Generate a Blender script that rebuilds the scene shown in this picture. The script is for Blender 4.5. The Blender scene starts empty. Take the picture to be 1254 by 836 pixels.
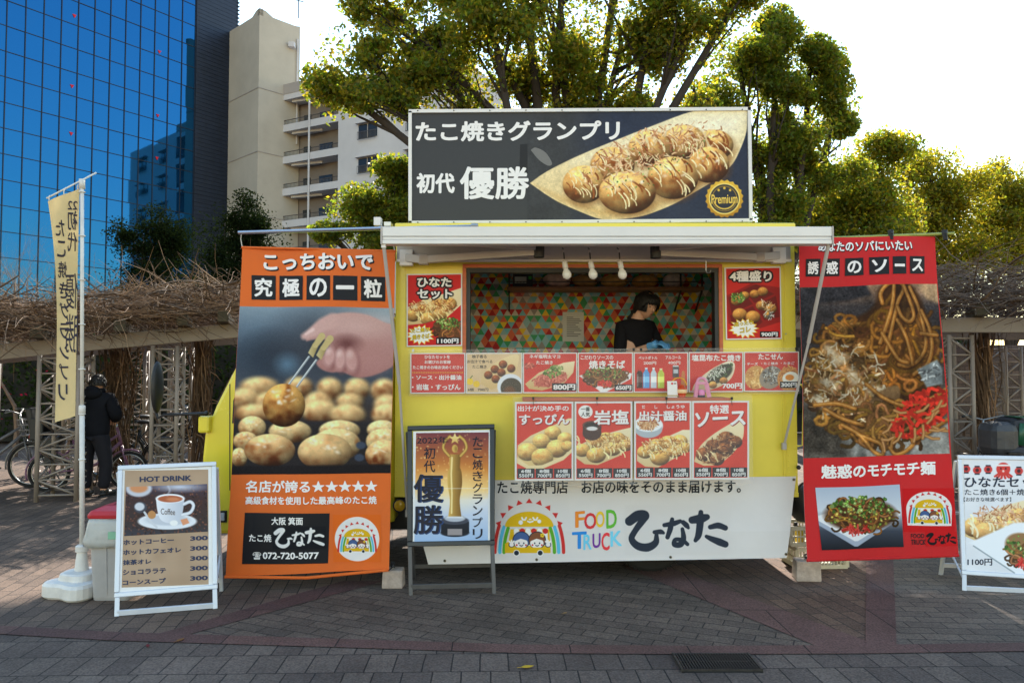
import bpy, math, random
import numpy as np
from mathutils import Vector, Matrix
R = math.radians
S = bpy.context.scene
COL = S.collection
rng = np.random.default_rng(7)
random.seed(7)

# ------------------------------------------------------------------ camera
CAM_Z, PITCH, FPX, PW, PH = 1.55, R(2.28), 930.0, 1254.0, 836.0
cam_d = bpy.data.cameras.new('camera')
cam_d.sensor_width = 36.0
cam_d.lens = 36.0 * FPX / PW
cam_d.clip_start, cam_d.clip_end = 0.05, 3000
cam = bpy.data.objects.new('camera', cam_d)
cam.location = (0, 0, CAM_Z)
cam.rotation_euler = (R(90) + PITCH, 0, 0)
COL.objects.link(cam)
S.camera = cam

# ------------------------------------------------------------------ world, sun, exposure
SUN_EL, SUN_AZ = R(37), R(6)          # azimuth measured from +Y towards +X
W_ = bpy.data.worlds.new('World')
S.world = W_
W_.use_nodes = True
wn = W_.node_tree
sky = wn.nodes.new('ShaderNodeTexSky')
sky.sky_type = 'NISHITA'
sky.sun_disc = False
sky.sun_elevation = SUN_EL
sky.sun_rotation = SUN_AZ
sky.altitude = 50
sky.air_density = 1.78
sky.dust_density = 0.0
sky.ozone_density = 1.0
bg = wn.nodes['Background']
bg.inputs[1].default_value = 0.15
wn.links.new(sky.outputs[0], bg.inputs[0])
sun_d = bpy.data.lights.new('sun', 'SUN')
sun_d.energy = 5.0
sun_d.angle = R(0.5)
sun_d.color = (1.0, 0.93, 0.82)
sun = bpy.data.objects.new('sun', sun_d)
sv = Vector((math.sin(SUN_AZ) * math.cos(SUN_EL), math.cos(SUN_AZ) * math.cos(SUN_EL), math.sin(SUN_EL)))
sun.rotation_euler = sv.to_track_quat('Z', 'Y').to_euler()
sun.location = (0, 0, 60)
COL.objects.link(sun)
vs = S.view_settings
S.display_settings.display_device = 'sRGB'
vs.view_transform = 'Standard'
vs.look = 'None'
vs.gamma = 1.0
vs.use_curve_mapping = False
vs.exposure = 1.26
S.render.engine = 'CYCLES'
S.cycles.max_bounces = 8
S.cycles.transparent_max_bounces = 12
S.cycles.use_denoising = True

# ------------------------------------------------------------------ pixel -> world
CP, SP = math.cos(PITCH), math.sin(PITCH)


def ray(px, py):
    u, v = (px - PW / 2) / FPX, (PH / 2 - py) / FPX
    return Vector((u, CP - v * SP, SP + v * CP))


def at(px, py, Y):
    d = ray(px, py)
    t = Y / d.y
    return Vector((d.x * t, Y, CAM_Z + d.z * t))


def gnd(px, py, z=0.0):
    d = ray(px, py)
    t = (z - CAM_Z) / d.z
    return Vector((d.x * t, d.y * t, z))


class Plane:
    """A flat (or gently waving) printed sheet: a world plane seen through the photo's pixels."""

    def __init__(self, p0, n, wave=None):
        self.p0 = Vector(p0)
        self.n = Vector(n).normalized()
        self.wave = wave

    @classmethod
    def frontal(cls, Y, wave=None):
        return cls((0, Y, 0), (0, -1, 0), wave)

    @classmethod
    def three(cls, a, b, c, wave=None):
        n = (Vector(b) - Vector(a)).cross(Vector(c) - Vector(a)).normalized()
        if n.y > 0:
            n = -n
        return cls(a, n, wave)

    def W(self, px, py, lift=0.0):
        d = ray(px, py)
        o = Vector((0, 0, CAM_Z))
        t = (self.p0 - o).dot(self.n) / d.dot(self.n)
        p = o + d * t
        if self.wave:
            lift = lift + self.wave(px, py)
        return p + self.n * lift

    def Wn(self, px, py, lift=0.0):
        px, py = np.asarray(px, float), np.asarray(py, float)
        u, v = (px - PW / 2) / FPX, (PH / 2 - py) / FPX
        d = np.stack([u, CP - v * SP, SP + v * CP], -1)
        n = np.array(self.n)
        o = np.array([0, 0, CAM_Z])
        t = ((np.array(self.p0) - o) @ n) / (d @ n)
        p = o + d * t[..., None]
        l = np.full(px.shape, lift, float)
        if self.wave:
            l = l + self.wave(px, py)
        return p + l[..., None] * n


# ------------------------------------------------------------------ materials
def srgb(*c):
    c = c[0] if len(c) == 1 else c
    out = []
    for v in c[:3]:
        v = v / 255.0
        out.append(v / 12.92 if v <= 0.04045 else ((v + 0.055) / 1.055) ** 2.4)
    return (*out, 1.0)


MATS = {}


def mat(name, color, rough=0.6, metal=0.0, noise=0.0, scale=8.0, bump=0.0, bscale=60.0, spec=0.5, trans=0.0, alpha=1.0, coat=0.0, stretch=None):
    """Principled material with procedural colour variation and bump."""
    if name in MATS:
        return MATS[name]
    m = bpy.data.materials.new(name)
    m.use_nodes = True
    nt = m.node_tree
    b = nt.nodes['Principled BSDF']
    color = tuple(color[:3]) + (1.0,)
    b.inputs['Base Color'].default_value = color
    b.inputs['Roughness'].default_value = rough
    b.inputs['Metallic'].default_value = metal
    b.inputs['Specular IOR Level'].default_value = spec
    b.inputs['Coat Weight'].default_value = coat
    b.inputs['Alpha'].default_value = alpha
    tc = nt.nodes.new('ShaderNodeTexCoord')
    mp = nt.nodes.new('ShaderNodeMapping')
    nt.links.new(tc.outputs['Object'], mp.inputs[0])
    if stretch:
        mp.inputs['Scale'].default_value = stretch
    if noise:
        nz = nt.nodes.new('ShaderNodeTexNoise')
        nz.inputs['Scale'].default_value = scale
        nz.inputs['Detail'].default_value = 6
        nz.inputs['Roughness'].default_value = 0.65
        nt.links.new(mp.outputs[0], nz.inputs['Vector'])
        rp = nt.nodes.new('ShaderNodeValToRGB')
        rp.color_ramp.elements[0].position = 0.3
        rp.color_ramp.elements[1].position = 0.7
        lo = tuple(c * (1 - noise) for c in color[:3]) + (1,)
        hi = tuple(min(1, c * (1 + noise * 0.6)) for c in color[:3]) + (1,)
        rp.color_ramp.elements[0].color = lo
        rp.color_ramp.elements[1].color = hi
        nt.links.new(nz.outputs['Fac'], rp.inputs[0])
        nt.links.new(rp.outputs[0], b.inputs['Base Color'])
        mr = nt.nodes.new('ShaderNodeMapRange')
        mr.inputs[3].default_value = max(0, rough - 0.12)
        mr.inputs[4].default_value = min(1, rough + 0.12)
        nt.links.new(nz.outputs['Fac'], mr.inputs[0])
        nt.links.new(mr.outputs[0], b.inputs['Roughness'])
    if bump:
        n2 = nt.nodes.new('ShaderNodeTexNoise')
        n2.inputs['Scale'].default_value = bscale
        n2.inputs['Detail'].default_value = 4
        nt.links.new(mp.outputs[0], n2.inputs['Vector'])
        bp = nt.nodes.new('ShaderNodeBump')
        bp.inputs['Strength'].default_value = bump
        bp.inputs['Distance'].default_value = 0.01
        nt.links.new(n2.outputs['Fac'], bp.inputs['Height'])
        nt.links.new(bp.outputs[0], b.inputs['Normal'])
    if trans:
        out = nt.nodes['Material Output']
        tr = nt.nodes.new('ShaderNodeBsdfTranslucent')
        tr.inputs[0].default_value = color
        mx = nt.nodes.new('ShaderNodeMixShader')
        mx.inputs[0].default_value = trans
        nt.links.new(b.outputs[0], mx.inputs[1])
        nt.links.new(tr.outputs[0], mx.inputs[2])
        nt.links.new(mx.outputs[0], out.inputs[0])
    MATS[name] = m
    return m


def print_mat(name, rough=0.45, trans=0.0, bump=0.05):
    """Printed sheet: the colours of the print are stored on the sheet's points."""
    if name in MATS:
        return MATS[name]
    m = mat(name, (0.8, 0.8, 0.8), rough=rough, bump=bump, bscale=9, trans=trans, spec=.16)
    nt = m.node_tree
    a = nt.nodes.new('ShaderNodeAttribute')
    a.attribute_name = 'print'
    nt.links.new(a.outputs['Color'], nt.nodes['Principled BSDF'].inputs['Base Color'])
    for n in nt.nodes:
        if n.type == 'BSDF_TRANSLUCENT':
            nt.links.new(a.outputs['Color'], n.inputs[0])
    return m


def flat(rgb, rough=0.5, name=None):
    """A printed ink of one colour."""
    return mat(name or 'ink %d %d %d' % tuple(int(c) for c in rgb[:3]), srgb(rgb), rough=rough, noise=0.04, scale=30, spec=.16)


# ------------------------------------------------------------------ mesh builder
class MB:
    def __init__(self):
        self.v, self.f, self.m, self.mats = [], [], [], []
        self.chunks = []          # (verts Nx3, quads Mx4, rgb Nx3, material) dense printed grids

    def mi(self, m):
        if m not in self.mats:
            self.mats.append(m)
        return self.mats.index(m)

    def add(self, verts, faces, m):
        o, k = len(self.v), self.mi(m)
        self.v.extend(Vector(p) for p in verts)
        for f in faces:
            self.f.append(tuple(i + o for i in f))
            self.m.append(k)

    def box(self, c, s, m, rot=None):
        hx, hy, hz = s[0] / 2, s[1] / 2, s[2] / 2
        vs_ = [Vector((x, y, z)) for z in (-hz, hz) for y in (-hy, hy) for x in (-hx, hx)]
        if rot is not None:
            vs_ = [rot @ p for p in vs_]
        c = Vector(c)
        self.add([p + c for p in vs_], [(0, 2, 3, 1), (4, 5, 7, 6), (0, 1, 5, 4), (2, 6, 7, 3), (0, 4, 6, 2), (1, 3, 7, 5)], m)

    def bar(self, a, b, w, h, m, up=(0, 0, 1)):
        a, b = Vector(a), Vector(b)
        d = b - a
        z = d.normalized()
        x = Vector(up).cross(z)
        if x.length < 1e-4:
            x = Vector((1, 0, 0)).cross(z)
        x.normalize()
        y = z.cross(x)
        rot = Matrix((x, y, z)).transposed()
        self.box((a + b) / 2, (w, h, d.length), m, rot)

    def tube(self, pts, r, m, n=8, cap=True):
        pts = [Vector(p) for p in pts]
        rs = r if isinstance(r, (list, tuple)) else [r] * len(pts)
        vs_, fs = [], []
        x = None
        for i, p in enumerate(pts):
            d = (pts[min(i + 1, len(pts) - 1)] - pts[max(i - 1, 0)])
            if d.length < 1e-9:
                d = Vector((0, 0, 1))
            d.normalize()
            if x is None:
                x = Vector((0, 0, 1)).cross(d)
                if x.length < 0.05:
                    x = Vector((1, 0, 0)).cross(d)
            else:
                x = x - d * x.dot(d)
            if x.length < 1e-6:
                x = Vector((1, 0, 0))
            x.normalize()
            y = d.cross(x)
            for k in range(n):
                a = 2 * math.pi * k / n
                vs_.append(p + (x * math.cos(a) + y * math.sin(a)) * rs[i])
        for i in range(len(pts) - 1):
            for k in range(n):
                a, b = i * n + k, i * n + (k + 1) % n
                fs.append((a, b, b + n, a + n))
        if cap:
            fs.append(tuple(range(n - 1, -1, -1)))
            fs.append(tuple((len(pts) - 1) * n + k for k in range(n)))
        self.add(vs_, fs, m)

    def lathe(self, c, prof, m, n=20, axis='Z'):
        """prof: (radius, height) pairs"""
        c = Vector(c)
        vs_, fs = [], []
        for r, h in prof:
            for k in range(n):
                a = 2 * math.pi * k / n
                q = (r * math.cos(a), r * math.sin(a), h)
                if axis == 'Y':
                    q = (q[0], h, q[1])
                elif axis == 'X':
                    q = (h, q[0], q[1])
                vs_.append(c + Vector(q))
        for i in range(len(prof) - 1):
            for k in range(n):
                a, b = i * n + k, i * n + (k + 1) % n
                fs.append((a, b, b + n, a + n))
        fs.append(tuple(range(n - 1, -1, -1)))
        fs.append(tuple((len(prof) - 1) * n + k for k in range(n)))
        self.add(vs_, fs, m)

    def torus(self, c, R_, r, m, axis='Y', n=28, k=8, a0=0, a1=2 * math.pi):
        c = Vector(c)
        pts = []
        full = abs(a1 - a0 - 2 * math.pi) < 1e-6
        for i in range(n + 1):
            a = a0 + (a1 - a0) * i / n
            q = Vector((R_ * math.cos(a), 0, R_ * math.sin(a)))
            if axis == 'X':
                q = Vector((0, q.x, q.z))
            if axis == 'Z':
                q = Vector((q.x, q.z, 0))
            pts.append(c + q)
        self.tube(pts, r, m, k, cap=not full)

    def prism(self, pts, off, m):
        """polygon (list of 3D points) extruded by the vector off"""
        off = Vector(off)
        n = len(pts)
        vs_ = [Vector(p) for p in pts] + [Vector(p) + off for p in pts]
        fs = [tuple(range(n)), tuple(range(2 * n - 1, n - 1, -1))]
        for i in range(n):
            j = (i + 1) % n
            fs.append((j, i, i + n, j + n))
        self.add(vs_, fs, m)

    def ball(self, c, r, m, nu=16, nv=10, sc=(1, 1, 1), rot=None):
        c = Vector(c)
        vs_, fs = [], []
        for i in range(nv + 1):
            th = math.pi * i / nv
            for k in range(nu):
                a = 2 * math.pi * k / nu
                q = Vector((r * sc[0] * math.sin(th) * math.cos(a), r * sc[1] * math.sin(th) * math.sin(a), r * sc[2] * math.cos(th)))
                if rot is not None:
                    q = rot @ q
                vs_.append(c + q)
        for i in range(nv):
            for k in range(nu):
                a, b = i * nu + k, i * nu + (k + 1) % nu
                fs.append((a, a + nu, b + nu, b))
        self.add(vs_, fs, m)

    def build(self, name, parent=None, base=None, smooth=False, bevel=0.0, link=True):
        nv = len(self.v)
        V = np.array([tuple(p) for p in self.v], float).reshape(-1, 3)
        cols = None
        loops = [len(f) for f in self.f]
        flatidx = [i for f in self.f for i in f]
        mi = list(self.m)
        if self.chunks:
            cols = [np.ones((nv, 4))]
            Vs = [V]
            L, F, M = [np.array(loops, int)], [np.array(flatidx, int)], [np.array(mi, int)]
            o = nv
            for cv, cq, cc, cm in self.chunks:
                Vs.append(cv)
                c4 = np.ones((len(cv), 4))
                c4[:, :3] = cc
                cols.append(c4)
                F.append((cq + o).ravel())
                L.append(np.full(len(cq), cq.shape[1]))
                M.append(np.full(len(cq), self.mi(cm)))
                o += len(cv)
            V = np.concatenate(Vs)
            loops = np.concatenate(L)
            flatidx = np.concatenate(F)
            mi = np.concatenate(M)
            cols = np.concatenate(cols)
        base = Vector(base) if base is not None else (Vector(ORG[parent.name]) if parent else Vector((0, 0, 0)))
        V = V - np.array(base)
        me = bpy.data.meshes.new(name)
        loops = np.array(loops, np.int32)
        flatidx = np.array(flatidx, np.int32)
        me.vertices.add(len(V))
        me.vertices.foreach_set('co', V.astype(np.float32).ravel())
        me.loops.add(len(flatidx))
        me.loops.foreach_set('vertex_index', flatidx)
        me.polygons.add(len(loops))
        st = np.zeros(len(loops), np.int32)
        st[1:] = np.cumsum(loops)[:-1]
        me.polygons.foreach_set('loop_start', st)
        me.polygons.foreach_set('material_index', np.array(mi, np.int32))
        me.polygons.foreach_set('use_smooth', np.full(len(loops), bool(smooth)))
        for m in self.mats:
            me.materials.append(m)
        me.update(calc_edges=True)
        if cols is not None:
            ca = me.color_attributes.new('print', 'FLOAT_COLOR', 'POINT')
            ca.data.foreach_set('color', cols.astype(np.float32).ravel())
        o = bpy.data.objects.new(name, me)
        if link:
            COL.objects.link(o)
        if parent:
            o.parent = parent
        else:
            o.location = base
        ORG[o.name] = base
        if bevel:
            bm_ = o.modifiers.new('bevel', 'BEVEL')
            bm_.width = bevel
            bm_.segments = 2
            bm_.limit_method = 'ANGLE'
            bm_.angle_limit = R(40)
        return o


ORG = {}


def tag(o, label=None, cat=None, group=None, kind=None):
    if label:
        o['label'] = label
    if cat:
        o['category'] = cat
    if group:
        o['group'] = group
    if kind:
        o['kind'] = kind
    return o


def thing(name, label, cat, loc, group=None):
    o = bpy.data.objects.new(name, None)
    o.empty_display_size = 0.1
    o.location = loc
    COL.objects.link(o)
    ORG[o.name] = Vector(loc)
    return tag(o, label, cat, group)


def copy_tree(o, loc=None, rotz=None, label=None, parent=None):
    c = o.copy()
    COL.objects.link(c)
    if parent:
        c.parent = parent
    if loc is not None:
        c.location = loc
    if rotz is not None:
        c.rotation_euler[2] = rotz
    if label:
        c['label'] = label
    for ch in list(o.children):
        copy_tree(ch, parent=c)
    return c


# ------------------------------------------------------------------ lettering
GLYPH = {}


def glyphs(s, bold, res=3):
    key = (s, round(bold, 4))
    if key not in GLYPH:
        c = bpy.data.curves.new('lettering', 'FONT')
        c.body = s
        c.offset = bold
        c.resolution_u = res
        o = bpy.data.objects.new('lettering', c)
        me = o.to_mesh()
        V = np.array([v.co[:2] for v in me.vertices], float)
        F = [tuple(p.vertices) for p in me.polygons]
        o.to_mesh_clear()
        bpy.data.objects.remove(o)
        bpy.data.curves.remove(c)
        GLYPH[key] = (V, F)
    return GLYPH[key]


def text(mb, pl, s, box, ink, bold=0.02, lift=0.0015, rise=0.0, vskew=0.0, slant=0.0, ref=None):
    """Lettering s on the sheet pl filling the photo box (x0,y0,x1,y1); rise = pixels the right end lies higher."""
    V, F = glyphs(s, 0.0)
    Vr = V
    e = max(bold, 0.0) * .75
    if ref is not None:
        e = bold * .75
    x0, x1 = Vr[:, 0].min(), Vr[:, 0].max()
    y0, y1 = Vr[:, 1].min(), Vr[:, 1].max()
    # weight: the same outline set a hair to each side, each copy a little further out
    em = e if ref is None else e - ref * .75
    ei = ref * .75 if ref is not None else e
    k = 1 if e < .004 else (6 if e < .03 else 10)
    x0, x1, y0, y1 = x0 - ei, x1 + ei, y0 - ei, y1 + ei
    VV, FF, LL = [], [], []
    for i in range(k):
        a = 2 * math.pi * i / k
        sh = np.array([math.cos(a), math.sin(a)]) * (e if k > 1 else 0)
        FF += [tuple(j + len(V) * i for j in f) for f in F]
        VV.append(V + sh)
        LL.append(np.full(len(V), i * .00009))
    V, F, LL = np.concatenate(VV), FF, np.concatenate(LL)
    u = (V[:, 0] - x0) / (x1 - x0)
    v = (V[:, 1] - y0) / max(1e-6, (y1 - y0))
    px = box[0] + u * (box[2] - box[0]) + slant * v + vskew * (1 - v)
    py = box[3] - v * (box[3] - box[1]) - rise * u
    P = pl.Wn(px, py, lift) + LL[:, None] * np.array(pl.n)
    mb.add([Vector(p) for p in P], F, ink)


def text_out(mb, pl, s, box, ink, out, bold=0.03, edge=0.12, lift=0.0015, rise=0.0, shift=(0, 0)):
    """Lettering with a thick outline or drop shadow."""
    b2 = (box[0] + shift[0], box[1] + shift[1], box[2] + shift[0], box[3] + shift[1])
    text(mb, pl, s, b2, out, bold + edge, lift, rise, ref=bold)
    text(mb, pl, s, box, ink, bold, lift + 0.0012, rise)


def shape(mb, pl, pts, ink, lift=0.001):
    if pl.wave and len(pts) == 4:
        return gridquad(mb, pl, pts, ink, 10, 10, lift)
    return shape_(mb, pl, pts, ink, lift)


def shape_(mb, pl, pts, ink, lift):
    """flat printed polygon given in photo pixels (triangulated by the renderer; keep convex or simple)"""
    P = pl.Wn([p[0] for p in pts], [p[1] for p in pts], lift)
    a = sum(pts[i][0] * pts[(i + 1) % len(pts)][1] - pts[(i + 1) % len(pts)][0] * pts[i][1] for i in range(len(pts)))
    idx = list(range(len(pts)))
    if a > 0:
        idx.reverse()
    mb.add([Vector(p) for p in P], [tuple(idx)], ink)


def rect(mb, pl, x0, y0, x1, y1, ink, lift=0.001, rise=0.0):
    shape(mb, pl, [(x0, y0), (x1, y0 - rise), (x1, y1 - rise), (x0, y1)], ink, lift)


def disc(mb, pl, cx, cy, r, ink, lift=0.001, ry=None, n=28):
    ry = ry or r
    shape(mb, pl, [(cx + r * math.cos(2 * math.pi * i / n), cy + ry * math.sin(2 * math.pi * i / n)) for i in range(n)], ink, lift)


def gridquad(mb, pl, quad, ink, nu=24, nv=24, lift=0.0, back=None):
    """coarse grid over a photo-pixel quad TL,TR,BR,BL (so it can follow the wave of the cloth)"""
    u, v = np.meshgrid(np.linspace(0, 1, nu + 1), np.linspace(0, 1, nv + 1))
    q = np.array(quad, float)
    P = (q[0] * ((1 - u) * (1 - v))[..., None] + q[1] * (u * (1 - v))[..., None] + q[2] * (u * v)[..., None] + q[3] * ((1 - u) * v)[..., None])
    Wp = pl.Wn(P[..., 0], P[..., 1], lift).reshape(-1, 3)
    fs = []
    for j in range(nv):
        for i in range(nu):
            a = j * (nu + 1) + i
            fs.append((a, a + nu + 1, a + nu + 2, a + 1))
    mb.add([Vector(p) for p in Wp], fs, ink)
    if back is not None:
        Wb = pl.Wn(P[..., 0], P[..., 1], lift - 0.003).reshape(-1, 3)
        mb.add([Vector(p) for p in Wb], [tuple(reversed(f)) for f in fs], back)
        # closing rim
        rim = [i for i in range(nu + 1)] + [j * (nu + 1) + nu for j in range(1, nv + 1)] + [nv * (nu + 1) + i for i in range(nu - 1, -1, -1)] + [j * (nu + 1) for j in range(nv - 1, 0, -1)]
        A = [Vector(Wp[i]) for i in rim]
        B = [Vector(Wb[i]) for i in rim]
        n = len(rim)
        mb.add(A + B, [(i, (i + 1) % n, (i + 1) % n + n, i + n) for i in range(n)], back)


def slab(mb, pl, quad, ink, back, thick=0.004, lift=0.0):
    """a flat rigid sheet with thickness"""
    A = [pl.W(x, y, lift) for x, y in quad]
    B = [pl.W(x, y, lift - thick) for x, y in quad]
    mb.add(A, [(3, 2, 1, 0)], ink)
    mb.add(A + B, [(4, 5, 6, 7), (0, 1, 5, 4), (1, 2, 6, 5), (2, 3, 7, 6), (3, 0, 4, 7)], back)
# ------------------------------------------------------------------ painter for the printed photographs
class Canvas:
    """Paints a printed picture; coordinates are photo pixels, g samples per pixel; colours 0-255 sRGB."""

    def __init__(self, x0, y0, x1, y1, g=2.0, fill=(200, 30, 25)):
        self.x0, self.y0, self.x1, self.y1, self.g = x0, y0, x1, y1, g
        self.w, self.h = int((x1 - x0) * g) + 2, int((y1 - y0) * g) + 2
        self.a = np.empty((self.h, self.w, 3))
        self.a[:] = fill
        self.X, self.Y = np.meshgrid(x0 + np.arange(self.w) / g, y0 + np.arange(self.h) / g)

    def win(self, x0, y0, x1, y1):
        i0, i1 = int(max(0, (x0 - self.x0) * self.g - 2)), int(min(self.w, (x1 - self.x0) * self.g + 3))
        j0, j1 = int(max(0, (y0 - self.y0) * self.g - 2)), int(min(self.h, (y1 - self.y0) * self.g + 3))
        if i1 <= i0 or j1 <= j0:
            return None
        return slice(j0, j1), slice(i0, i1)

    def put(self, sl, al, col):
        al = np.clip(al, 0, 1)[..., None]
        self.a[sl] = self.a[sl] * (1 - al) + np.asarray(col, float) * al

    def vgrad(self, stops):
        """stops: (y, rgb) list"""
        ys = [s[0] for s in stops]
        for k in range(3):
            self.a[..., k] = np.interp(self.Y, ys, [s[1][k] for s in stops])

    def noise(self, n, seed):
        r = np.random.default_rng(seed)
        f = r.standard_normal((max(2, int((self.y1 - self.y0) / n) + 3), max(2, int((self.x1 - self.x0) / n) + 3)))
        yy, xx = (self.Y - self.y0) / n, (self.X - self.x0) / n
        j, i = np.floor(yy).astype(int), np.floor(xx).astype(int)
        fy, fx = yy - j, xx - i
        fy, fx = fy * fy * (3 - 2 * fy), fx * fx * (3 - 2 * fx)
        j, i = np.clip(j, 0, f.shape[0] - 2), np.clip(i, 0, f.shape[1] - 2)
        return (f[j, i] * (1 - fx) + f[j, i + 1] * fx) * (1 - fy) + (f[j + 1, i] * (1 - fx) + f[j + 1, i + 1] * fx) * fy

    def mottle(self, amt, n=3, seed=1):
        self.a += (self.noise(n, seed) * amt)[..., None]

    def ell(self, cx, cy, rx, ry, col, rot=0.0, alpha=1.0, soft=0.7, sl=None):
        m = max(rx, ry) + soft * 2
        sl = self.win(cx - m, cy - m, cx + m, cy + m)
        if sl is None:
            return
        dx, dy = self.X[sl] - cx, self.Y[sl] - cy
        c, s = math.cos(rot), math.sin(rot)
        u, v = dx * c + dy * s, -dx * s + dy * c
        d = (np.sqrt((u / rx) ** 2 + (v / ry) ** 2) - 1) * min(rx, ry)
        self.put(sl, alpha * (0.5 - d / soft), col)

    def poly(self, pts, col, alpha=1.0, soft=0.5, grad=None):
        """filled polygon; grad=(col2, axis) blends to a second colour across its box"""
        P = np.array(pts, float)
        sl = self.win(P[:, 0].min() - 2, P[:, 1].min() - 2, P[:, 0].max() + 2, P[:, 1].max() + 2)
        if sl is None:
            return
        X, Y = self.X[sl], self.Y[sl]
        inside = np.zeros(X.shape, bool)
        dist = np.full(X.shape, 1e9)
        n = len(P)
        for i in range(n):
            (xa, ya), (xb, yb) = P[i], P[(i + 1) % n]
            if ya != yb:
                cond = (ya > Y) != (yb > Y)
                inside ^= cond & (X < (xb - xa) * (Y - ya) / (yb - ya) + xa)
            L2 = (xb - xa) ** 2 + (yb - ya) ** 2 + 1e-9
            t = np.clip(((X - xa) * (xb - xa) + (Y - ya) * (yb - ya)) / L2, 0, 1)
            dist = np.minimum(dist, np.hypot(X - xa - t * (xb - xa), Y - ya - t * (yb - ya)))
        d = np.where(inside, -dist, dist)
        c = np.asarray(col, float)
        if grad is not None:
            c2, ax = np.asarray(grad[0], float), grad[1]
            t = (Y - P[:, 1].min()) / np.ptp(P[:, 1]) if ax == 'y' else (X - P[:, 0].min()) / np.ptp(P[:, 0])
            t = np.clip(t, 0, 1)[..., None]
            c = c * (1 - t) + c2 * t
        self.put(sl, alpha * (0.5 - d / soft), c)

    def line(self, pts, r, col, alpha=1.0, soft=0.5, shade=None):
        """round-ended stroke; r number or per-point list; shade=(edge colour) darkens the stroke's edges like a noodle"""
        P = np.array(pts, float)
        rs = np.full(len(P), r, float) if np.isscalar(r) else np.array(r, float)
        m = rs.max() + soft + 1
        sl = self.win(P[:, 0].min() - m, P[:, 1].min() - m, P[:, 0].max() + m, P[:, 1].max() + m)
        if sl is None:
            return
        X, Y = self.X[sl], self.Y[sl]
        best = np.full(X.shape, 1e9)
        rel = np.full(X.shape, 1e9)
        for i in range(len(P) - 1):
            (xa, ya), (xb, yb) = P[i], P[i + 1]
            L2 = (xb - xa) ** 2 + (yb - ya) ** 2 + 1e-9
            t = np.clip(((X - xa) * (xb - xa) + (Y - ya) * (yb - ya)) / L2, 0, 1)
            rr = rs[i] * (1 - t) + rs[i + 1] * t
            dd = np.hypot(X - xa - t * (xb - xa), Y - ya - t * (yb - ya))
            e = dd - rr
            k = e < best
            best = np.where(k, e, best)
            rel = np.where(k, dd / rr, rel)
        c = np.asarray(col, float)
        if shade is not None:
            t = np.clip(rel, 0, 1)[..., None] ** 2
            c = c * (1 - t) + np.asarray(shade, float) * t
        self.put(sl, alpha * (0.5 - best / soft), c)

    def blur(self, sl, n):
        b = self.a[sl]
        for _ in range(n):
            p = np.pad(b, ((1, 1), (1, 1), (0, 0)), 'edge')
            b = (p[:-2, 1:-1] + p[2:, 1:-1] + p[1:-1, :-2] + p[1:-1, 2:] + 2 * b) / 6
        self.a[sl] = b

    # ---- food
    def dumpling(self, cx, cy, rx, ry, seed=0, tone=(232, 176, 100), dark=(156, 78, 28), soft=0.9, brown=0.6):
        m = max(rx, ry) + 2
        sl = self.win(cx - m, cy - m, cx + m, cy + m)
        if sl is None:
            return
        u, v = (self.X[sl] - cx) / rx, (self.Y[sl] - cy) / ry
        r2 = u * u + v * v
        z = np.sqrt(np.clip(1 - r2, 0, 1))
        lam = np.clip(0.45 * z - 0.55 * v - 0.25 * u + 0.35, 0, 1.2)
        n1 = self.noise(max(1.4, rx * 0.5), seed)[sl]
        n2 = self.noise(max(0.6, rx * 0.10), seed + 77)[sl]
        n3 = self.noise(max(0.9, rx * 0.22), seed + 31)[sl]
        br = 1 / (1 + np.exp(-(2.6 * v + 1.3 * n1 + .9 * n3 + .35 * n2 - 1.1)))
        br = (br * brown * 1.25)[..., None]
        br = np.clip(br, 0, 1)
        c = np.asarray(tone, float) * (1 - br) + np.asarray(dark, float) * br
        c = c * (1 + .05 * n2[..., None])
        c = c * (0.40 + 0.74 * lam)[..., None]
        hl = np.clip(1 - np.hypot(u + 0.28, (v + 0.5) * 1.3) / 0.40, 0, 1) ** 2
        c = c + hl[..., None] * np.array([58, 54, 40]) * (0.6 + 0.4 * n2[..., None])
        d = (np.sqrt(r2) - 1) * min(rx, ry)
        self.put(sl, 0.5 - d / soft, np.clip(c, 0, 255))

    def gloss(self, cx, cy, rx, ry, n, seed):
        q = np.random.default_rng(seed)
        for _ in range(n):
            self.ell(cx + q.uniform(-.55, .55) * rx, cy + q.uniform(-.75, .05) * ry, rx * q.uniform(.04, .15), ry * q.uniform(.03, .10), (255, 244, 224), q.uniform(-.5, .5), q.uniform(.25, .65), 1.6)

    def drizzle(self, cx, cy, rx, ry, n, col, r, seed):
        q = np.random.default_rng(seed)
        for _ in range(n):
            x, y = cx + q.uniform(-rx, rx), cy + q.uniform(-ry, ry)
            a = q.uniform(0.8, 1.4)
            L = q.uniform(0.2, 0.42) * min(rx, ry * 1.6)
            ts = np.linspace(-1, 1, 7)
            self.line([(x + t * L * math.cos(a) + 0.3 * L * (1 - t * t), y + t * L * math.sin(a)) for t in ts], r * q.uniform(0.7, 1.2), np.array(col) + q.uniform(-18, 10), 0.9)

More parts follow.
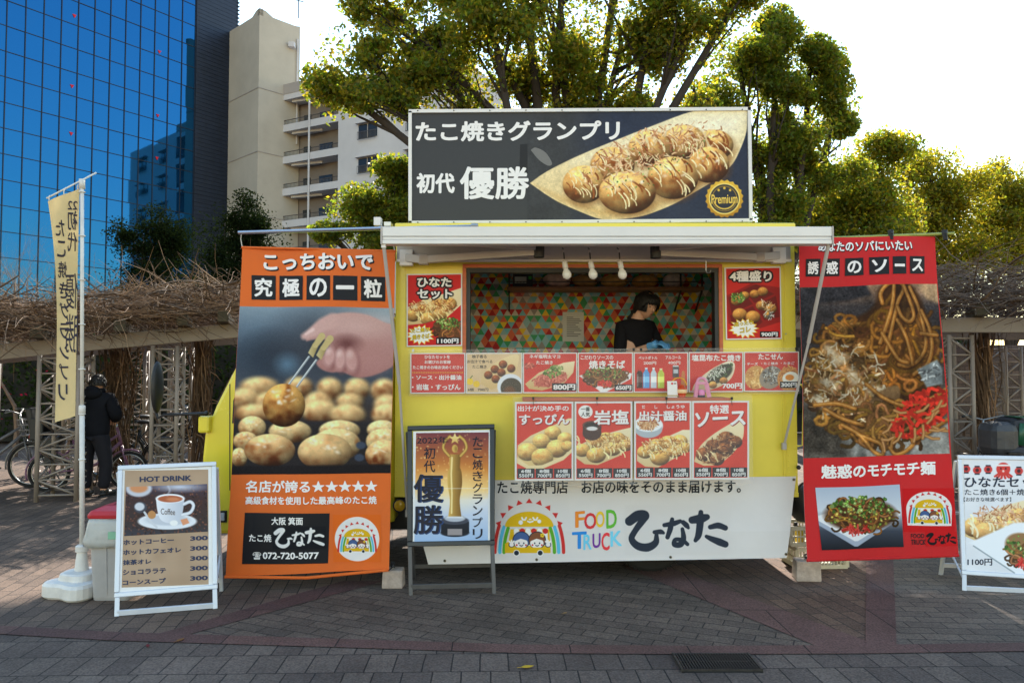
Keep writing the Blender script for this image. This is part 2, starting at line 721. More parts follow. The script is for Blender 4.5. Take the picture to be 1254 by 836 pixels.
    def flakes(self, cx, cy, rx, ry, n, cols, L, r, seed, rot=0.0):
        q = np.random.default_rng(seed)
        c0, s0 = math.cos(rot), math.sin(rot)
        for _ in range(n):
            t, k = q.uniform(0, 2 * math.pi), math.sqrt(q.uniform(0, 1))
            ex, ey = k * rx * math.cos(t), k * ry * math.sin(t)
            x, y = cx + ex * c0 - ey * s0, cy + ex * s0 + ey * c0
            a, l = q.uniform(0, math.pi), L * q.uniform(0.4, 1.3)
            c = np.array(cols[q.integers(len(cols))], float) + q.uniform(-20, 20)
            b = q.uniform(-0.5, 0.5) * l
            self.line([(x - l * math.cos(a), y - l * math.sin(a)), (x + b * math.sin(a) * 0.5, y - b * math.cos(a) * 0.5), (x + l * math.cos(a), y + l * math.sin(a))], r * q.uniform(0.6, 1.3), c, 0.9, soft=0.4)

    def noodles(self, cx, cy, rx, ry, n, r, seed, tone=(196, 138, 58), dark=(84, 44, 14), curl=1.0, rot=None):
        q = np.random.default_rng(seed)
        for k in range(n):
            t, e = q.uniform(0, 2 * math.pi), math.sqrt(q.uniform(0, 1))
            x, y = cx + e * rx * math.cos(t) * 0.85, cy + e * ry * math.sin(t) * 0.85
            a = q.uniform(0, 2 * math.pi) if rot is None else rot + q.normal(0, 0.5)
            da = q.normal(0, 0.25) * curl
            pts = []
            for i in range(12):
                pts.append((x, y))
                st = r * 2.2
                x, y = x + st * math.cos(a), y + st * math.sin(a) * 0.85
                a += da + q.normal(0, 0.18)
                if ((x - cx) / rx) ** 2 + ((y - cy) / ry) ** 2 > 1.0:
                    a += 0.9
            w = 0.45 + 0.55 * (k / n)
            c = np.array(tone, float) * q.uniform(0.55, 1.2) * w * np.array([1, q.uniform(.86, 1.06), q.uniform(.7, 1.2)])
            self.line(pts, r, np.clip(c, 0, 255), 1, soft=0.5, shade=(np.array(dark) * .4 + np.array(tone) * .45) * w)
            if r > 1.4:
                self.line([(px_ - r * 0.25, py_ - r * 0.35) for px_, py_ in pts[2:9]], r * 0.22, np.clip(c * 1.3 + 14, 0, 255), 0.3, soft=0.7)

    def greens(self, cx, cy, rx, ry, n, r, seed, cols=((98, 132, 52), (62, 96, 36), (150, 172, 96)), rot=0.0):
        q = np.random.default_rng(seed)
        c0, s0 = math.cos(rot), math.sin(rot)
        for _ in range(n):
            t, k = q.uniform(0, 2 * math.pi), math.sqrt(q.uniform(0, 1))
            ex, ey = k * rx * math.cos(t), k * ry * math.sin(t)
            x, y = cx + ex * c0 - ey * s0, cy + ex * s0 + ey * c0
            c = np.array(cols[q.integers(len(cols))], float) * q.uniform(0.75, 1.15)
            s = r * q.uniform(0.6, 1.2)
            self.ell(x, y, s, s * q.uniform(0.5, 1), c, q.uniform(0, 3), 0.95, 0.4)
            if s > 0.8 and q.uniform() < 0.5:
                self.ell(x, y, s * 0.45, s * 0.3, np.clip(c * 1.5 + 25, 0, 255), q.uniform(0, 3), 0.9, 0.4)

    def boat(self, pts, c1=(236, 214, 164), c2=(214, 180, 118)):
        self.poly(pts, c1, grad=(c2, 'y'))

    # ---- onto a sheet
    def emit(self, mb, pl, quad, m, lift=0.001, g=None):
        """dense grid over the photo quad TL,TR,BR,BL, coloured by the painting"""
        g = g or self.g
        q = np.array(quad, float)
        nu = max(2, int(np.hypot(*(q[1] - q[0])) * g))
        nv = max(2, int(np.hypot(*(q[3] - q[0])) * g))
        u, v = np.meshgrid(np.linspace(0, 1, nu + 1), np.linspace(0, 1, nv + 1))
        P = (q[0] * ((1 - u) * (1 - v))[..., None] + q[1] * (u * (1 - v))[..., None] + q[2] * (u * v)[..., None] + q[3] * ((1 - u) * v)[..., None])
        fx = np.clip((P[..., 0] - self.x0) * self.g, 0, self.w - 1.001)
        fy = np.clip((P[..., 1] - self.y0) * self.g, 0, self.h - 1.001)
        i, j = fx.astype(int), fy.astype(int)
        dx, dy = (fx - i)[..., None], (fy - j)[..., None]
        A = self.a
        C = (A[j, i] * (1 - dx) + A[j, i + 1] * dx) * (1 - dy) + (A[j + 1, i] * (1 - dx) + A[j + 1, i + 1] * dx) * dy
        C = np.clip(C, 4, 250) / 255.0
        C = np.where(C <= 0.04045, C / 12.92, ((C + 0.055) / 1.055) ** 2.4)
        V = pl.Wn(P[..., 0], P[..., 1], lift).reshape(-1, 3)
        a = (np.arange(nv)[:, None] * (nu + 1) + np.arange(nu)[None, :]).ravel()
        Q = np.stack([a, a + nu + 1, a + nu + 2, a + 1], -1)
        mb.mi(m)
        mb.chunks.append((V, Q, C.reshape(-1, 3), m))


def curve(pts, n=6):
    """Catmull-Rom through 2D control points"""
    P = [np.array(p, float) for p in pts]
    P = [2 * P[0] - P[1]] + P + [2 * P[-1] - P[-2]]
    out = []
    for i in range(1, len(P) - 2):
        for k in range(n):
            t = k / n
            a, b, c, d = P[i - 1], P[i], P[i + 1], P[i + 2]
            out.append(tuple(0.5 * (2 * b + (c - a) * t + (2 * a - 5 * b + 4 * c - d) * t * t + (3 * b - a - 3 * c + d) * t ** 3)))
    out.append(tuple(P[-2]))
    return out


# brush-written ひなた as strokes in a unit box (x 0..1, y 0..1 downwards), traced by eye
HINATA = [
    ([(0.02, 0.27), (0.10, 0.13), (0.17, 0.12), (0.16, 0.22), (0.08, 0.50), (0.04, 0.72), (0.10, 0.90), (0.20, 0.94), (0.28, 0.82), (0.29, 0.62)], [.050, .055, .055, .040, .032, .034, .042, .046, .036, .022]),
    ([(0.27, 0.55), (0.33, 0.54), (0.36, 0.57)], [.022, .028, .016]),
    ([(0.37, 0.37), (0.46, 0.33), (0.53, 0.27)], [.022, .030, .022]),
    ([(0.45, 0.22), (0.43, 0.45), (0.40, 0.68)], [.022, .030, .024]),
    ([(0.56, 0.30), (0.59, 0.37), (0.61, 0.44)], [.026, .030, .016]),
    ([(0.55, 0.47), (0.56, 0.70), (0.53, 0.86), (0.47, 0.86), (0.48, 0.74), (0.55, 0.76), (0.60, 0.86)], [.020, .030, .034, .030, .022, .024, .020]),
    ([(0.65, 0.24), (0.74, 0.20), (0.80, 0.16)], [.040, .050, .032]),
    ([(0.74, 0.04), (0.73, 0.30), (0.71, 0.62), (0.68, 0.76)], [.026, .040, .036, .022]),
    ([(0.83, 0.42), (0.91, 0.38), (0.98, 0.44)], [.026, .034, .030]),
    ([(0.79, 0.66), (0.84, 0.72), (0.92, 0.80), (0.98, 0.86)], [.020, .030, .040, .036]),
]


def brush(cv, box, col, k=1.0):
    w, h = box[2] - box[0], box[3] - box[1]
    for pts, rs in HINATA:
        C = curve(pts, 6)
        rr = np.interp(np.linspace(0, len(rs) - 1, len(C)), range(len(rs)), rs)
        cv.line([(box[0] + x * w, box[1] + y * h) for x, y in C], rr * w * k, col, soft=0.5)


def logo(cv, cx, cy, s, border=False, round_=False):
    """the shop's emblem: sleepy sun over a yellow van with two waving children and rainbow bars; s = half width"""
    def p(x, y):
        return (cx + x * s, cy + y * s)
    gold, red, green, blue, navy = (226, 180, 26), (206, 52, 48), (96, 168, 44), (92, 186, 218), (44, 50, 68)
    if border:
        if round_:
            cv.ell(cx, cy, s * 1.33, s * 1.33, (238, 234, 232))
        else:
            cv.poly([p(1.28 * math.cos(a), -0.05 - 1.02 * math.sin(a)) for a in np.linspace(-0.0, math.pi, 24)] + [p(-1.22, 0.9), p(1.22, 0.9)], (238, 234, 232))
    for i in range(9):
        a = math.pi * (0.08 + 0.84 * i / 8)
        x, y = 1.0 * math.cos(a), 0.02 - 0.94 * math.sin(a)
        ux, uy = math.cos(a), -math.sin(a)
        cv.poly([p(x + ux * .14, y + uy * .14), p(x - uy * .11 - ux * .02, y + ux * .11 - uy * .02), p(x + uy * .11 - ux * .02, y - ux * .11 - uy * .02)], red, soft=0.4)
    for sx in (-1, 1):
        for r, c in ((0.86, green), (1.0, blue), (1.16, red)):
            pts = [p(sx * (r * math.cos(t) - 0.02), 0.72 - 0.98 * r * math.sin(t)) for t in np.linspace(0.0, 1.02, 10)]
            pts = [(x, y) for x, y in pts]
            cv.line([(cx + sx * (r - 0.03 - 0.14 * (k / 9) ** 2) * s, cy + (0.72 - k / 9 * (0.80 + 0.25 * (r - 0.86))) * s) for k in range(10)], s * 0.055, c, soft=0.4)
    # sun
    sun_p = [p(0.80 * math.cos(a), -0.12 - 0.50 * math.sin(a)) for a in np.linspace(0, math.pi, 24)]
    cv.poly(sun_p, gold, soft=0.4)
    wh = (240, 236, 230)
    for ex in (-0.17, 0.20):
        cv.line([p(ex - .07, -.42), p(ex - .04, -.35), p(ex + .04, -.35), p(ex + .07, -.42)], s * .028, wh, soft=.4)
    cv.line([p(-.05, -.30), p(0.02, -.27), p(0.12, -.30)], s * .026, wh, soft=.4)
    cv.line([p(-.0, -.36), p(.03, -.38), p(.06, -.36)], s * .018, wh, soft=.4)
    cv.ell(*p(-.28, -.26), s * .075, s * .075, wh, soft=.4)
    cv.ell(*p(.33, -.30), s * .065, s * .065, wh, soft=.4)
    # van
    cv.poly([p(-.62, -.04), p(.66, -.04), p(.70, .74), p(-.80, .74), p(-.80, .44), p(-.68, .36)], gold, soft=.4)
    cv.poly([p(-.50, .06), p(.60, .06), p(.62, .50), p(-.52, .50)], wh, soft=.4)
    for i in range(6):
        cv.ell(*p(-.42 + i * .19, .02), s * .09, s * .09, red if i % 2 else wh, soft=.4)
    # children
    for x, hair, fl in ((-.26, (74, 100, 150), 0), (.26, (136, 84, 56), 1)):
        cv.ell(*p(x, .32), s * .29, s * .29, navy, soft=.4)
        cv.ell(*p(x, .32), s * .26, s * .26, hair, soft=.4)
        cv.ell(*p(x - .01, .42), s * .22, s * .17, (244, 236, 230), soft=.4)
        cv.poly([p(x - .24, .36), p(x - .02, .27), p(x + .22, .34), p(x + .2, .16), p(x - .2, .16)], hair, soft=.4)
        for d in (-.08, .08):
            cv.ell(*p(x + d, .42), s * .022, s * .03, navy, soft=.4)
            cv.ell(*p(x + d * 1.9, .48), s * .03, s * .03, red, soft=.4)
        cv.line([p(x - .05, .49), p(x, .515), p(x + .05, .49)], s * .015, navy, soft=.4)
        if fl:
            for k in range(5):
                cv.ell(cx + (x + .17 + .045 * math.cos(k * 1.257)) * s, cy + (.16 + .045 * math.sin(k * 1.257)) * s, s * .03, s * .03, (236, 200, 40), soft=.3)
    for x in (-.58, .62):
        cv.ell(*p(x, .47), s * .10, s * .09, navy, soft=.4)
        cv.ell(*p(x, .47), s * .075, s * .065, (244, 236, 230), soft=.4)
        for k in range(3):
            a = -2.3 + k * .7
            cv.line([p(x, .45), p(x + .12 * math.cos(a), .45 + .12 * math.sin(a))], s * .028, (244, 236, 230), soft=.3)
    cv.poly([p(-.80, .56), p(.70, .56), p(.70, .74), p(-.80, .74)], gold, soft=.4)
    for x in (-.42, .36):
        cv.ell(*p(x, .74), s * .105, s * .105, wh, soft=.4)
        cv.ell(*p(x, .74), s * .08, s * .08, (40, 46, 60), soft=.4)


def burst(cv, cx, cy, rx, ry, n=16, col=(245, 242, 235), edge=(240, 190, 30), seed=3):
    q = np.random.default_rng(seed)
    for c, k in ((edge, 1.12), (col, 1.0)):
        qq = np.random.default_rng(seed)
        pts = []
        for i in range(2 * n):
            a = math.pi * i / n
            r = (1.0 if i % 2 == 0 else 0.72) * k * qq.uniform(.9, 1.08)
            pts.append((cx + rx * r * math.cos(a), cy + ry * r * math.sin(a)))
        cv.poly(pts, c, soft=.4)


PAPER = print_mat('printed paper', rough=0.42, bump=0.06)
CLOTHP = print_mat('printed banner cloth', rough=0.7, trans=0.12, bump=0.08)
# ================================================================== THE SETTING
def paver_mat(name, c1, c2, joint, w, h, ang, off=0.5, squash=1.0):
    m = bpy.data.materials.new(name)
    m.use_nodes = True
    nt = m.node_tree
    b = nt.nodes['Principled BSDF']
    b.inputs['Specular IOR Level'].default_value = 0.22
    tc = nt.nodes.new('ShaderNodeTexCoord')
    mp = nt.nodes.new('ShaderNodeMapping')
    mp.inputs['Rotation'].default_value = (0, 0, R(ang))
    nt.links.new(tc.outputs['Object'], mp.inputs[0])
    nz0 = nt.nodes.new('ShaderNodeTexNoise')
    nz0.inputs['Scale'].default_value = 3.0
    add = nt.nodes.new('ShaderNodeVectorMath')
    add.operation = 'MULTIPLY_ADD'
    nt.links.new(mp.outputs[0], nz0.inputs['Vector'])
    nt.links.new(nz0.outputs['Color'], add.inputs[0])
    add.inputs[1].default_value = (0.012, 0.012, 0)
    nt.links.new(mp.outputs[0], add.inputs[2])
    br = nt.nodes.new('ShaderNodeTexBrick')
    br.offset = off
    br.inputs['Scale'].default_value = 1.0
    br.inputs['Brick Width'].default_value = w
    br.inputs['Row Height'].default_value = h
    br.inputs['Mortar Size'].default_value = 0.0045
    br.inputs['Mortar Smooth'].default_value = 0.3
    br.inputs['Bias'].default_value = 0.0
    br.inputs['Color1'].default_value = srgb(c1)
    br.inputs['Color2'].default_value = srgb(c2)
    br.inputs['Mortar'].default_value = srgb(joint)
    nt.links.new(add.outputs[0], br.inputs['Vector'])
    # grime: large soft blotches and fine speckle
    n1 = nt.nodes.new('ShaderNodeTexNoise')
    n1.inputs['Scale'].default_value = 0.9
    n1.inputs['Detail'].default_value = 8
    n1.inputs['Roughness'].default_value = 0.7
    nt.links.new(tc.outputs['Object'], n1.inputs['Vector'])
    n2 = nt.nodes.new('ShaderNodeTexNoise')
    n2.inputs['Scale'].default_value = 90
    n2.inputs['Detail'].default_value = 3
    nt.links.new(tc.outputs['Object'], n2.inputs['Vector'])
    r1 = nt.nodes.new('ShaderNodeMapRange')
    r1.inputs[1].default_value, r1.inputs[2].default_value = 0.3, 0.7
    r1.inputs[3].default_value, r1.inputs[4].default_value = 0.6, 1.3
    nt.links.new(n1.outputs['Fac'], r1.inputs[0])
    r2 = nt.nodes.new('ShaderNodeMapRange')
    r2.inputs[1].default_value, r2.inputs[2].default_value = 0.25, 0.75
    r2.inputs[3].default_value, r2.inputs[4].default_value = 0.55, 1.45
    nt.links.new(n2.outputs['Fac'], r2.inputs[0])
    mu = nt.nodes.new('ShaderNodeMath')
    mu.operation = 'MULTIPLY'
    nt.links.new(r1.outputs[0], mu.inputs[0])
    nt.links.new(r2.outputs[0], mu.inputs[1])
    sc = nt.nodes.new('ShaderNodeVectorMath')
    sc.operation = 'SCALE'
    nt.links.new(br.outputs['Color'], sc.inputs[0])
    nt.links.new(mu.outputs[0], sc.inputs['Scale'])
    nt.links.new(sc.outputs[0], b.inputs['Base Color'])
    rr = nt.nodes.new('ShaderNodeMapRange')
    rr.inputs[3].default_value, rr.inputs[4].default_value = 0.7, 0.95
    nt.links.new(n1.outputs['Fac'], rr.inputs[0])
    nt.links.new(rr.outputs[0], b.inputs['Roughness'])
    hh = nt.nodes.new('ShaderNodeMath')
    hh.operation = 'MULTIPLY_ADD'
    nt.links.new(br.outputs['Fac'], hh.inputs[0])
    hh.inputs[1].default_value = -1.0
    nt.links.new(n2.outputs['Fac'], hh.inputs[2])
    bp = nt.nodes.new('ShaderNodeBump')
    bp.inputs['Strength'].default_value = 0.6
    bp.inputs['Distance'].default_value = 0.006
    nt.links.new(hh.outputs[0], bp.inputs['Height'])
    nt.links.new(bp.outputs[0], b.inputs['Normal'])
    return m


P_BASE = paver_mat('grey brown pavers laid lengthways', (115, 95, 81), (92, 77, 68), (52, 46, 42), 0.21, 0.105, 82)
P_MID = paver_mat('grey pavers laid askew', (109, 94, 82), (92, 80, 71), (54, 48, 45), 0.21, 0.105, 24)
P_RIGHT = paver_mat('grey pavers laid across', (117, 102, 89), (99, 87, 77), (60, 54, 50), 0.22, 0.105, 4)
P_WARM = paver_mat('brown pavers laid lengthways', (112, 87, 71), (94, 73, 61), (58, 51, 46), 0.22, 0.105, 80)
P_FRONT = paver_mat('large front pavers', (109, 95, 85), (90, 78, 71), (48, 43, 41), 0.15, 0.25, -1.5, off=0.37)
P_BAND = paver_mat('mauve granite band stones', (108, 80, 72), (90, 66, 62), (48, 40, 38), 0.66, 5.0, 0)


def sheet(name, pts, m, z):
    mb = MB()
    mb.add([(p[0], p[1], z) for p in pts], [tuple(range(len(pts)))], m)
    o = mb.build(name, base=(0, 0, 0))
    return tag(o, kind='structure')


sheet('ground', [(-500, -60), (500, -60), (500, 900), (-500, 900)], P_BASE, 0.0)


def G(px, py):
    p = gnd(px, py)
    return (p.x, p.y)


BAND_T = [(-260, 748), (-120, 759), (0, 767), (140, 775), (420, 783.5), (640, 790.5), (860, 792), (1060, 791), (1254, 788), (1420, 783), (1560, 777)]
BAND_B = [(x, y + 10.5) for x, y in BAND_T]
front = [G(x, y - 2) for x, y in BAND_B]
sheet('front_pavement', front + [(8, -20), (-8, -20)], P_FRONT, 0.004)
sheet('kerb_band', [G(x, y) for x, y in BAND_T] + [G(x, y) for x, y in reversed(BAND_B)], P_BAND, 0.009)
LB = [(180, 781), (230, 778), (470, 712), (420, 712)]
RB = [(762, 694), (815, 694), (1075, 791), (1000, 792)]
VB = [(1061, 660), (1093, 660), (1098, 791), (1060, 791)]
mid = [G(215, 780), G(445, 712), (-1.05, 9.0), (1.0, 9.0), G(790, 694), G(1040, 791), G(860, 792), G(640, 791), G(420, 784)]
sheet('middle_pavement', mid, P_MID, 0.004)
tri = [G(800, 697), G(1066, 660), G(1070, 791), G(1055, 790)]
sheet('wedge_pavement', tri, P_WARM, 0.0035)
sheet('right_pavement', [G(1090, 640), (12, gnd(1090, 640).y), (12, 4.0), G(1420, 783), G(1254, 788), G(1096, 791)], P_RIGHT, 0.004)
sheet('left_paving_band', [G(*p) for p in LB], P_BAND, 0.0075)
sheet('right_paving_band', [G(*p) for p in RB], P_BAND, 0.0075)
sheet('cross_paving_band', [G(*p) for p in VB], P_BAND, 0.0082)

# ------------------------------------------------------------------ drain grate and fallen leaf
mb = MB()
IRON = mat('cast iron', srgb(70, 68, 66), rough=0.55, metal=0.7, noise=0.4, scale=40, bump=0.2)
DARK = mat('painted drain shade', (0.008, 0.008, 0.009), rough=0.9)
a, b_, c, d = gnd(826, 803), gnd(920, 803), gnd(931, 824), gnd(832, 824)
y0, y1, x0, x1 = c.y, a.y, 0.98, 1.42
x0, x1 = (a.x + d.x) / 2, (b_.x + c.x) / 2
mb.box(((x0 + x1) / 2, (y0 + y1) / 2, 0.006), (x1 - x0, y1 - y0, 0.006), DARK)  # near-black plate puts the shade of the hollow into colour
for sx in (x0 + .004, x1 - .004):
    mb.box((sx, (y0 + y1) / 2, 0.012), (0.012, y1 - y0, 0.02), IRON)
nb = 26
for i in range(nb):
    x = x0 + .012 + (x1 - x0 - .024) * (i + .5) / nb
    mb.box((x, (y0 + y1) / 2, 0.012), (0.0065, y1 - y0 - .004, 0.016), IRON)
for k in range(3):
    mb.box(((x0 + x1) / 2, y0 + .006 + (y1 - y0 - .012) * k / 2, 0.0125), (x1 - x0, 0.008, 0.013), IRON)
tag(mb.build('drain_grate', base=((x0 + x1) / 2, (y0 + y1) / 2, 0)), 'slotted dark iron drain grate set in the front paving', 'drain grate')


def fallen_leaf(px, py, s, rz, label, rgb):
    p = gnd(px, py, 0.012)
    mb = MB()
    m = flat(rgb, 0.7)
    rot = Matrix.Rotation(rz, 3, 'Z')
    prof = [(-1, 0), (-.6, .32), (-.1, .46), (.4, .34), (1, 0), (.4, -.34), (-.1, -.46), (-.6, -.32)]
    top = [p + rot @ Vector((x * s, y * s, .25 * s * abs(y) + .1 * s * x * x)) for x, y in prof]
    mb.add(top + [q - Vector((0, 0, .0015)) for q in top], [tuple(range(8)), tuple(range(15, 7, -1))] + [(i, (i + 1) % 8, (i + 1) % 8 + 8, i + 8) for i in range(8)], m)
    mb.tube([p + rot @ Vector((-s, 0, .1 * s)), p + rot @ Vector((-1.6 * s, .1 * s, 0.02 * s))], .0012, m, 5)
    tag(mb.build('fallen_leaf', base=p - Vector((0, 0, .012))), label, 'leaf', 'leaves fallen on the paving')


fallen_leaf(646, 816, .035, .3, 'yellow fallen leaf on the front paving left of the drain grate', (196, 160, 50))
fallen_leaf(221, 783, .03, 1.2, 'small brown fallen leaf on the mauve band near the drinks board', (120, 84, 50))
fallen_leaf(181, 790, .022, 2.1, 'tiny dark red fallen leaf on the front paving', (110, 40, 44))
fallen_leaf(692, 750, .02, .8, 'small pale brown leaf in the middle of the skewed paving', (150, 118, 78))

# ------------------------------------------------------------------ glass office tower
GLASS = mat('blue mirror glass', (0.012, 0.118, 0.30), rough=0.03, metal=0.92, spec=0.8)
MULL = mat('dark mullion', srgb(26, 34, 48), rough=0.4, metal=0.3, noise=0.2, scale=3)
LOUV = mat('dark blue louvre', srgb(34, 44, 62), rough=0.45, metal=0.4, noise=0.25, scale=2)
REDM = flat((206, 40, 48), 0.5)
TA = Vector((-42.8, 44.7, 0))
TB = Vector((-28.0, 66.0, 0))
tdir = (TB - TA).normalized()
tnor = Vector((tdir.y, -tdir.x, 0))
TH = 46.0
tower = thing('glass_tower', 'tall office tower with mirrored blue glass curtain wall and a dark louvred corner', 'building', TA)
q = np.random.default_rng(5)
span = (TB - TA).length
ncol = int(round(span / 1.22))
pw, phh = span / ncol, 1.86
mb = MB()
for i in range(ncol):
    for j in range(int(TH / phh)):
        t0, t1 = i * pw, (i + 1) * pw
        z0, z1 = 0.4 + j * phh, 0.4 + (j + 1) * phh
        e = q.normal(0, 0.0035, 3)
        P = []
        for (t, z) in ((t0, z0), (t1, z0), (t1, z1), (t0, z1)):
            o = (t - t0 - pw / 2) * e[0] + (z - z0 - phh / 2) * e[1]
            P.append(TA + tdir * t + tnor * o + Vector((0, 0, z)))
        mb.add(P, [(0, 1, 2, 3)], GLASS)
mb.build('curtain_wall', tower)
mb = MB()
for i in range(ncol + 1):
    p = TA + tdir * (i * pw)
    mb.bar(p + Vector((0, 0, .3)), p + Vector((0, 0, TH)), 0.055, 0.14, MULL, up=tnor)
for j in range(int(TH / phh) + 1):
    z = 0.4 + j * phh
    mb.bar(TA + tnor * .012 + Vector((0, 0, z)), TB + tnor * .012 + Vector((0, 0, z)), 0.05, 0.05, MULL)
mb.build('mullion_grid', tower)
for (px, py) in ((91, 20), (195, 64), (88, 106), (193, 142), (87, 164), (192, 194)):
    d = ray(px, py)
    t = (TA - Vector((0, 0, CAM_Z))).dot(tnor) / d.dot(tnor)
    p = Vector((0, 0, CAM_Z)) + d * t + tnor * .03
    mb = MB()
    mb.prism([p + tdir * -.15 + Vector((0, 0, .12)), p + tdir * .15 + Vector((0, 0, .12)), p + Vector((0, 0, -.16))], tnor * .01, REDM)
    mb.build('access_mark', tower)
mb = MB()
mb.prism([TA + tdir * .0 - tnor * .3, TB - tnor * .3, TB - tnor * 16, TA - tnor * 16], (0, 0, TH), MULL)
mb.build('tower_body', tower)
# louvred corner
LA, LB_ = TB + tdir * .05, Vector((-25.6, 69.5, 0))
ld = (LB_ - LA).normalized()
ln = Vector((ld.y, -ld.x, 0))
lw = (LB_ - LA).length
mb = MB()
z = 0.4
while z < TH:
    mb.bar(LA + Vector((0, 0, z)) + ln * .05, LB_ + Vector((0, 0, z)) + ln * .05, 0.16, 0.34, LOUV)
    z += 0.36
for i in range(8):
    p = LA + ld * (lw * i / 7)
    mb.bar(p, p + Vector((0, 0, TH)), 0.08, 0.1, LOUV, up=ln)
z = 0.2
while z < TH:     # fin ends standing out at the corner
    mb.bar(LB_ + Vector((0, 0, z)) + ln * .25, LB_ + Vector((0, 0, z)) - ln * 1.5, 0.22, .06, LOUV)
    z += 0.36
mb.build('louvre_screen', tower)
mb = MB()
opens = [(20, 44), (74, 126), (154, 186)]
def lz(py):
    return CAM_Z + (455 - py) / FPX * 67.5
zs = [0.0]
for a_, b2 in reversed(opens):
    zs += [lz(b2), lz(a_)]
zs.append(TH)
mb.prism([LA + ld * .9 - ln * .5, LB_ - ln * .5, LB_ - ln * 1.2, LA + ld * .9 - ln * 1.2], (0, 0, 0.01), MULL)
for k in range(0, len(zs), 2):
    mb.prism([p + Vector((0, 0, zs[k])) for p in (LA - ln * .5, LB_ - ln * .5, LB_ - ln * 1.0, LA - ln * 1.0)], (0, 0, zs[k + 1] - zs[k]), MULL)
mb.prism([p + Vector((0, 0, .02)) for p in (LA + ld * 1.15 - ln * .52, LB_ - ln * .52, LB_ - ln * .98, LA + ld * 1.15 - ln * .98)], (0, 0, TH - .04), MULL)
mb.build('stair_core', tower)

# ------------------------------------------------------------------ apartment block
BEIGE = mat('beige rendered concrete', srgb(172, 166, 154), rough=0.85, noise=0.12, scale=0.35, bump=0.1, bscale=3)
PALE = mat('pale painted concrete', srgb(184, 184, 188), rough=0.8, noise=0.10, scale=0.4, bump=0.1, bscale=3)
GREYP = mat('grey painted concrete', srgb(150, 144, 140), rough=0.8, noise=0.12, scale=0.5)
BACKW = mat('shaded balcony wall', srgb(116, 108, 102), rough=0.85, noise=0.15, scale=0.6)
WINDK = mat('dark window glass', (0.02, 0.025, 0.03), rough=0.08, spec=0.6)
RAIL = mat('dark balcony railing', srgb(70, 66, 66), rough=0.5, metal=0.3)
C0 = Vector((-22, 65, 0))
u1 = Vector((.68, .73, 0)).normalized()
u0 = Vector((-.73, .68, 0)).normalized()
apt = thing('apartment_block', 'beige and white concrete apartment block with a blank stair tower and open balconies', 'building', C0)
SH = 33.8
ec = C0 + u1 * 4.4
mb = MB()
foot = [C0, C0 + u1 * 4.0, C0 + u1 * 4.0 + u0 * 7, C0 + u0 * 7]
mb.prism(foot, (0, 0, SH - 1.2), BEIGE)
# flared parapet with a sloped shoulder at each corner
top = Vector((0, 0, SH - 1.2))
for (p, qd, L) in ((C0, u1, 4.0), (C0, u0, 7.0)):
    nn = -u0 if qd is u1 else -u1
    pr = [p + top, p + qd * L + top, p + qd * L + top + Vector((0, 0, .3)), p + qd * (L - .5) + top + Vector((0, 0, .2)), p + qd * 1.3 + top + Vector((0, 0, .2)), p + qd * .6 + top + Vector((0, 0, .55)), p + top + Vector((0, 0, .6))]
    mb.prism(pr, -nn * .35, BEIGE)
for zz in (9.2, 15.0, 20.6, 26.2):
    mb.bar(C0 - u0 * .012 - u1 * .012 + Vector((0, 0, zz)), C0 - u0 * .012 + u1 * 4.0 + Vector((0, 0, zz)), .05, .07, GREYP)
    mb.bar(C0 - u1 * .012 + Vector((0, 0, zz)), C0 - u1 * .012 + u0 * 7 + Vector((0, 0, zz)), .05, .07, GREYP)
mb.build('stair_tower', apt)
mb = MB()
mb.tube([C0 + u1 * 3.7 - u0 * .1 + Vector((0, 0, 22)), C0 + u1 * 3.7 - u0 * .1 + Vector((0, 0, SH - 2.2))], .09, PALE, 8)
mb.box(C0 + u1 * 3.0 - u0 * .3 + Vector((0, 0, SH - 3.0)), (.5, .5, .45), PALE)
mb.build('rain_pipe', apt)
mb = MB()
mb.tube([C0 + u1 * 3.8 + Vector((0, 0, SH - .2)), C0 + u1 * 3.8 + Vector((0, 0, SH + 2.2))], .05, RAIL, 6)
mb.tube([C0 + u1 * 3.5 + Vector((0, 0, SH + 1.4)), C0 + u1 * 4.3 + Vector((0, 0, SH + 1.5))], .04, RAIL, 6)
mb.lathe(C0 + u1 * 3.8 + Vector((0, 0, SH + 1.7)), [(.02, -.25), (.2, 0), (.02, .3)], RAIL, 10)
mb.build('antenna', apt)
BO = Vector((-20.4, 66.8, 0))
bd = Vector((.885, -.466, 0)).normalized()
bn = Vector((-.466, -.885, 0)).normalized()
FL, NF = 2.86, 9
BH = FL * NF + 1.35
BW, SOL = 6.35, 18.0           # open balcony part, then solid part
mb = MB()
# back wall of the balconies, the solid wing, slabs
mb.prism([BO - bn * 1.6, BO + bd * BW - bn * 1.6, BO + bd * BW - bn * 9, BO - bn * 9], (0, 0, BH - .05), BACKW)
mb.prism([BO + bd * BW, BO + bd * SOL, BO + bd * SOL - bn * 9, BO + bd * BW - bn * 9], (0, 0, BH - .8), PALE)
for k in range(NF + 1):
    zz = k * FL
    mb.prism([p + Vector((0, 0, zz - .05)) for p in (BO + bn * .02, BO + bd * BW + bn * .02, BO + bd * BW - bn * 1.58, BO - bn * 1.58)], (0, 0, .62 if k < NF else .5), PALE)
    mb.bar(BO + bd * (BW * .12) - bn * .4 + Vector((0, 0, zz - .14)), BO + bd * (BW * .6) - bn * .9 + Vector((0, 0, zz - .14)), .2, .2, PALE)
mb.prism([p + Vector((0, 0, NF * FL + .45)) for p in (BO + bn * .06, BO + bd * BW + bn * .06, BO + bd * BW - bn * 9, BO - bn * 9)], (0, 0, .9), GREYP)
mb.build('facade', apt)
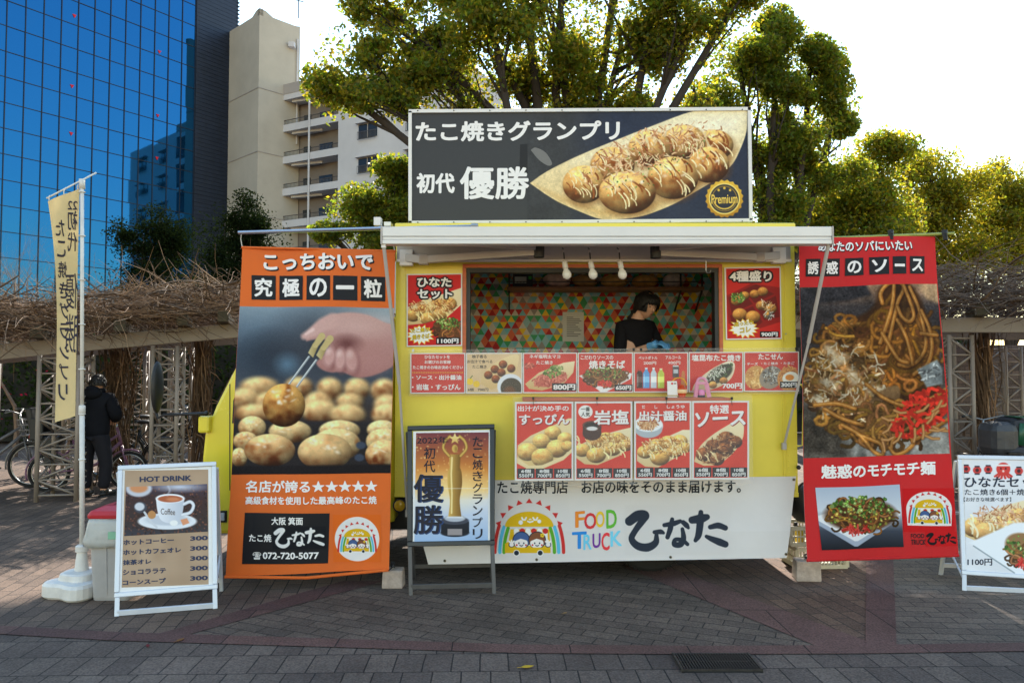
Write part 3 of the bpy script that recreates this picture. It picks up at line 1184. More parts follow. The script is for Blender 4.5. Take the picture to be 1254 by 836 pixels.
for k in range(1, NF):
    zz = k * FL + .57
    mb = MB()
    mb.bar(BO + bd * .05 - bn * .1 + Vector((0, 0, zz + .42)), BO + bd * (BW - .02) - bn * .1 + Vector((0, 0, zz + .42)), .06, .05, RAIL)
    for i in range(40):
        p = BO + bd * (.1 + (BW - .2) * i / 39) - bn * .1 + Vector((0, 0, zz))
        mb.bar(p, p + Vector((0, 0, .42)), .025, .025, RAIL)
    mb.build('balcony_railing', apt)
    for (t, w, h, zo) in ((1.05, .8, 1.75, -.6), (2.9, 1.5, 1.75, -.6)):
        p = BO + bd * t - bn * 1.57 + Vector((0, 0, zz + zo))
        f = MB()
        f.prism([p, p + bd * w, p + bd * w + Vector((0, 0, h)), p + Vector((0, 0, h))], bn * .06, WINDK)
        f.build('window', apt)
mb = MB()
mb.tube([BO + bd * (BW * .50) + bn * .1, BO + bd * (BW * .50) + bn * .1 + Vector((0, 0, BH - 1))], .09, PALE, 8)
mb.build('rain_pipe', apt)
for k in range(1, NF):
    for t in (8.6, 13.5):
        p = BO + bd * t + bn * .02 + Vector((0, 0, k * FL + .95))
        f = MB()
        f.prism([p, p + bd * 1.9, p + bd * 1.9 + Vector((0, 0, 1.15)), p + Vector((0, 0, 1.15))], bn * .05, WINDK)
        w = f.build('window', apt)
        f = MB()
        z1 = Vector((0, 0, 1.2))
        f.prism([p + z1 - bd * .15, p + z1 + bd * 2.05, p + z1 + bd * 2.05 + Vector((0, 0, .14)), p + z1 - bd * .15 + Vector((0, 0, .14))], bn * .4, PALE)
        for i in range(16):
            s = p + bd * (1.9 * i / 15) + bn * .22
            f.bar(s + Vector((0, 0, -.12)), s + Vector((0, 0, .5)), .025, .025, RAIL)
        f.bar(p + bn * .22 + Vector((0, 0, .5)), p + bd * 1.9 + bn * .22 + Vector((0, 0, .5)), .04, .04, RAIL)
        f.bar(p + bn * .22 + Vector((0, 0, -.12)), p + bd * 1.9 + bn * .22 + Vector((0, 0, -.12)), .04, .04, RAIL)
        f.bar(p + bd * .95 + bn * .06, p + bd * .95 + bn * .06 + Vector((0, 0, 1.15)), .06, .06, GREYP)
        f.build('window_guard', w)

# ------------------------------------------------------------------ trees
def leaf_mat(name, gain, tcol, tmix=0.5, rough=0.45):
    m = bpy.data.materials.new(name)
    m.use_nodes = True
    nt = m.node_tree
    b = nt.nodes['Principled BSDF']
    a = nt.nodes.new('ShaderNodeAttribute')
    a.attribute_name = 'print'
    nt.links.new(a.outputs['Color'], b.inputs['Base Color'])
    b.inputs['Roughness'].default_value = rough
    b.inputs['Specular IOR Level'].default_value = 0.25 if tmix > .3 else 0.0
    tr = nt.nodes.new('ShaderNodeBsdfTranslucent')
    mu = nt.nodes.new('ShaderNodeVectorMath')
    mu.operation = 'MULTIPLY'
    mu.inputs[1].default_value = tcol
    nt.links.new(a.outputs['Color'], mu.inputs[0])
    nt.links.new(mu.outputs[0], tr.inputs[0])
    mx = nt.nodes.new('ShaderNodeMixShader')
    mx.inputs[0].default_value = tmix
    nt.links.new(b.outputs[0], mx.inputs[1])
    nt.links.new(tr.outputs[0], mx.inputs[2])
    nt.links.new(mx.outputs[0], nt.nodes['Material Output'].inputs[0])
    return m


LEAF = leaf_mat('evergreen leaves', 1, (5.2, 4.2, 1.5), 0.55)
LEAFY = leaf_mat('backlit yellow leaves', 1, (5.4, 4.5, 1.5), 0.58)  # the yellow is backlit glow worked into the leaf colours
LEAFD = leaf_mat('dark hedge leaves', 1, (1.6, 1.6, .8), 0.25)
BARK = mat('grey brown bark', srgb(50, 42, 36), rough=0.9, noise=0.4, scale=9, bump=0.5, bscale=30, stretch=(1, 1, .25))


def leaves(mb, C, size, m, rgb, q, up=0.5, var=0.35):
    """one small pointed leaf per centre"""
    n = len(C)
    N = q.standard_normal((n, 3))
    N[:, 2] += up
    N /= np.linalg.norm(N, axis=1, keepdims=True)
    T = np.cross(N, q.standard_normal((n, 3)))
    T /= np.linalg.norm(T, axis=1, keepdims=True) + 1e-9
    B = np.cross(N, T)
    s = size * q.uniform(.6, 1.25, (n, 1))
    a, b2 = C - T * s * .5, C + T * s * .5
    c1 = C + B * s * .27 - T * s * .08 + N * s * .06
    c2 = C - B * s * .27 - T * s * .08 + N * s * .06
    V = np.stack([a, c1, b2, c2], 1).reshape(-1, 3)
    Q = np.arange(4 * n).reshape(-1, 4)
    base = np.array(rgb, float)[q.integers(0, len(rgb), n)]
    col = base * (1 + q.uniform(-var, var, (n, 1)))
    col = np.repeat(np.clip(col, 0.002, 1), 4, 0)
    mb.mi(m)
    mb.chunks.append((V, Q, col, m))


def grow(name, label, trunk_px, Y, blobs, nleaf, m, rgb, size=0.085, group=None, seed=1, clump=0.38, trunk_r=.2, cat='tree', limbs=True, fill=0.42, shell=0.5, loose=.2, wide=1.15):
    """blobs: (px, py, rpx, rpy, dY) in photo pixels at distance Y+dY"""
    q = np.random.default_rng(seed)
    base = at(trunk_px, 400, Y)
    base.z = 0
    t = thing(name, label, cat, base, group)
    Bs = []
    for (px, py, rx, ry, dY) in blobs:
        k = (Y + dY) / FPX
        Bs.append((at(px, py, Y + dY), rx * k * wide, (rx + ry) / 2 * k * 1.1, ry * k * wide))
    vol = np.array([(b[1] * b[2] * b[3]) ** .75 for b in Bs])
    vol = vol / vol.sum()
    crown = MB()
    tr = MB()
    fork = base + Vector((0, 0, min(max(1.6, .32 * max(b[0].z for b in Bs)), 4.5)))
    wob = Vector((q.normal(0, .12), q.normal(0, .12), 0))
    tr.tube([base + Vector((0, 0, -.1)), base + Vector((0, 0, .25)), base.lerp(fork, .5) + wob, fork], [trunk_r * 1.5, trunk_r * 1.1, trunk_r, trunk_r * .85], BARK, 9)
    for (c, rx, ry, rz), w in zip(Bs, vol):
        n = int(nleaf * w)
        ncl = max(4, int(rx * ry * rz * 4.19 * fill / (clump ** 3 * 1.2)))
        D = q.standard_normal((ncl, 3))
        D /= np.linalg.norm(D, axis=1, keepdims=True)
        rad = q.uniform(0, 1, (ncl, 1)) ** shell
        # clumps gather round a few boughs, so the crown is lumpy at two scales with gaps between
        nb_ = max(4, int(5 + rx * rz * 1.3))
        Bd = q.standard_normal((nb_, 3))
        Bd /= np.linalg.norm(Bd, axis=1, keepdims=True)
        Bc = Bd * q.uniform(.25, .92, (nb_, 1))
        br_ = q.uniform(.22, .44, nb_)
        pick = q.integers(0, nb_, ncl)
        U = Bc[pick] + D * rad * br_[pick][:, None]
        CC = np.array(c) + U * np.array([rx, ry, rz])
        wts = q.uniform(.4, 1.6, ncl)
        idx = q.choice(ncl, n, p=wts / wts.sum())
        cr = clump * q.uniform(.55, 1.3, ncl)
        o = q.standard_normal((n, 3))
        o /= np.linalg.norm(o, axis=1, keepdims=True)
        o *= q.uniform(0, 1, (n, 1)) ** .45 * cr[idx][:, None]
        o[:, 2] *= .75
        P = CC[idx] + o
        # a third of the leaves hang loosely between the clumps, thinning outwards
        nl = int(n * loose)
        Dl = q.standard_normal((nl, 3))
        Dl /= np.linalg.norm(Dl, axis=1, keepdims=True)
        tw = np.array(c) + Dl * q.uniform(0, 1, (nl, 1)) ** .45 * np.array([rx, ry, rz]) * q.uniform(.8, 1.12, (nl, 1))
        P[:nl] = tw
        leaves(crown, P[P[:, 2] > .25], size, m, rgb, q)
        if limbs:
            cv = Vector(c)
            mid_ = fork.lerp(cv, .5) + Vector((q.normal(0, .25), q.normal(0, .25), q.normal(.1, .2)))
            r0 = trunk_r * .62
            tip = cv + Vector((0, 0, rz * .5))
            tr.tube([fork - Vector((0, 0, .15)), fork.lerp(mid_, .5) + Vector((q.normal(0, .1), q.normal(0, .1), 0)), mid_, cv, tip], [r0, r0 * .8, r0 * .62, r0 * .4, .012], BARK, 7)
            for k in q.choice(ncl, min(ncl, 9), replace=False):
                e = Vector(CC[k])
                s = mid_.lerp(cv, q.uniform(.2, 1.0))
                h = s.lerp(e, .5) + Vector(q.normal(0, .12, 3))
                tr.tube([s, h, e], [r0 * .28, r0 * .16, .006], BARK, 5)
    tr.build('trunk', t, smooth=True)
    crown.build('crown', t)
    return t


GR = [(.050, .085, .014), (.062, .095, .016), (.040, .070, .014), (.085, .105, .018)]
GY = [(.085, .095, .014), (.105, .10, .014), (.060, .085, .014), (.125, .11, .016)]  # yellower tones put the glow of sun from behind into the leaf colour
GDD = [(.010, .017, .007), (.014, .022, .008), (.008, .013, .006)]  # near-black tones put shade into the leaf colour; the tower casts none here
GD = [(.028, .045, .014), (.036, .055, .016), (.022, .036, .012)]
TG = 'evergreen trees in the square behind the truck'
grow('camphor_tree', 'big spreading evergreen tree with dark forked limbs rising behind the roof sign', 690, 13.0,
     [(412, 105, 30, 40, -.3), (446, 72, 54, 44, 0), (478, 118, 52, 30, -.2), (520, 55, 62, 58, .3), (560, 110, 52, 40, 0), (606, 45, 60, 66, -.4), (640, 108, 46, 34, .8), (690, 50, 66, 62, .4), (760, 62, 70, 60, .6), (735, 125, 60, 30, .4),
      (840, 45, 56, 42, 0), (895, 12, 40, 34, -.2), (850, 118, 34, 26, .5), (470, 0, 50, 40, .5), (560, -40, 90, 60, .3), (690, -60, 100, 60, .5), (810, -50, 90, 60, .5), (640, -150, 130, 70, .8), (770, -140, 110, 70, 1)],
     130000, LEAF, GR[:2] + GY, .10, TG, 11, trunk_r=.2)
grow('camphor_tree', 'dark dense evergreen tree rising right of the roof sign', 945, 15.5,
     [(905, 80, 46, 36, 0), (950, 52, 40, 30, .5), (992, 78, 38, 38, .4), (880, 128, 36, 26, -.4), (948, 118, 44, 34, 0), (1022, 138, 34, 34, .3), (985, 172, 44, 34, -.3), (930, 185, 44, 32, .2), (1008, 212, 34, 28, .3), (950, 240, 52, 36, 0), (940, 290, 60, 30, 0)],
     84000, LEAF, GR[:2] + GY[:3], .10, TG, 12, trunk_r=.2, loose=.15, wide=1.0, fill=.36)
grow('camphor_tree', 'low bright green tree crown showing left of the roof sign', 455, 15.0,
     [(484, 222, 26, 24, 0), (444, 258, 42, 24, .2), (405, 285, 24, 16, -.2), (484, 275, 40, 34, .2), (540, 250, 60, 50, .5)],
     50000, LEAF, GR + GY[:3], .095, TG, 13, trunk_r=.12)
grow('camphor_tree', 'yellow green tree over the red noodle banner, right of the dark dense one', 1035, 18.5,
     [(1070, 200, 34, 36, 0), (1045, 240, 52, 40, 0), (1000, 275, 52, 38, .2), (1080, 265, 42, 42, .4), (1035, 305, 70, 36, 0)],
     55000, LEAFY, GY + GR[:1], .11, TG, 14, loose=.36, trunk_r=.16, fill=.4, clump=.46)
grow('camphor_tree', 'loose tree with backlight-yellow leaves and bare gaps in the row to the right of the banner', 1150, 21.0,
     [(1140, 215, 40, 32, 0), (1165, 250, 50, 36, .3), (1120, 275, 40, 40, 0), (1160, 305, 60, 34, .2)],
     34000, LEAFY, GY, .115, TG, 15, loose=.4, trunk_r=.16, fill=.32, clump=.46)
grow('camphor_tree', 'thin tree with backlight-yellow leaves at the far end of the row, cut by the picture edge', 1235, 22.0,
     [(1225, 235, 40, 32, 0), (1260, 255, 46, 46, .3), (1215, 285, 44, 40, 0), (1240, 320, 70, 30, .2), (1310, 270, 50, 60, .2)],
     36000, LEAFY, GY, .115, TG, 16, loose=.4, trunk_r=.16, fill=.32, clump=.46)
grow('dark_tree', 'dark bushy tree with shade-coloured leaves beside the louvred tower corner', 300, 30,
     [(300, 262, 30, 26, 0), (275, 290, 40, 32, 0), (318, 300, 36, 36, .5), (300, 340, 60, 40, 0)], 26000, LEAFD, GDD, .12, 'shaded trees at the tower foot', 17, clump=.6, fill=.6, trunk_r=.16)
grow('dark_tree', 'dark round tree added in place of a reflection in the blue tower glass', 190, 33,  # added tree standing in for a dark reflection in the glass
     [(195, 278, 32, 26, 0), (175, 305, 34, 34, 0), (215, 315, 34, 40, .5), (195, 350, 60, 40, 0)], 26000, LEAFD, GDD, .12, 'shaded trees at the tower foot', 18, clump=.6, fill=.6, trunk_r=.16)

# bare shrub over the pergola at the left edge
mb = MB()
q = np.random.default_rng(3)
TWIG = mat('bare grey twigs', srgb(128, 108, 92), rough=0.85, noise=0.3, scale=12)
b0 = at(22, 400, 14.0)
b0.z = 0
def branch(p, d, L, r, lev):
    pts, rs = [p], [r]
    for i in range(4):
        d = (d + Vector(q.normal(0, .16, 3))).normalized()
        p = p + d * L / 4
        pts.append(p)
        rs.append(r * (1 - .2 * (i + 1)))
        if lev > 0 and i > 0:
            for _ in range(2):
                branch(p, (d + Vector(q.normal(0, .55, 3)) + Vector((0, 0, .1))).normalized(), L * .62, rs[-1] * .62, lev - 1)
    mb.tube(pts, rs, TWIG, 4)
branch(b0, Vector((0, 0, 1)), 2.1, .05, 0)
for k in range(5):
    branch(b0 + Vector((0, 0, 2.0)), Vector((q.normal(0, .7), q.normal(0, .5), .7)).normalized(), 1.3, .03, 3)
tag(mb.build('bare_tree', base=b0), 'small leafless tree with fine pale twigs above the pergola at the left edge', 'tree')

# ------------------------------------------------------------------ pergola
STEEL = mat('taupe painted steel', srgb(140, 127, 116), rough=0.5, noise=0.1, scale=5, bump=0.05)
MOSS = mat('mossy weathered timber', srgb(74, 66, 50), rough=0.9, noise=0.45, scale=6, bump=0.4, bscale=25)
VINE = mat('dry brown vine', srgb(150, 118, 88), rough=0.8, noise=0.6, scale=5)
VINEG = mat('dry grey vine', srgb(122, 106, 96), rough=0.85, noise=0.4, scale=5)
VINED = mat('brown twisted vine trunk', srgb(86, 64, 44), rough=0.9, noise=0.4, scale=9, bump=.3)
BP = [(-330, 444, 8.3), (-160, 441, 8.7), (-60, 437, 9.0), (0, 431, 9.2), (100, 421, 9.55), (200, 412.5, 9.9), (300, 404, 10.2), (480, 397, 10.6), (700, 392, 10.7), (950, 394, 10.3), (1147, 398, 9.8), (1254, 398, 9.3), (1400, 396, 8.8), (1560, 392, 8.3)]
beam_pts = [at(px, py, Y) for px, py, Y in BP]
perg = thing('pergola', 'curved taupe steel pergola with lattice columns under a roof of dry vines', 'pergola', (beam_pts[4].x, beam_pts[4].y, 0))
mb = MB()
back_pts = []
for i in range(len(beam_pts) - 1):
    a_, b2 = beam_pts[i], beam_pts[i + 1]
    mb.bar(a_, b2 + (b2 - a_).normalized() * .01, 0.12, 0.19, STEEL)
mb.build('beam', perg, bevel=.008)
mb = MB()
back_pts = [p + Vector((p.x * .22, 2.6, .02)) for p in beam_pts]
for i in range(len(back_pts) - 1):
    a_, b2 = back_pts[i], back_pts[i + 1]
    mb.bar(a_, b2 + (b2 - a_).normalized() * .01, 0.12, 0.19, STEEL)
mb.build('beam', perg)


def lattice(p, top, w=.3, rot=0.0):
    """four-chord lattice column: p foot centre"""
    mb = MB()
    rz = Matrix.Rotation(rot, 3, 'Z')
    cs = [rz @ Vector((sx * w / 2, sy * w / 2, 0)) for sx, sy in ((-1, -1), (1, -1), (1, 1), (-1, 1))]
    for c_ in cs:
        mb.tube([p + c_, Vector((p.x + c_.x, p.y + c_.y, top))], .027, STEEL, 8)
    n = 9
    for f in range(4):
        a_, b2 = cs[f], cs[(f + 1) % 4]
        for k in range(n):
            z0, z1 = .08 + (top - .12) * k / n, .08 + (top - .12) * (k + 1) / n
            s, e = (a_, b2) if (k + f) % 2 else (b2, a_)
            mb.tube([p + s + Vector((0, 0, z0)), p + e + Vector((0, 0, z1))], .013, STEEL, 6)
            mb.tube([p + a_ + Vector((0, 0, z1)), p + b2 + Vector((0, 0, z1))], .011, STEEL, 6)
        mb.tube([p + a_ + Vector((0, 0, .08)), p + b2 + Vector((0, 0, .08))], .013, STEEL, 6)
    mb.build('column', perg, smooth=True)


for (px, Y, tp, w) in ((82, 9.35, 432, .44), (206, 9.9, 421, .30), (1166, 9.75, 408, .32), (-175, 8.75, 446, .4), (1430, 8.9, 406, .35)):
    p = at(px, 455, Y)
    p.z = 0
    lattice(p, at(px, tp, Y).z - .03, w, .15)
for (px, Y) in ((166, 12.4), (222, 12.5), (96, 12.2), (370, 13), (1230, 12.2), (-20, 11.9)):
    p = at(px, 455, Y)
    p.z = 0
    lattice(p, 1.95, .32, .3)
q = np.random.default_rng(21)
nr = 0
for i in range(len(beam_pts) - 1):
    a_, b2 = beam_pts[i], beam_pts[i + 1]
    c_, d_ = back_pts[i], back_pts[i + 1]
    n = max(1, int((b2 - a_).length / .5))
    for k in range(n):
        t = (k + .5) / n
        s, e = a_.lerp(b2, t), c_.lerp(d_, t)
        dr = (e - s).normalized()
        mb = MB()
        z = Vector((0, 0, .165 + q.uniform(-.01, .01)))
        mb.bar(s - dr * q.uniform(.45, .65) + z, e + dr * .4 + z, .13, .14, MOSS)
        mb.build('rafter', perg, bevel=.01)
        nr += 1

# dry vines over the pergola (a tangle nobody could count)
def vines(name, i0, i1, n, m, seed, zlo=.27, zhi=.60, front_=.75):
    q = np.random.default_rng(seed)
    segs = [(beam_pts[i], beam_pts[i + 1], back_pts[i], back_pts[i + 1]) for i in range(i0, i1)]
    lens = np.array([(s[1] - s[0]).length for s in segs])
    V, F, Cc = [], [], []
    mb = MB()
    for k in range(n):
        s = segs[q.choice(len(segs), p=lens / lens.sum())]
        t, w = q.uniform(), q.uniform() ** 1.5 * 1.25 - .22
        p = s[0].lerp(s[1], t).lerp(s[2].lerp(s[3], t), w) + Vector((0, 0, zlo + (zhi - zlo) * q.uniform() ** 2.2))
        az = q.uniform(0, 2 * math.pi)
        up = q.normal(.16, .34)
        d = Vector((math.cos(az), .7 * math.sin(az), up)).normalized()
        L = q.uniform(.25, .9)
        k_ = q.uniform()
        r = q.uniform(.0022, .0055) if k_ < .86 else (q.uniform(.0081, .012) if k_ < .98 else q.uniform(.016, .028))
        if q.uniform() < .30:
            p.z -= q.uniform(.0, .05)
            d.z *= .3
            L *= 1.5
        pts, rs = [], []
        for i in range(5):
            pts.append(p)
            rs.append(r * (1 - .17 * i))
            p = p + d * L / 4
            d = (d + Vector(q.normal(0, .22, 3)) + Vector((0, 0, -.06))).normalized()
        mb.tube(pts, rs, (VINED if q.uniform() < .3 else m) if r < .008 else VINED, 4, cap=False)  # some fine stems coloured dark to paint in shade within the tangle
    # long whippy shoots standing out of the tangle
    for k in range(n // 14):
        s = segs[q.choice(len(segs), p=lens / lens.sum())]
        p = s[0].lerp(s[1], q.uniform()).lerp(s[2].lerp(s[3], q.uniform()), q.uniform(-.15, .7)) + Vector((0, 0, zlo + .12))
        d = Vector((q.normal(0, .8), q.normal(-.15, .35), q.uniform(.25, .9))).normalized()
        L = q.uniform(.25, .6)
        pts = [p, p + d * L * .4, p + d * L * .75 + Vector((0, 0, -.03)), p + d * L + Vector((q.normal(0, .05), 0, -.10))]
        mb.tube(pts, [.006, .0045, .003, .0012], m, 4, cap=False)
    o = mb.build(name, base=(beam_pts[i0].x, beam_pts[i0].y, 0))
    return tag(o, kind='stuff')


tag(vines('dry_vines', 0, 6, 7200, VINE, 31), 'tangle of pale dry vine stems heaped over the left pergola roof', 'vines')
tag(vines('dry_vines', 9, 13, 5200, VINEG, 32, .26, .70), 'tangle of grey dry vine stems heaped over the right pergola roof', 'vines')


def hanging_vine(px, Y, y0, y1, wpx, n, label, seed):
    q = np.random.default_rng(seed)
    mb = MB()
    b0 = at(px, 455, Y)
    b0.z = 0
    zt, zb = at(px, y0, Y).z, max(0, at(px, y1, Y).z)
    w = wpx / FPX * Y
    for k in range(n):
        x, y = q.normal(0, w * .42), q.normal(0, w * .36)
        thick = q.uniform() < .2
        r = q.uniform(.012, .024) if thick else q.uniform(.003, .009)
        ph, ph2, am = q.uniform(0, 6.3), q.uniform(3, 11), q.uniform(.02, .09)
        z0 = zb if q.uniform() < .7 else zb + (zt - zb) * q.uniform(.1, .6)
        pts = []
        for i in range(16):
            t = i / 15
            pts.append(b0 + Vector((x * (1 - .45 * math.sin(t * 3.1)) + am * math.sin(ph + t * ph2), y + am * math.cos(ph + t * ph2 * .9), z0 + (zt - z0) * t)))
            x += q.normal(0, .012)
        mb.tube(pts, r, VINED if thick or q.uniform() < .7 else VINE, 5)
        if q.uniform() < .6:
            i = q.integers(3, 14)
            e = pts[i]
            d = Vector((q.normal(0, 1), q.normal(0, 1), q.normal(-.2, .6))).normalized()
            mb.tube([e, e + d * .12, e + d * .22 + Vector((0, 0, -.05)), e + d * .3 + Vector((0, 0, -.14))], [r * .6, r * .5, r * .35, .001], VINE, 4)
    tag(mb.build('vine_trunk', base=b0), label, 'vine', 'twisted vine trunks climbing the pergola')


hanging_vine(146, 10.6, 425, 610, 26, 75, 'thick bundle of brown twisted vines just right of the standing man', 41)
hanging_vine(247, 11.0, 415, 600, 20, 50, 'bundle of brown twisted vines between the lattice column and the yellow cab', 42)
hanging_vine(1205, 10.4, 405, 600, 17, 55, 'bundle of brown twisted vines right of the lattice column behind the noodle banner', 43)

# ------------------------------------------------------------------ hedge and walls behind the pergola
def hedge(name, label, p0, p1, h, depth, n, seed, flowers=0):
    q = np.random.default_rng(seed)
    p0, p1 = Vector(p0), Vector(p1)
    mb = MB()
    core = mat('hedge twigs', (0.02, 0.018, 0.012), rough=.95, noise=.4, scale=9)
    t = q.uniform(0, 1, n)
    C = np.array(p0)[None] + t[:, None] * np.array(p1 - p0)[None]
    C[:, 1] += q.uniform(-depth / 2, depth / 2, n)
    hh = h * (0.82 + .18 * np.sin(t * 37) * np.sin(t * 11 + 1))
    C[:, 2] = q.uniform(0.02, 1, n) ** .8 * hh
    leaves(mb, C, .12, LEAFD, GD, q)
    if flowers:
        k = q.choice(n, flowers)
        P = C[k].copy()
        P[:, 1] -= depth * .3
        leaves(mb, P, .11, LEAFD, [(.5, .02, .06), (.4, .01, .04)], q)
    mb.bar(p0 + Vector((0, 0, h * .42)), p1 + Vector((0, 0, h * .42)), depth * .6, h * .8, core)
    return tag(mb.build(name, base=p0), label, 'hedge')


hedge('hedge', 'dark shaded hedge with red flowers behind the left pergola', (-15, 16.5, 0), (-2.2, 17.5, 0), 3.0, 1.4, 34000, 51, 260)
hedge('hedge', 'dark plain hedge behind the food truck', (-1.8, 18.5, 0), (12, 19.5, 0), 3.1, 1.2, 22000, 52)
BRICK = paver_mat('grey brown facing brick', (120, 104, 96), (96, 84, 80), (70, 64, 60), 0.23, 0.075, 0)
w0, w1 = at(1140, 455, 12.6), at(1420, 455, 12.6)
mb = MB()
# vertical wall: brick rows must run along its length, so the wall is built lying down and stood up
L, Hh, Th = 4.6, 2.0, .25
mb.box((L / 2, Hh / 2, 0), (L, Hh, Th), BRICK)
wall = mb.build('brick_wall', base=(0, 0, 0))
wall.rotation_euler = (R(90), 0, R(2))
wall.location = (w0.x, 12.9, 0)
tag(wall, 'low grey brown brick wall in shade behind the right pergola column', 'wall')
# ================================================================== FOOD TRUCK
YF = 5.8                                   # serving side of the body
YELLOW = mat('yellow vehicle paint', srgb(233, 211, 70), rough=0.38, noise=0.10, scale=1.3, bump=0.03, bscale=2, coat=.2)
YELCAB = mat('glossy yellow cab paint', srgb(231, 212, 56), rough=0.25, noise=0.03, scale=1.5, coat=.6)
ALU = mat('white anodised aluminium', srgb(222, 218, 214), rough=0.4, noise=0.06, scale=4)
ALUD = mat('grey white aluminium', srgb(176, 168, 162), rough=0.45, noise=0.1, scale=4)
FAB = mat('beige awning cloth', srgb(196, 180, 164), rough=0.85, noise=0.12, scale=5)
BLACK = mat('black plastic', srgb(24, 24, 26), rough=0.5, noise=0.2, scale=14)
RUBBER = mat('tyre rubber', srgb(30, 29, 29), rough=0.85, noise=0.25, scale=20, bump=.2)
CHROME = mat('polished steel tube', srgb(190, 192, 196), rough=0.18, metal=1.0, noise=0.05, scale=6)
STEELR = mat('brushed steel', srgb(170, 170, 170), rough=0.35, metal=1.0, noise=0.12, scale=20)
ORANGEW = mat('orange varnished timber', srgb(188, 92, 48), rough=0.5, noise=0.25, scale=7, stretch=(.4, 4, 4))
WOOD = mat('shelf timber', srgb(150, 104, 66), rough=0.6, noise=0.3, scale=6, stretch=(.4, 4, 4))
INNER = mat('grey interior lining', srgb(226, 224, 218), rough=0.6, noise=0.1, scale=3)
CLEAR = mat('clear plastic sheet', (0.85, 0.86, 0.86), rough=0.12, alpha=0.045, spec=0.5, bump=0.1, bscale=6)
LAMPW = mat('white lamp glass', srgb(232, 228, 220), rough=0.25, noise=.03, scale=9)
WHITEP = mat('white plastic', srgb(222, 220, 216), rough=0.45, noise=0.06, scale=9)

xl, xr = at(484, 455, YF).x, at(975, 455, YF).x
zb, zt = at(700, 606, YF).z, at(700, 281, YF).z
YB = YF + 1.62
truck = thing('food_truck', 'yellow food truck with an open serving hatch under a white awning', 'food truck', ((xl + xr) / 2, YF + .8, 0))
wx0, wx1 = at(571, 380, YF).x, at(880, 380, YF).x
wz1, wz0 = at(720, 328, YF).z, 1.40
T = .05
mb = MB()
# serving wall with the opening left out, butt-jointed panels
def bx(x0, x1, y0, y1, z0, z1, m):
    mb.box(((x0 + x1) / 2, (y0 + y1) / 2, (z0 + z1) / 2), (x1 - x0, y1 - y0, z1 - z0), m)
bx(xl, wx0, YF, YF + T, zb, zt, YELLOW)
bx(wx1, xr, YF, YF + T, zb, zt, YELLOW)
bx(wx0, wx1, YF, YF + T, zb, wz0, YELLOW)
bx(wx0, wx1, YF, YF + T, wz1, zt, YELLOW)
bx(xl, xl + T, YF + T, YB, zb, zt, YELLOW)
bx(xr - T, xr, YF + T, YB, zb, zt, YELLOW)
bx(xl + T, xr - T, YB - T, YB, zb, zt, YELLOW)
# corner flange strips and rivets
for x in (xl + .038, xr - .045):
    bx(x - .037, x + .037, YF - .006, YF - .0005, zb + .01, zt - .02, YELLOW)
    for k in range(46):
        z = zb + .04 + k * .044
        for dx in (-.024, .026):
            mb.ball((x + dx, YF - .007, z), .0045, YELLOW, 6, 4)
xs_ = at(958, 455, YF).x
bx(xs_ - .004, xs_ + .004, YF - .008, YF - .0005, zb + .05, zt - .1, YELLOW)
bx(xl, xr, YF - .012, YF - .001, zb - .012, zb + .02, YELLOW)
body = mb.build('body', truck)
mb = MB()
bx(xl - .01, xr + .01, YF - .012, YB + .01, zt + .001, zt + .05, YELLOW)
mb.build('roof', truck, bevel=.012)
mb = MB()
bx(xl + T, xr - T, YF + T, YB - T, zb + .02, zb + .16, INNER)
bx(xl + T, xr - T, YF + T, YB - T, zt - .03, zt - .002, INNER)
bx(xl + T + .001, xl + T + .012, YF + T, YB - T, zb + .16, zt - .03, INNER)
bx(xr - T - .012, xr - T - .001, YF + T, YB - T, zb + .16, zt - .03, INNER)
bx(wx0 - .2, wx1 + .2, YF + T + .01, YF + .52, wz0 - .55, wz0 - .07, STEELR)
mb.build('interior_lining', truck)
# hatch frame: orange outer trim, dark inner reveal
mb = MB()
f = .028
bx(wx0 - f, wx1 + f, YF - .014, YF - .001, wz1 + .001, wz1 + f, ORANGEW)
bx(wx0 - f, wx0 - .001, YF - .014, YF - .001, wz0, wz1, ORANGEW)
bx(wx1 + .001, wx1 + f, YF - .014, YF - .001, wz0, wz1, ORANGEW)
g_ = .035
bx(wx0, wx1, YF - .004, YF + .09, wz1 - g_, wz1 - .001, BLACK)
bx(wx0 + .001, wx0 + .03, YF - .004, YF + .09, wz0, wz1 - g_, BLACK)
bx(wx1 - .03, wx1 - .001, YF - .004, YF + .09, wz0, wz1 - g_, BLACK)
mb.build('hatch_frame', truck)
# patterned wall lining of coloured triangles
mb = MB()
INK = [flat(c, .5) for c in ((206, 196, 184), (150, 142, 136), (176, 34, 36), (216, 104, 68), (232, 190, 48), (64, 156, 100), (120, 186, 198), (150, 186, 190))]
q = np.random.default_rng(8)
tw, th_ = .074, .062
yy = YB - T - .004
zz = 1.35
row = 0
x_lo, x_hi = xl + T + .02, xr - T - .02
while zz < zt - .04:
    x = x_lo + (row % 2) * tw / 2
    prev = -1
    while x < x_hi - tw:
        for up in (0, 1):
            c = int(q.integers(8))
            while c == prev:
                c = int(q.integers(8))
            prev = c
            if up == 0:
                P = [(x, yy, zz), (x + tw, yy, zz), (x + tw / 2, yy, zz + th_)]
            else:
                P = [(x + tw / 2, yy, zz + th_), (x + tw, yy, zz), (x + 1.5 * tw, yy, zz + th_)]
            mb.add(P, [(0, 1, 2)], INK[c])
        x += tw
    zz += th_
    row += 1
mb.build('patterned_lining', truck)
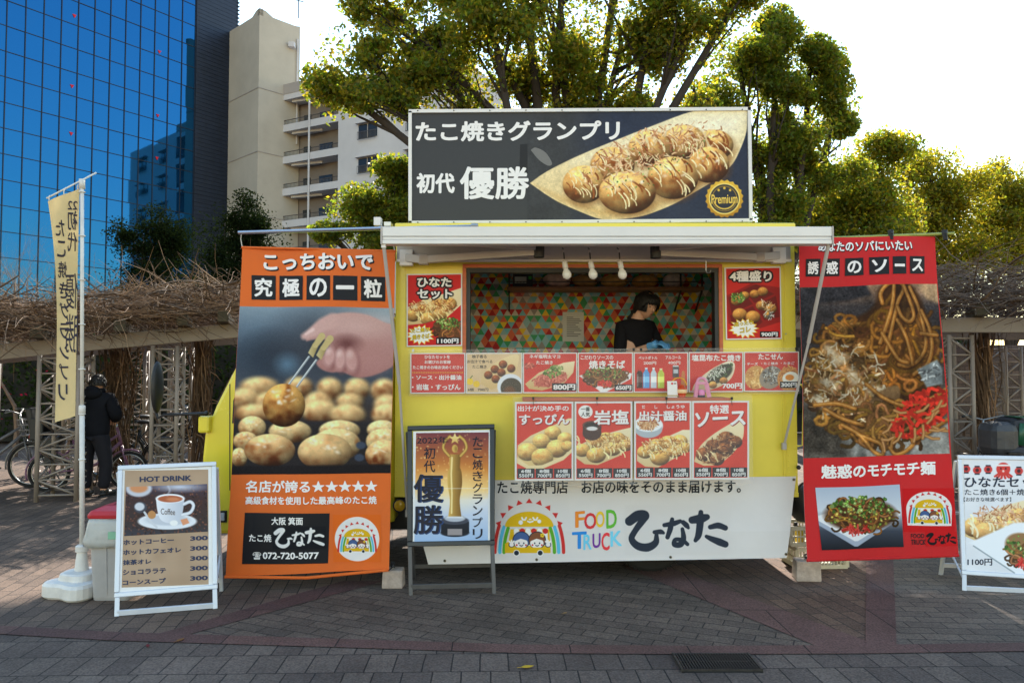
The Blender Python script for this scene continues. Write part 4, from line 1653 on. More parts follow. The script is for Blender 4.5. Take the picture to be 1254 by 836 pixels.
# shelf inside
mb = MB()
s0, s1 = at(621, 354, YB - .2), at(858, 354, YB - .2)
bx(s0.x, s1.x, YB - .34, YB - T - .006, s0.z - .02, s0.z + .008, WOOD)
bx(s0.x, s1.x, YB - .345, YB - .341, s0.z + .05, s0.z + .058, BLACK)
for x in (s0.x + .02, s1.x - .02, s1.x - .22):
    bx(x - .008, x + .008, YB - .34, YB - .332, s0.z + .008, s0.z + .13, BLACK)
    mb.bar((x, YB - .33, s0.z - .03), (x, YB - T - .01, s0.z - .2), .014, .014, BLACK)
mb.build('inner_shelf', truck)
# serving ledge outside, below the hatch
mb = MB()
l0, l1 = at(640, 486, 5.6), at(893, 484, 5.6)
bx(l0.x, l1.x, 5.56, YF - .013, l0.z - .03, l0.z - .004, ORANGEW)
for x in (l0.x + .1, l1.x - .1):
    mb.bar((x, 5.6, l0.z - .035), (x, YF - .014, l0.z - .2), .014, .02, STEELR)
mb.build('serving_ledge', truck, bevel=.003)
LEDGE = l0.z - .004
# underside
mb = MB()
bx(xl + .05, xr - .05, YF + .12, YB - .1, .40, zb - .013, BLACK)
bx(xl + .3, xr - .3, YF + .25, YF + .33, .33, .4, BLACK)
bx(xl - 1.2, xl + .1, YF + .3, YB - .3, .3, .5, BLACK)
mb.tube([(1.3, YF + .2, .42), (1.9, YF + .22, .36)], .04, BLACK, 8)
mb.build('chassis', truck)


def wheel(x, y, r=.292):
    mb = MB()
    s = -1
    mb.lathe((x, y, r), [(r * .62, 0), (r * .9, .0), (r * .985, .02), (r, .05), (r, .12), (r * .985, .15), (r * .9, .17), (r * .62, .17)], RUBBER, 40, 'Y')
    for k in range(44):
        a = 2 * math.pi * k / 44
        mb.box((x + math.cos(a) * r, y + .085, r + math.sin(a) * r), (.012, .13, .012), RUBBER, Matrix.Rotation(-a, 3, 'Y'))
    w = mb.build('wheel', truck, smooth=False)
    m2 = MB()
    m2.lathe((x, y, r), [(r * .62, .005), (r * .56, .01), (r * .5, .05), (r * .2, .06), (r * .18, .02), (r * .05, .015)], STEELR, 28, 'Y')
    m2.build('rim', w, base=ORG[truck.name], smooth=True)


wheel(at(793, 600, 6.05).x, 5.93)
wheel(at(335, 600, 6.05).x, 6.0)
wheel(at(793, 600, 6.05).x, 7.1)
wheel(at(335, 600, 6.05).x, 7.05)

# cab
YC = 5.93
prof = [(250, 654), (247, 630), (247, 560), (250, 531), (264, 496), (289, 447), (314, 404), (340, 391), (400, 387), (483.5, 386), (483.5, 640), (390, 640), (380, 612), (335, 598), (296, 612), (286, 654)]
pp = [at(x, y, YC) for x, y in prof]
mb = MB()
mb.prism(pp, (0, 1.42, 0), YELCAB)
mb.build('cab', truck, bevel=.03)
mb = MB()
wn_ = [(284.5, 518), (286, 490), (302, 452), (324, 416), (338, 410), (440, 408), (440, 518)]
mb.prism([at(x, y, YC) + Vector((0, -.006, 0)) for x, y in wn_], (0, .01, 0), WINDK)
mb.build('cab_window', truck)
mb = MB()
a_, b2 = at(262, 497, YC), at(311, 407, YC)
o_ = Vector((-.022, 0, .012))
mb.prism([a_ + o_ + Vector((0, .1, 0)), b2 + o_ + Vector((0, .1, 0)), b2 + o_ + Vector((0, 1.32, 0)), a_ + o_ + Vector((0, 1.32, 0))], (.012, 0, -.006), WINDK)
mb.build('windscreen', truck)
mb = MB()
p = [at(x, y, YC) for x, y in ((285, 390), (284, 640))]
for x in (281.5, 446):
    t0, t1 = at(x, 470 if x < 300 else 392, YC), at(x, 600, YC)
    mb.bar(t0 + Vector((0, -.001, 0)), t1 + Vector((0, -.001, 0)), .006, .006, BLACK)
mb.build('door_seam', truck)
mb = MB()
e = at(246, 520, 5.86)
mb.box(e + Vector((.01, .1, 0)), (.09, .16, .13), YELCAB)
mb.build('mirror_mount', truck, bevel=.018)
mb = MB()
a_, b2 = at(254, 506, 5.86), at(200, 508, 5.86)
mb.tube([a_, a_.lerp(b2, .3), b2, at(193, 512, 5.86), at(190, 500, 5.86)], .012, BLACK, 8)
mb.ball(a_ + Vector((-.01, 0, .0)), .02, BLACK, 12, 8)
c_ = at(192.5, 474, 5.86)
mb.ball(c_, .2, BLACK, 20, 14, sc=(.17, .42, 1.0))
mb.build('door_mirror', truck, smooth=True)
mb = MB()
LAMP = mat('headlamp glass', srgb(200, 205, 210), rough=.08, noise=.1, scale=30)
c_ = at(274, 632, YC)
mb.box(c_, (.05, .02, .09), BLACK)
mb.box(c_ + Vector((-.005, -.012, .0)), (.03, .012, .06), LAMP)
mb.build('side_lamp', truck, bevel=.004)
mb = MB()
p0 = pp[2] + Vector((-.01, .2, -.1))
for dy in (.12, 1.1):
    mb.lathe(Vector((pp[2].x - .015, YC + dy + .1, .62)), [(.02, 0), (.09, 0), (.095, .02)], LAMP, 20, 'X')
mb.build('headlight', truck)
mb = MB()
c_ = at(490, 618, 5.86)
AMB = mat('amber lens', srgb(206, 160, 40), rough=.15, noise=.15, scale=40)
mb.lathe(c_ - Vector((0, .03, 0)), [(.012, -.012), (.038, -.006), (.045, .005), (.045, .03)], AMB, 20, 'Y')
mb.lathe(c_ - Vector((0, .03, 0)), [(.046, 0), (.052, .0), (.052, .04), (.046, .04)], BLACK, 20, 'Y')
mb.build('marker_lamp', truck, smooth=True)
mb = MB()      # hinges, latches and the looped handle at the right edge of the body
for (px, py) in ((499, 588), (499, 548), (962, 537), (962, 412)):
    c_ = at(px, py, YF - .012)
    mb.box(c_, (.022, .012, .07), YELLOW)
    mb.ball(c_ + Vector((0, -.008, .02)), .006, STEELR, 8, 5)
hp = [at(x, y, YF - .05) for x, y in ((976, 546), (983, 545), (984, 500), (984, 476), (982, 471), (974, 470))]
mb.tube(hp, .008, YELLOW, 8)
for (px, py) in ((974, 467), (978, 572)):
    mb.ball(at(px, py, YF - .02), .017, BLACK, 12, 8)
mb.build('body_hardware', truck)


# awning
mb = MB()
r0, r1 = at(487, 312, YF - .04), at(966, 309, YF - .04)
zr0, zr1 = at(700, 321, YF - .07).z, at(700, 292, YF - .07).z
bx(r0.x, r1.x, YF - .075, YF - .001, zr0 + .02, zr1 + .03, ALUD)
bx(r0.x, r1.x, YF - .10, YF - .0755, zr0, zr0 + .018, ALU)
aw = mb.build('awning', truck)
ob = ORG[truck.name]
YA = 5.14
mb = MB()
fl, fr = at(466, 288, YA), at(1021, 286, YA)
za, zbm = at(740, 277.5, YA).z, at(740, 298.5, YA).z
for (z0, z1, y0) in ((zbm + .052, za, YA), (zbm + .030, zbm + .050, YA + .006), (zbm, zbm + .028, YA + .001)):
    bx(fl.x + .012, fr.x - .012, y0, YA + .10, z0, z1, ALU)
bx(fl.x, fl.x + .0115, YA - .004, YA + .105, zbm - .004, za + .003, ALUD)
bx(fr.x - .0115, fr.x, YA - .004, YA + .105, zbm - .004, za + .003, ALUD)
mb.build('front_bar', aw, base=ob, bevel=.003)
mb = MB()
n = 14
for i in range(n):
    t0, t1 = i / n, (i + 1) / n
    def fp(t, x):
        return Vector((x, YF - .09 + (YA + .1 - YF + .09) * t, zr1 + .02 + (za - .012 - zr1 - .02) * t - .018 * math.sin(math.pi * t)))
    A = [fp(t0, fl.x + .06), fp(t0, fr.x - .06), fp(t1, fr.x - .06), fp(t1, fl.x + .06)]
    mb.prism(A, (0, 0, .004), FAB)
mb.build('awning_cloth', aw, base=ob)


def arm(side):
    mb = MB()
    if side < 0:
        e, k, o = at(519, 318, YF - .13), at(660, 308, YF - .36), at(545, 303, YA + .1)
        br = at(498, 316, YF - .07)
    else:
        e, k, o = at(930, 315, YF - .13), at(803, 309, YF - .36), at(905, 297, YA + .1)
        br = at(953, 313, YF - .07)
    o = Vector((o.x, YA + .07, zbm + .03))
    mb.bar(e, k, .05, .055, ALUD)
    mb.bar(k + Vector((0, 0, .03)), o, .042, .045, ALUD)
    mb.box(e, (.07, .07, .075), ALUD)
    mb.box(br, (.10, .06, .12), ALU)
    mb.bar(br, e, .06, .06, ALUD)
    mb.lathe(k + Vector((0, 0, -.045)), [(.01, 0), (.038, 0), (.04, .05), (.038, .12), (.01, .12)], BLACK, 14)
    mb.build('folding_arm', aw, base=ob, bevel=.005)


arm(-1)
arm(1)
for (a_, b2, c2) in (((470, 301, 5.17), (489, 470, 5.46), (499, 628, 5.74)), ((1015, 297, 5.17), (990, 420, 5.46), (960, 546, 5.74))):
    mb = MB()
    A, B, C_ = at(*a_), at(*b2), at(*c2)
    mb.tube([A, B], .013, ALUD, 10)
    mb.tube([B, C_], .009, ALUD, 10)
    mb.box(A + Vector((0, 0, .01)), (.03, .03, .05), ALU)
    mb.box(C_, (.03, .03, .05), ALUD)
    mb.build('support_leg', aw, base=ob)
mb = MB()
h_ = [at(x, y, YF - .2) for x, y in ((864.5, 316), (864.5, 331), (866, 334), (869, 334), (870.5, 331))]
mb.tube(h_, .0035, STEELR, 6)
mb.build('hook', aw, base=ob)

# lamps hanging under the awning
for px, lab in ((693, 'unlit white bulb under the awning, leftmost of the three'), (725, 'unlit white bulb under the awning, the middle of the three'), (761, 'unlit white bulb under the awning, nearest to the woman')):
    t_, c_, b_2 = at(px - 3, 306, 5.56), at(px - 2, 319, 5.56), at(px + 1, 335, 5.56)
    L = thing('light_bulb', lab, 'light bulb', t_, 'bulbs hanging under the awning')
    mb = MB()
    mb.tube([t_ + Vector((0, .1, .03)), t_, c_ + Vector((0, 0, .01))], .005, BLACK, 6)
    mb.tube([t_ + Vector((0, 0, .0)), t_ - Vector((0, 0, .02))], .012, ALUD, 8)
    mb.build('cord', L)
    mb = MB()
    ax = (b_2 - c_).normalized()
    mb.tube([c_, c_ + ax * .008, c_ + ax * .055, c_ + ax * .06], [.012, .019, .021, .018], WHITEP, 14)
    mb.build('socket', L, smooth=True)
    mb = MB()
    mb.tube([c_ + ax * .055, c_ + ax * .07, c_ + ax * .085, c_ + ax * .105, c_ + ax * .125, c_ + ax * .138, c_ + ax * .142], [.014, .019, .029, .034, .029, .014, .003], LAMPW, 16)
    mb.build('glass', L, smooth=True)

# ------------------------------------------------------------------ things inside the hatch
def bag(px, py, w, h, rgb, label, seed):
    q = np.random.default_rng(seed)
    Y = YB - .2
    c = at(px, py, Y)
    c.z = s0.z + .009
    mb = MB()
    m = mat('bagged food %d' % seed, srgb(tuple(min(255, v * 1.18) for v in rgb)), rough=.35, noise=.35, scale=22, bump=.5, bscale=30)
    nu, nv = 18, 10
    V, F_ = [], []
    for i in range(nv + 1):
        th = math.pi * i / nv
        for k in range(nu):
            a = 2 * math.pi * k / nu
            r = 1 + .10 * math.sin(3 * a + seed) * math.sin(2 * th) + q.normal(0, .035)
            V.append(c + Vector((w / 2 * math.sin(th) * math.cos(a) * r, .09 * math.sin(th) * math.sin(a) * r, h / 2 * (1 + math.cos(math.pi - th)) * (1 + .0 * r))))
    for i in range(nv):
        for k in range(nu):
            a, b = i * nu + k, i * nu + (k + 1) % nu
            F_.append((a, a + nu, b + nu, b))
    mb.add(V, F_, m)
    tag(mb.build('food_bag', base=c, smooth=True), label, 'bag', 'bags on the shelf inside the truck')


bag(682, 345, .26, .15, (214, 168, 150), 'round pale pink bag on the shelf inside the truck, over the notice', 1)
bag(716, 345, .24, .13, (170, 130, 76), 'dull brown clear bag on the inner shelf just right of the pink bag', 2)
bag(752, 345, .26, .13, (200, 150, 80), 'golden bag in the middle of the inner shelf', 3)
bag(790, 345, .26, .13, (190, 138, 66), 'golden brown bag on the inner shelf above the woman', 4)
bag(825, 345, .22, .14, (196, 176, 160), 'whitish bag at the right end of the inner shelf', 5)
c_ = at(640, 345, YB - .2)
c_.z = s0.z + .009
mb = MB()
mb.box(c_ + Vector((0, 0, .07)), (.19, .14, .13), BLACK)
mb.box(c_ + Vector((-.02, -.073, .07)), (.11, .004, .06), flat((190, 190, 180), .4))
for k in range(3):
    mb.box(c_ + Vector((-.05 + k * .03, -.077, .05)), (.018, .006, .012), flat((60, 60, 60)))
mb.box(c_ + Vector((.07, -.073, .09)), (.03, .004, .03), flat((70, 170, 60)))
tag(mb.build('radio', base=c_, bevel=.006), 'black boxed device with a pale panel on the left end of the inner shelf', 'device')
c_ = at(640, 369, YB - .22)
mb = MB()
mb.box(c_ + Vector((0, 0, .06)), (.26, .16, .07), CLEAR)
mb.box(c_ + Vector((0, 0, .0985)), (.28, .18, .006), CLEAR)
tag(mb.build('plastic_tub', base=c_, bevel=.01), 'clear plastic tub hanging below the left end of the inner shelf', 'tub')
pl = Plane.frontal(YB - T - .012)
mb = MB()
slab(mb, pl, [(689, 382), (715, 382), (715, 418), (689, 418)], flat((206, 202, 196), .6), flat((206, 202, 196), .6), .003)
ink = flat((96, 94, 96))
for k in range(11):
    w = 14 if k % 4 else 8
    rect(mb, pl, 694, 388 + k * 2.3, 694 + w + (k * 7) % 5, 388.9 + k * 2.3, ink, .001)
tag(mb.build('paper_notice', base=pl.W(702, 418)), 'white sheet with lines of print pinned to the patterned wall inside the truck', 'notice')
c_ = at(828, 424, 6.15)
mb = MB()
zc = wz0 - .068
def cbox(x, y, z, sx, sy, sz, m):
    mb.box((x, y, z), (sx, sy, sz), m)
cbox(c_.x, 6.1, zc + .155, .34, .3, .31, STEELR)
cbox(c_.x, 6.1, zc + .325, .36, .32, .03, BLACK)
cbox(c_.x, 6.1 - .155, zc + .348, .36, .012, .02, BLACK)
mb.tube([(c_.x + .18, 6.0, zc + .34), (c_.x + .24, 6.0, zc + .37), (c_.x + .3, 6.05, zc + .36)], .008, BLACK, 8)
tag(mb.build('griddle', base=(c_.x, 6.1, zc), bevel=.005), 'black hot plate on a steel stand in front of the woman', 'griddle')
c_ = at(612, 427, 6.15)
mb = MB()
cbox(c_.x, 6.1, zc + .15, .36, .3, .3, STEELR)
cbox(c_.x, 6.1, zc + .31, .38, .32, .02, BLACK)
for k in range(5):
    mb.lathe((c_.x - .14 + k * .07, 6.0, zc + .32), [(.005, 0), (.024, 0), (.026, .012), (.01, .016)], BLACK, 12)
tag(mb.build('gas_burner', base=(c_.x, 6.1, zc), bevel=.004), 'low black burner top at the left end of the hatch', 'burner')

# ------------------------------------------------------------------ things on the serving ledge
c_ = at(823.5, 460, 5.63)
c_.z = LEDGE
pl = Plane.frontal(5.63)
mb = MB()
slab(mb, pl, [(817, 466.5), (829, 466.5), (830, 483.6), (817.5, 483.6)], flat((232, 230, 226), .35), flat((222, 222, 222), .3), .005)
mb.box((c_.x, 5.66, LEDGE + .005), (.07, .05, .008), WHITEP)
disc(mb, pl, 823, 469.4, 1.3, flat((214, 40, 60)), .001, n=14)
rect(mb, pl, 825, 468.8, 828, 470, flat((120, 60, 70)), .001)
tag(mb.build('payment_sign', base=c_), 'small white stand-up card with a red dot on the serving ledge', 'counter card')
c_ = at(835, 475, 5.64)
c_.z = LEDGE
mb = MB()
RED_ = mat('orange red lacquer', srgb(206, 74, 30), rough=.3, noise=.15, scale=20)
mb.lathe(c_, [(.022, 0), (.026, .004), (.028, .02), (.033, .03), (.036, .05), (.032, .068), (.02, .076), (.018, .088), (.012, .092)], RED_, 20)
mb.lathe(c_ + Vector((0, 0, .03)), [(.0345, 0), (.0375, .012), (.0375, .02), (.0345, .03)], flat((240, 200, 150), .3), 20)
mb.torus(c_ + Vector((-.02, .01, .09)), .055, .005, flat((230, 170, 60), .4), 'Y', 20, 6, 0, math.pi)
tag(mb.build('lantern_jar', base=c_, smooth=True), 'small orange red jar with a pale band beside the white card on the ledge', 'jar')
c_ = at(860, 476, 5.64)
c_.z = LEDGE
mb = MB()
PINK = mat('pink plastic', srgb(222, 150, 176), rough=.45, noise=.08, scale=15)
w = .052
for s in (-1, 1):
    mb.bar(c_ + Vector((s * w, 0, 0)), c_ + Vector((s * w * .62, .015, .11)), .018, .03, PINK)
mb.torus(c_ + Vector((0, .015, .11)), w * .62, .012, PINK, 'Y', 18, 8, 0, math.pi)
mb.bar(c_ + Vector((-w * .6, .015, .105)), c_ + Vector((w * .6, .015, .105)), .02, .02, PINK)
st = mb.build('pink_stand', base=c_, bevel=.003)
tag(st, 'pink arched plastic stand on the right half of the ledge', 'stand')
mb = MB()
mb.lathe(c_ + Vector((0, .03, 0)), [(.02, 0), (.027, .004), (.029, .03), (.026, .052), (.012, .058)], flat((226, 150, 190), .35), 16)
mb.lathe(c_ + Vector((0, .03, 0)), [(.0275, .002), (.0305, .006), (.0302, .014), (.028, .016)], flat((50, 46, 60), .35), 16)
tag(mb.build('candy_tub', base=c_ + Vector((0, .03, 0)), smooth=True), 'small round tub of pink sweets under the pink arched stand', 'tub')
# ================================================================== PEOPLE
SKIN = mat('skin', srgb(214, 164, 136), rough=.5, noise=.06, scale=30)
HAIR = mat('black hair', srgb(24, 20, 20), rough=.6, noise=.3, scale=60, stretch=(1, 1, .15))
BLK = mat('black cotton', srgb(30, 29, 33), rough=.9, noise=.2, scale=25, bump=.3, bscale=60, spec=.15)
NAVY = mat('dark padded coat', srgb(20, 21, 27), rough=.85, noise=.2, scale=14, bump=.5, bscale=16, spec=.15)
TROU = mat('charcoal trousers', srgb(34, 33, 38), rough=.85, noise=.15, scale=14, bump=.4, bscale=14, spec=.15)
SHOE = mat('black shoes', srgb(20, 20, 21), rough=.5, noise=.2, scale=30)
GLOVE = mat('blue glove', srgb(96, 158, 206), rough=.5, noise=.1, scale=30)
EYE = mat('eye white', srgb(225, 220, 215), rough=.3)
PUP = mat('dark iris', srgb(22, 16, 14), rough=.2)
LIP = mat('lips', srgb(176, 98, 92), rough=.45)


def skin_mesh(pts, edges, sub=2):
    """pts: list of (xyz, r) or (xyz, (rx, ry)); first point is the root"""
    me = bpy.data.meshes.new('body')
    me.from_pydata([tuple(p[0]) for p in pts], edges, [])
    o = bpy.data.objects.new('body', me)
    COL.objects.link(o)
    o.modifiers.new('skin', 'SKIN').use_smooth_shade = True
    for i, p in enumerate(pts):
        r = p[1]
        me.skin_vertices[0].data[i].radius = (r, r) if np.isscalar(r) else r
        me.skin_vertices[0].data[i].use_root = (i == 0)
    ss = o.modifiers.new('subsurf', 'SUBSURF')
    ss.levels = ss.render_levels = sub
    dg = bpy.context.evaluated_depsgraph_get()
    m2 = o.evaluated_get(dg).to_mesh()
    V = [Vector(v.co) for v in m2.vertices]
    F = [tuple(p.vertices) for p in m2.polygons]
    o.evaluated_get(dg).to_mesh_clear()
    bpy.data.objects.remove(o)
    bpy.data.meshes.remove(me)
    return V, F


def head(mb, c, h, yaw, pitch, m):
    """head of height h, facing local -Y turned by yaw (about Z) and tipped by pitch; returns the local->world map"""
    M = Matrix.Rotation(yaw, 3, 'Z') @ Matrix.Rotation(pitch, 3, 'X')
    nu, nv = 28, 20
    V, F = [], []
    for i in range(nv + 1):
        th = math.pi * i / nv
        z = math.cos(th)
        for k in range(nu):
            a = 2 * math.pi * k / nu
            x, y = math.sin(th) * math.cos(a), math.sin(th) * math.sin(a)
            jaw = 1 - .28 * max(0, -z) ** 1.2
            X, Y_, Z = x * .37 * jaw, y * .44 * (1 - .10 * max(0, -z)), z * .5
            if y < 0:                                    # face side
                Y_ -= .05 * math.exp(-((x / .16) ** 2 + ((z + .12) / .14) ** 2))      # nose
                Y_ += .03 * math.exp(-(((abs(x) - .36) / .16) ** 2 + ((z - .08) / .12) ** 2))  # eye sockets
                Y_ -= .025 * math.exp(-((x / .25) ** 2 + ((z + .72) / .15) ** 2))    # chin
                Y_ -= .012 * math.exp(-((x / .2) ** 2 + ((z + .46) / .08) ** 2))     # lips
            V.append(Vector((X, Y_, Z)))
    for i in range(nv):
        for k in range(nu):
            a, b = i * nu + k, i * nu + (k + 1) % nu
            F.append((a, b, b + nu, a + nu))
    c = Vector(c)
    def w(p):
        return c + M @ (Vector(p) * h)
    mb.add([w(p) for p in V], F, m)
    mb.ball(w((0, -.475, -.075)), h * .045, m, 10, 8, (1, 1.1, 1.3), M)
    for s in (-1, 1):
        mb.ball(w((s * .37, .03, -.03)), h * .09, m, 10, 8, (.35, .7, 1.1), M)
    return w, M


def face(mb, w, M, h, closed=False):
    for s in (-1, 1):
        if not closed:
            mb.ball(w((s * .135, -.385, .03)), h * .05, EYE, 12, 8, (1.1, .6, .42), M)
        mb.ball(w((s * .135, -.402, .022)), h * .036, PUP, 10, 8, (1.3 if closed else .9, .6, .3 if closed else .9), M)
        mb.ball(w((s * .135, -.395, .055)), h * .06, HAIR, 10, 6, (1.1, .35, .12), M)
        mb.ball(w((s * .14, -.405, .125)), h * .07, HAIR, 10, 6, (1.1, .3, .12), M)
    mb.ball(w((0, -.412, -.235)), h * .075, LIP, 12, 8, (1.0, .4, .28), M)


def hand(mb, wrist, d, nrm, m, L=.16, curl=.5, side=1):
    """palm and five separate fingers; d = pointing direction, nrm = back-of-hand direction"""
    d = Vector(d).normalized()
    n = Vector(nrm)
    n = (n - d * n.dot(d)).normalized()
    s = d.cross(n) * side
    wr = Vector(wrist)
    palm = wr + d * L * .5
    rot = Matrix((s, d, n)).transposed()
    mb.ball(wr + d * L * .27, L * .27, m, 14, 10, (.85, 1.15, .42), rot)
    for k, (off, ln) in enumerate(((-.30, .40), (-.10, .47), (.10, .44), (.28, .34))):
        p0 = wr + d * L * .38 + s * L * off * .62
        p1 = wr + d * L * .55 + s * L * off * .72
        a1 = curl * .7
        d1 = d * math.cos(a1) - n * math.sin(a1)
        p2 = p1 + d1 * L * ln * .5
        a2 = curl * 1.6
        d2 = d * math.cos(a2) - n * math.sin(a2)
        p3 = p2 + d2 * L * ln * .32
        p4 = p3 + (d2 - n * .3 * curl).normalized() * L * ln * .26
        mb.tube([p0, p1, p2, p3, p4], [L * .062, L * .06, L * .054, L * .048, L * .034], m, 8)
    t0 = wr + d * L * .14 - s * L * .2
    t1 = t0 + (d * .6 - s * .8).normalized() * L * .24
    t2 = t1 + (d * .9 - s * .25 - n * .3).normalized() * L * .2
    mb.tube([t0, t1, t2, t2 + (d - n * .3).normalized() * L * .08], [L * .075, L * .066, L * .055, L * .035], m, 8)


# ---- woman at the hatch
Yw = 6.62
hc = at(791, 374, Yw)
fl_ = zb + .16
wom = thing('person', 'woman in a black top and blue gloves bending her head over the hot plate', 'person', (hc.x - .06, Yw, fl_))
hh = .232
FW = Vector((.50, -.866, 0))            # the way she faces
SD = Vector((.866, .50, 0))             # to her left
def P(f, s, z):
    return Vector((hc.x - .085, Yw + .07, 0)) + FW * f + SD * s + Vector((0, 0, z))
zs_ = hc.z - .175                       # shoulder height
pel = fl_ + .78
wr_r = at(799, 423, 6.25)
el_r = P(.02, -.19, zs_ - .28)
wr_l = wr_r + Vector((.10, .14, .0))
el_l = P(.12, .2, zs_ - .26)
pts = [(P(0, 0, pel), (.13, .11)), (P(.0, 0, pel + .18), (.12, .09)), (P(.02, 0, zs_ - .08), (.14, .10)), (P(.02, 0, zs_ + .01), (.09, .075)), (P(.05, 0, zs_ + .09), .05), (P(.075, 0, zs_ + .15), .05),
       (P(.0, -.15, zs_ - .02), .058), (el_r, .042), (wr_r, .028),
       (P(.03, .15, zs_ - .02), .058), (el_l, .042), (wr_l, .028),
       (P(0, -.09, pel - .1), .09), (P(.02, -.09, fl_ + .42), .06), (P(0, -.09, fl_ + .07), .04), (P(.13, -.1, fl_ + .04), .035),
       (P(0, .09, pel - .1), .09), (P(.02, .09, fl_ + .42), .06), (P(0, .09, fl_ + .07), .04), (P(.13, .1, fl_ + .04), .035)]
ed = [(0, 1), (1, 2), (2, 3), (3, 4), (4, 5), (2, 6), (6, 7), (7, 8), (2, 9), (9, 10), (10, 11), (0, 12), (12, 13), (13, 14), (14, 15), (0, 16), (16, 17), (17, 18), (18, 19)]
mb = MB()
V, F = skin_mesh(pts, ed)
mb.add(V, F, SKIN)
yaw = math.atan2(FW.x, -FW.y)
w, M = head(mb, hc, hh, yaw, R(17), SKIN)
face(mb, w, M, hh, closed=True)
bodyw = mb.build('body', wom, smooth=True)
mb = MB()
sh = [(p[0], (tuple(x + .014 for x in p[1]) if not np.isscalar(p[1]) else p[1] + .018)) for p in pts]
sh[0] = (P(0, 0, pel - .06), (.15, .13))
tor = [sh[0], sh[1], (P(.02, 0, zs_ - .08), (.155, .115)), (P(.05, 0, zs_ + .06), (.072, .066)), sh[6], (el_r, .058), (el_r.lerp(wr_r, .32), .05), sh[9], (el_l, .058), (el_l.lerp(wr_l, .32), .05)]
V, F = skin_mesh(tor, [(0, 1), (1, 2), (2, 3), (2, 4), (4, 5), (5, 6), (2, 7), (7, 8), (8, 9)])
mb.add(V, F, BLK)
top_ = mb.build('top', wom, smooth=True)
mb = MB()
V, F = skin_mesh([sh[0]] + [(s_[0], s_[1] + .01) for s_ in (sh[12], sh[13], sh[14], sh[16], sh[17], sh[18])], [(0, 1), (1, 2), (2, 3), (0, 4), (4, 5), (5, 6)])
mb.add(V, F, TROU)
mb.build('trousers', wom, smooth=True)
mb = MB()
bp_ = P(.14, .0, zs_ - .33)
mb.ball(P(.125, -.03, zs_ - .30), .085, flat((112, 84, 62), .8), 14, 10, (.35, 1, .8), Matrix.Rotation(yaw, 3, 'Z') @ Matrix.Rotation(R(90), 3, 'Z'))
mb.build('apron_patch', wom, smooth=True)
mb = MB()
for a_, b2, sd in ((el_r, wr_r, 1), (el_l, wr_l, -1)):
    d = (b2 - a_).normalized()
    mb.tube([b2 - d * .035, b2 - d * .03, b2 + d * .02, b2 + d * .05], [.036, .034, .031, .034], GLOVE, 12)
    hand(mb, b2 + d * .01, d + Vector((.35, 0, -.12)), Vector((0, -.1, 1)), GLOVE, .15, .7, sd)
mb.build('glove', wom, smooth=True)
# hair: cap, fringe, side locks, and a plait over the shoulder
mb = MB()
nu, nv = 26, 14
V, F = [], []
for i in range(nv + 1):
    th = math.pi * .62 * i / nv
    for k in range(nu + 1):
        a = math.pi * (-.30 + 1.60 * k / nu)
        rr = 1.08 + .012 * math.sin(k * 2.3)
        z = math.cos(th) * .5 * rr
        V.append(w((math.sin(th) * math.cos(a) * .40 * rr, math.sin(th) * math.sin(a) * .475 * rr + .015, z + .02)))
for i in range(nv):
    for k in range(nu):
        a = i * (nu + 1) + k
        F.append((a, a + 1, a + nu + 2, a + nu + 1))
mb.add(V, F, HAIR)
q = np.random.default_rng(4)
for k in range(34):                       # fringe and side locks
    x = -.36 + .72 * k / 33
    ln = .20 + .05 * math.cos(k * 1.7) + (.22 if abs(x) > .31 else 0)
    y0 = -math.sqrt(max(.02, .19 - x * x * 1.2)) - .03
    mb.tube([w((x * .6, y0 * .55, .46)), w((x * .95, y0 * .98, .34)), w((x * 1.08, y0 - .05, .34 - ln * .55)), w((x * 1.12 + q.normal(0, .012), y0 - .035, .34 - ln))], [h_ * hh for h_ in (.05, .05, .04, .008)], HAIR, 6)
for k in range(40):
    a = q.uniform(.1, math.pi - .1)
    x, y = .37 * math.cos(a), .44 * math.sin(a)
    mb.tube([w((x, y, .3)), w((x * 1.05, y * 1.06, 0)), w((x * .9, y * 1.02 + .03, -.35)), w((x * .45, y * .6 + .22, -.62))], [h_ * hh for h_ in (.05, .055, .05, .03)], HAIR, 6)
pc = [w((-.12, .40, -.30)), w((-.16, .52, -.62)), w((-.2, .60, -.95)), w((-.22, .64, -1.3)), w((-.22, .66, -1.6))]
pl_ = []
for i in range(4):
    for j in range(3):
        pl_.append(pc[i].lerp(pc[i + 1], j / 3))
for s_ in range(3):
    mb.tube([p + SD * (.022 * math.sin(i * 1.05 + s_ * 2.09)) + FW * (.014 * math.cos(i * 2.1 + s_ * 2.09)) for i, p in enumerate(pl_)], [hh * (.10 - .005 * i) for i in range(len(pl_))], HAIR, 8)
mb.build('hair', wom, smooth=True)

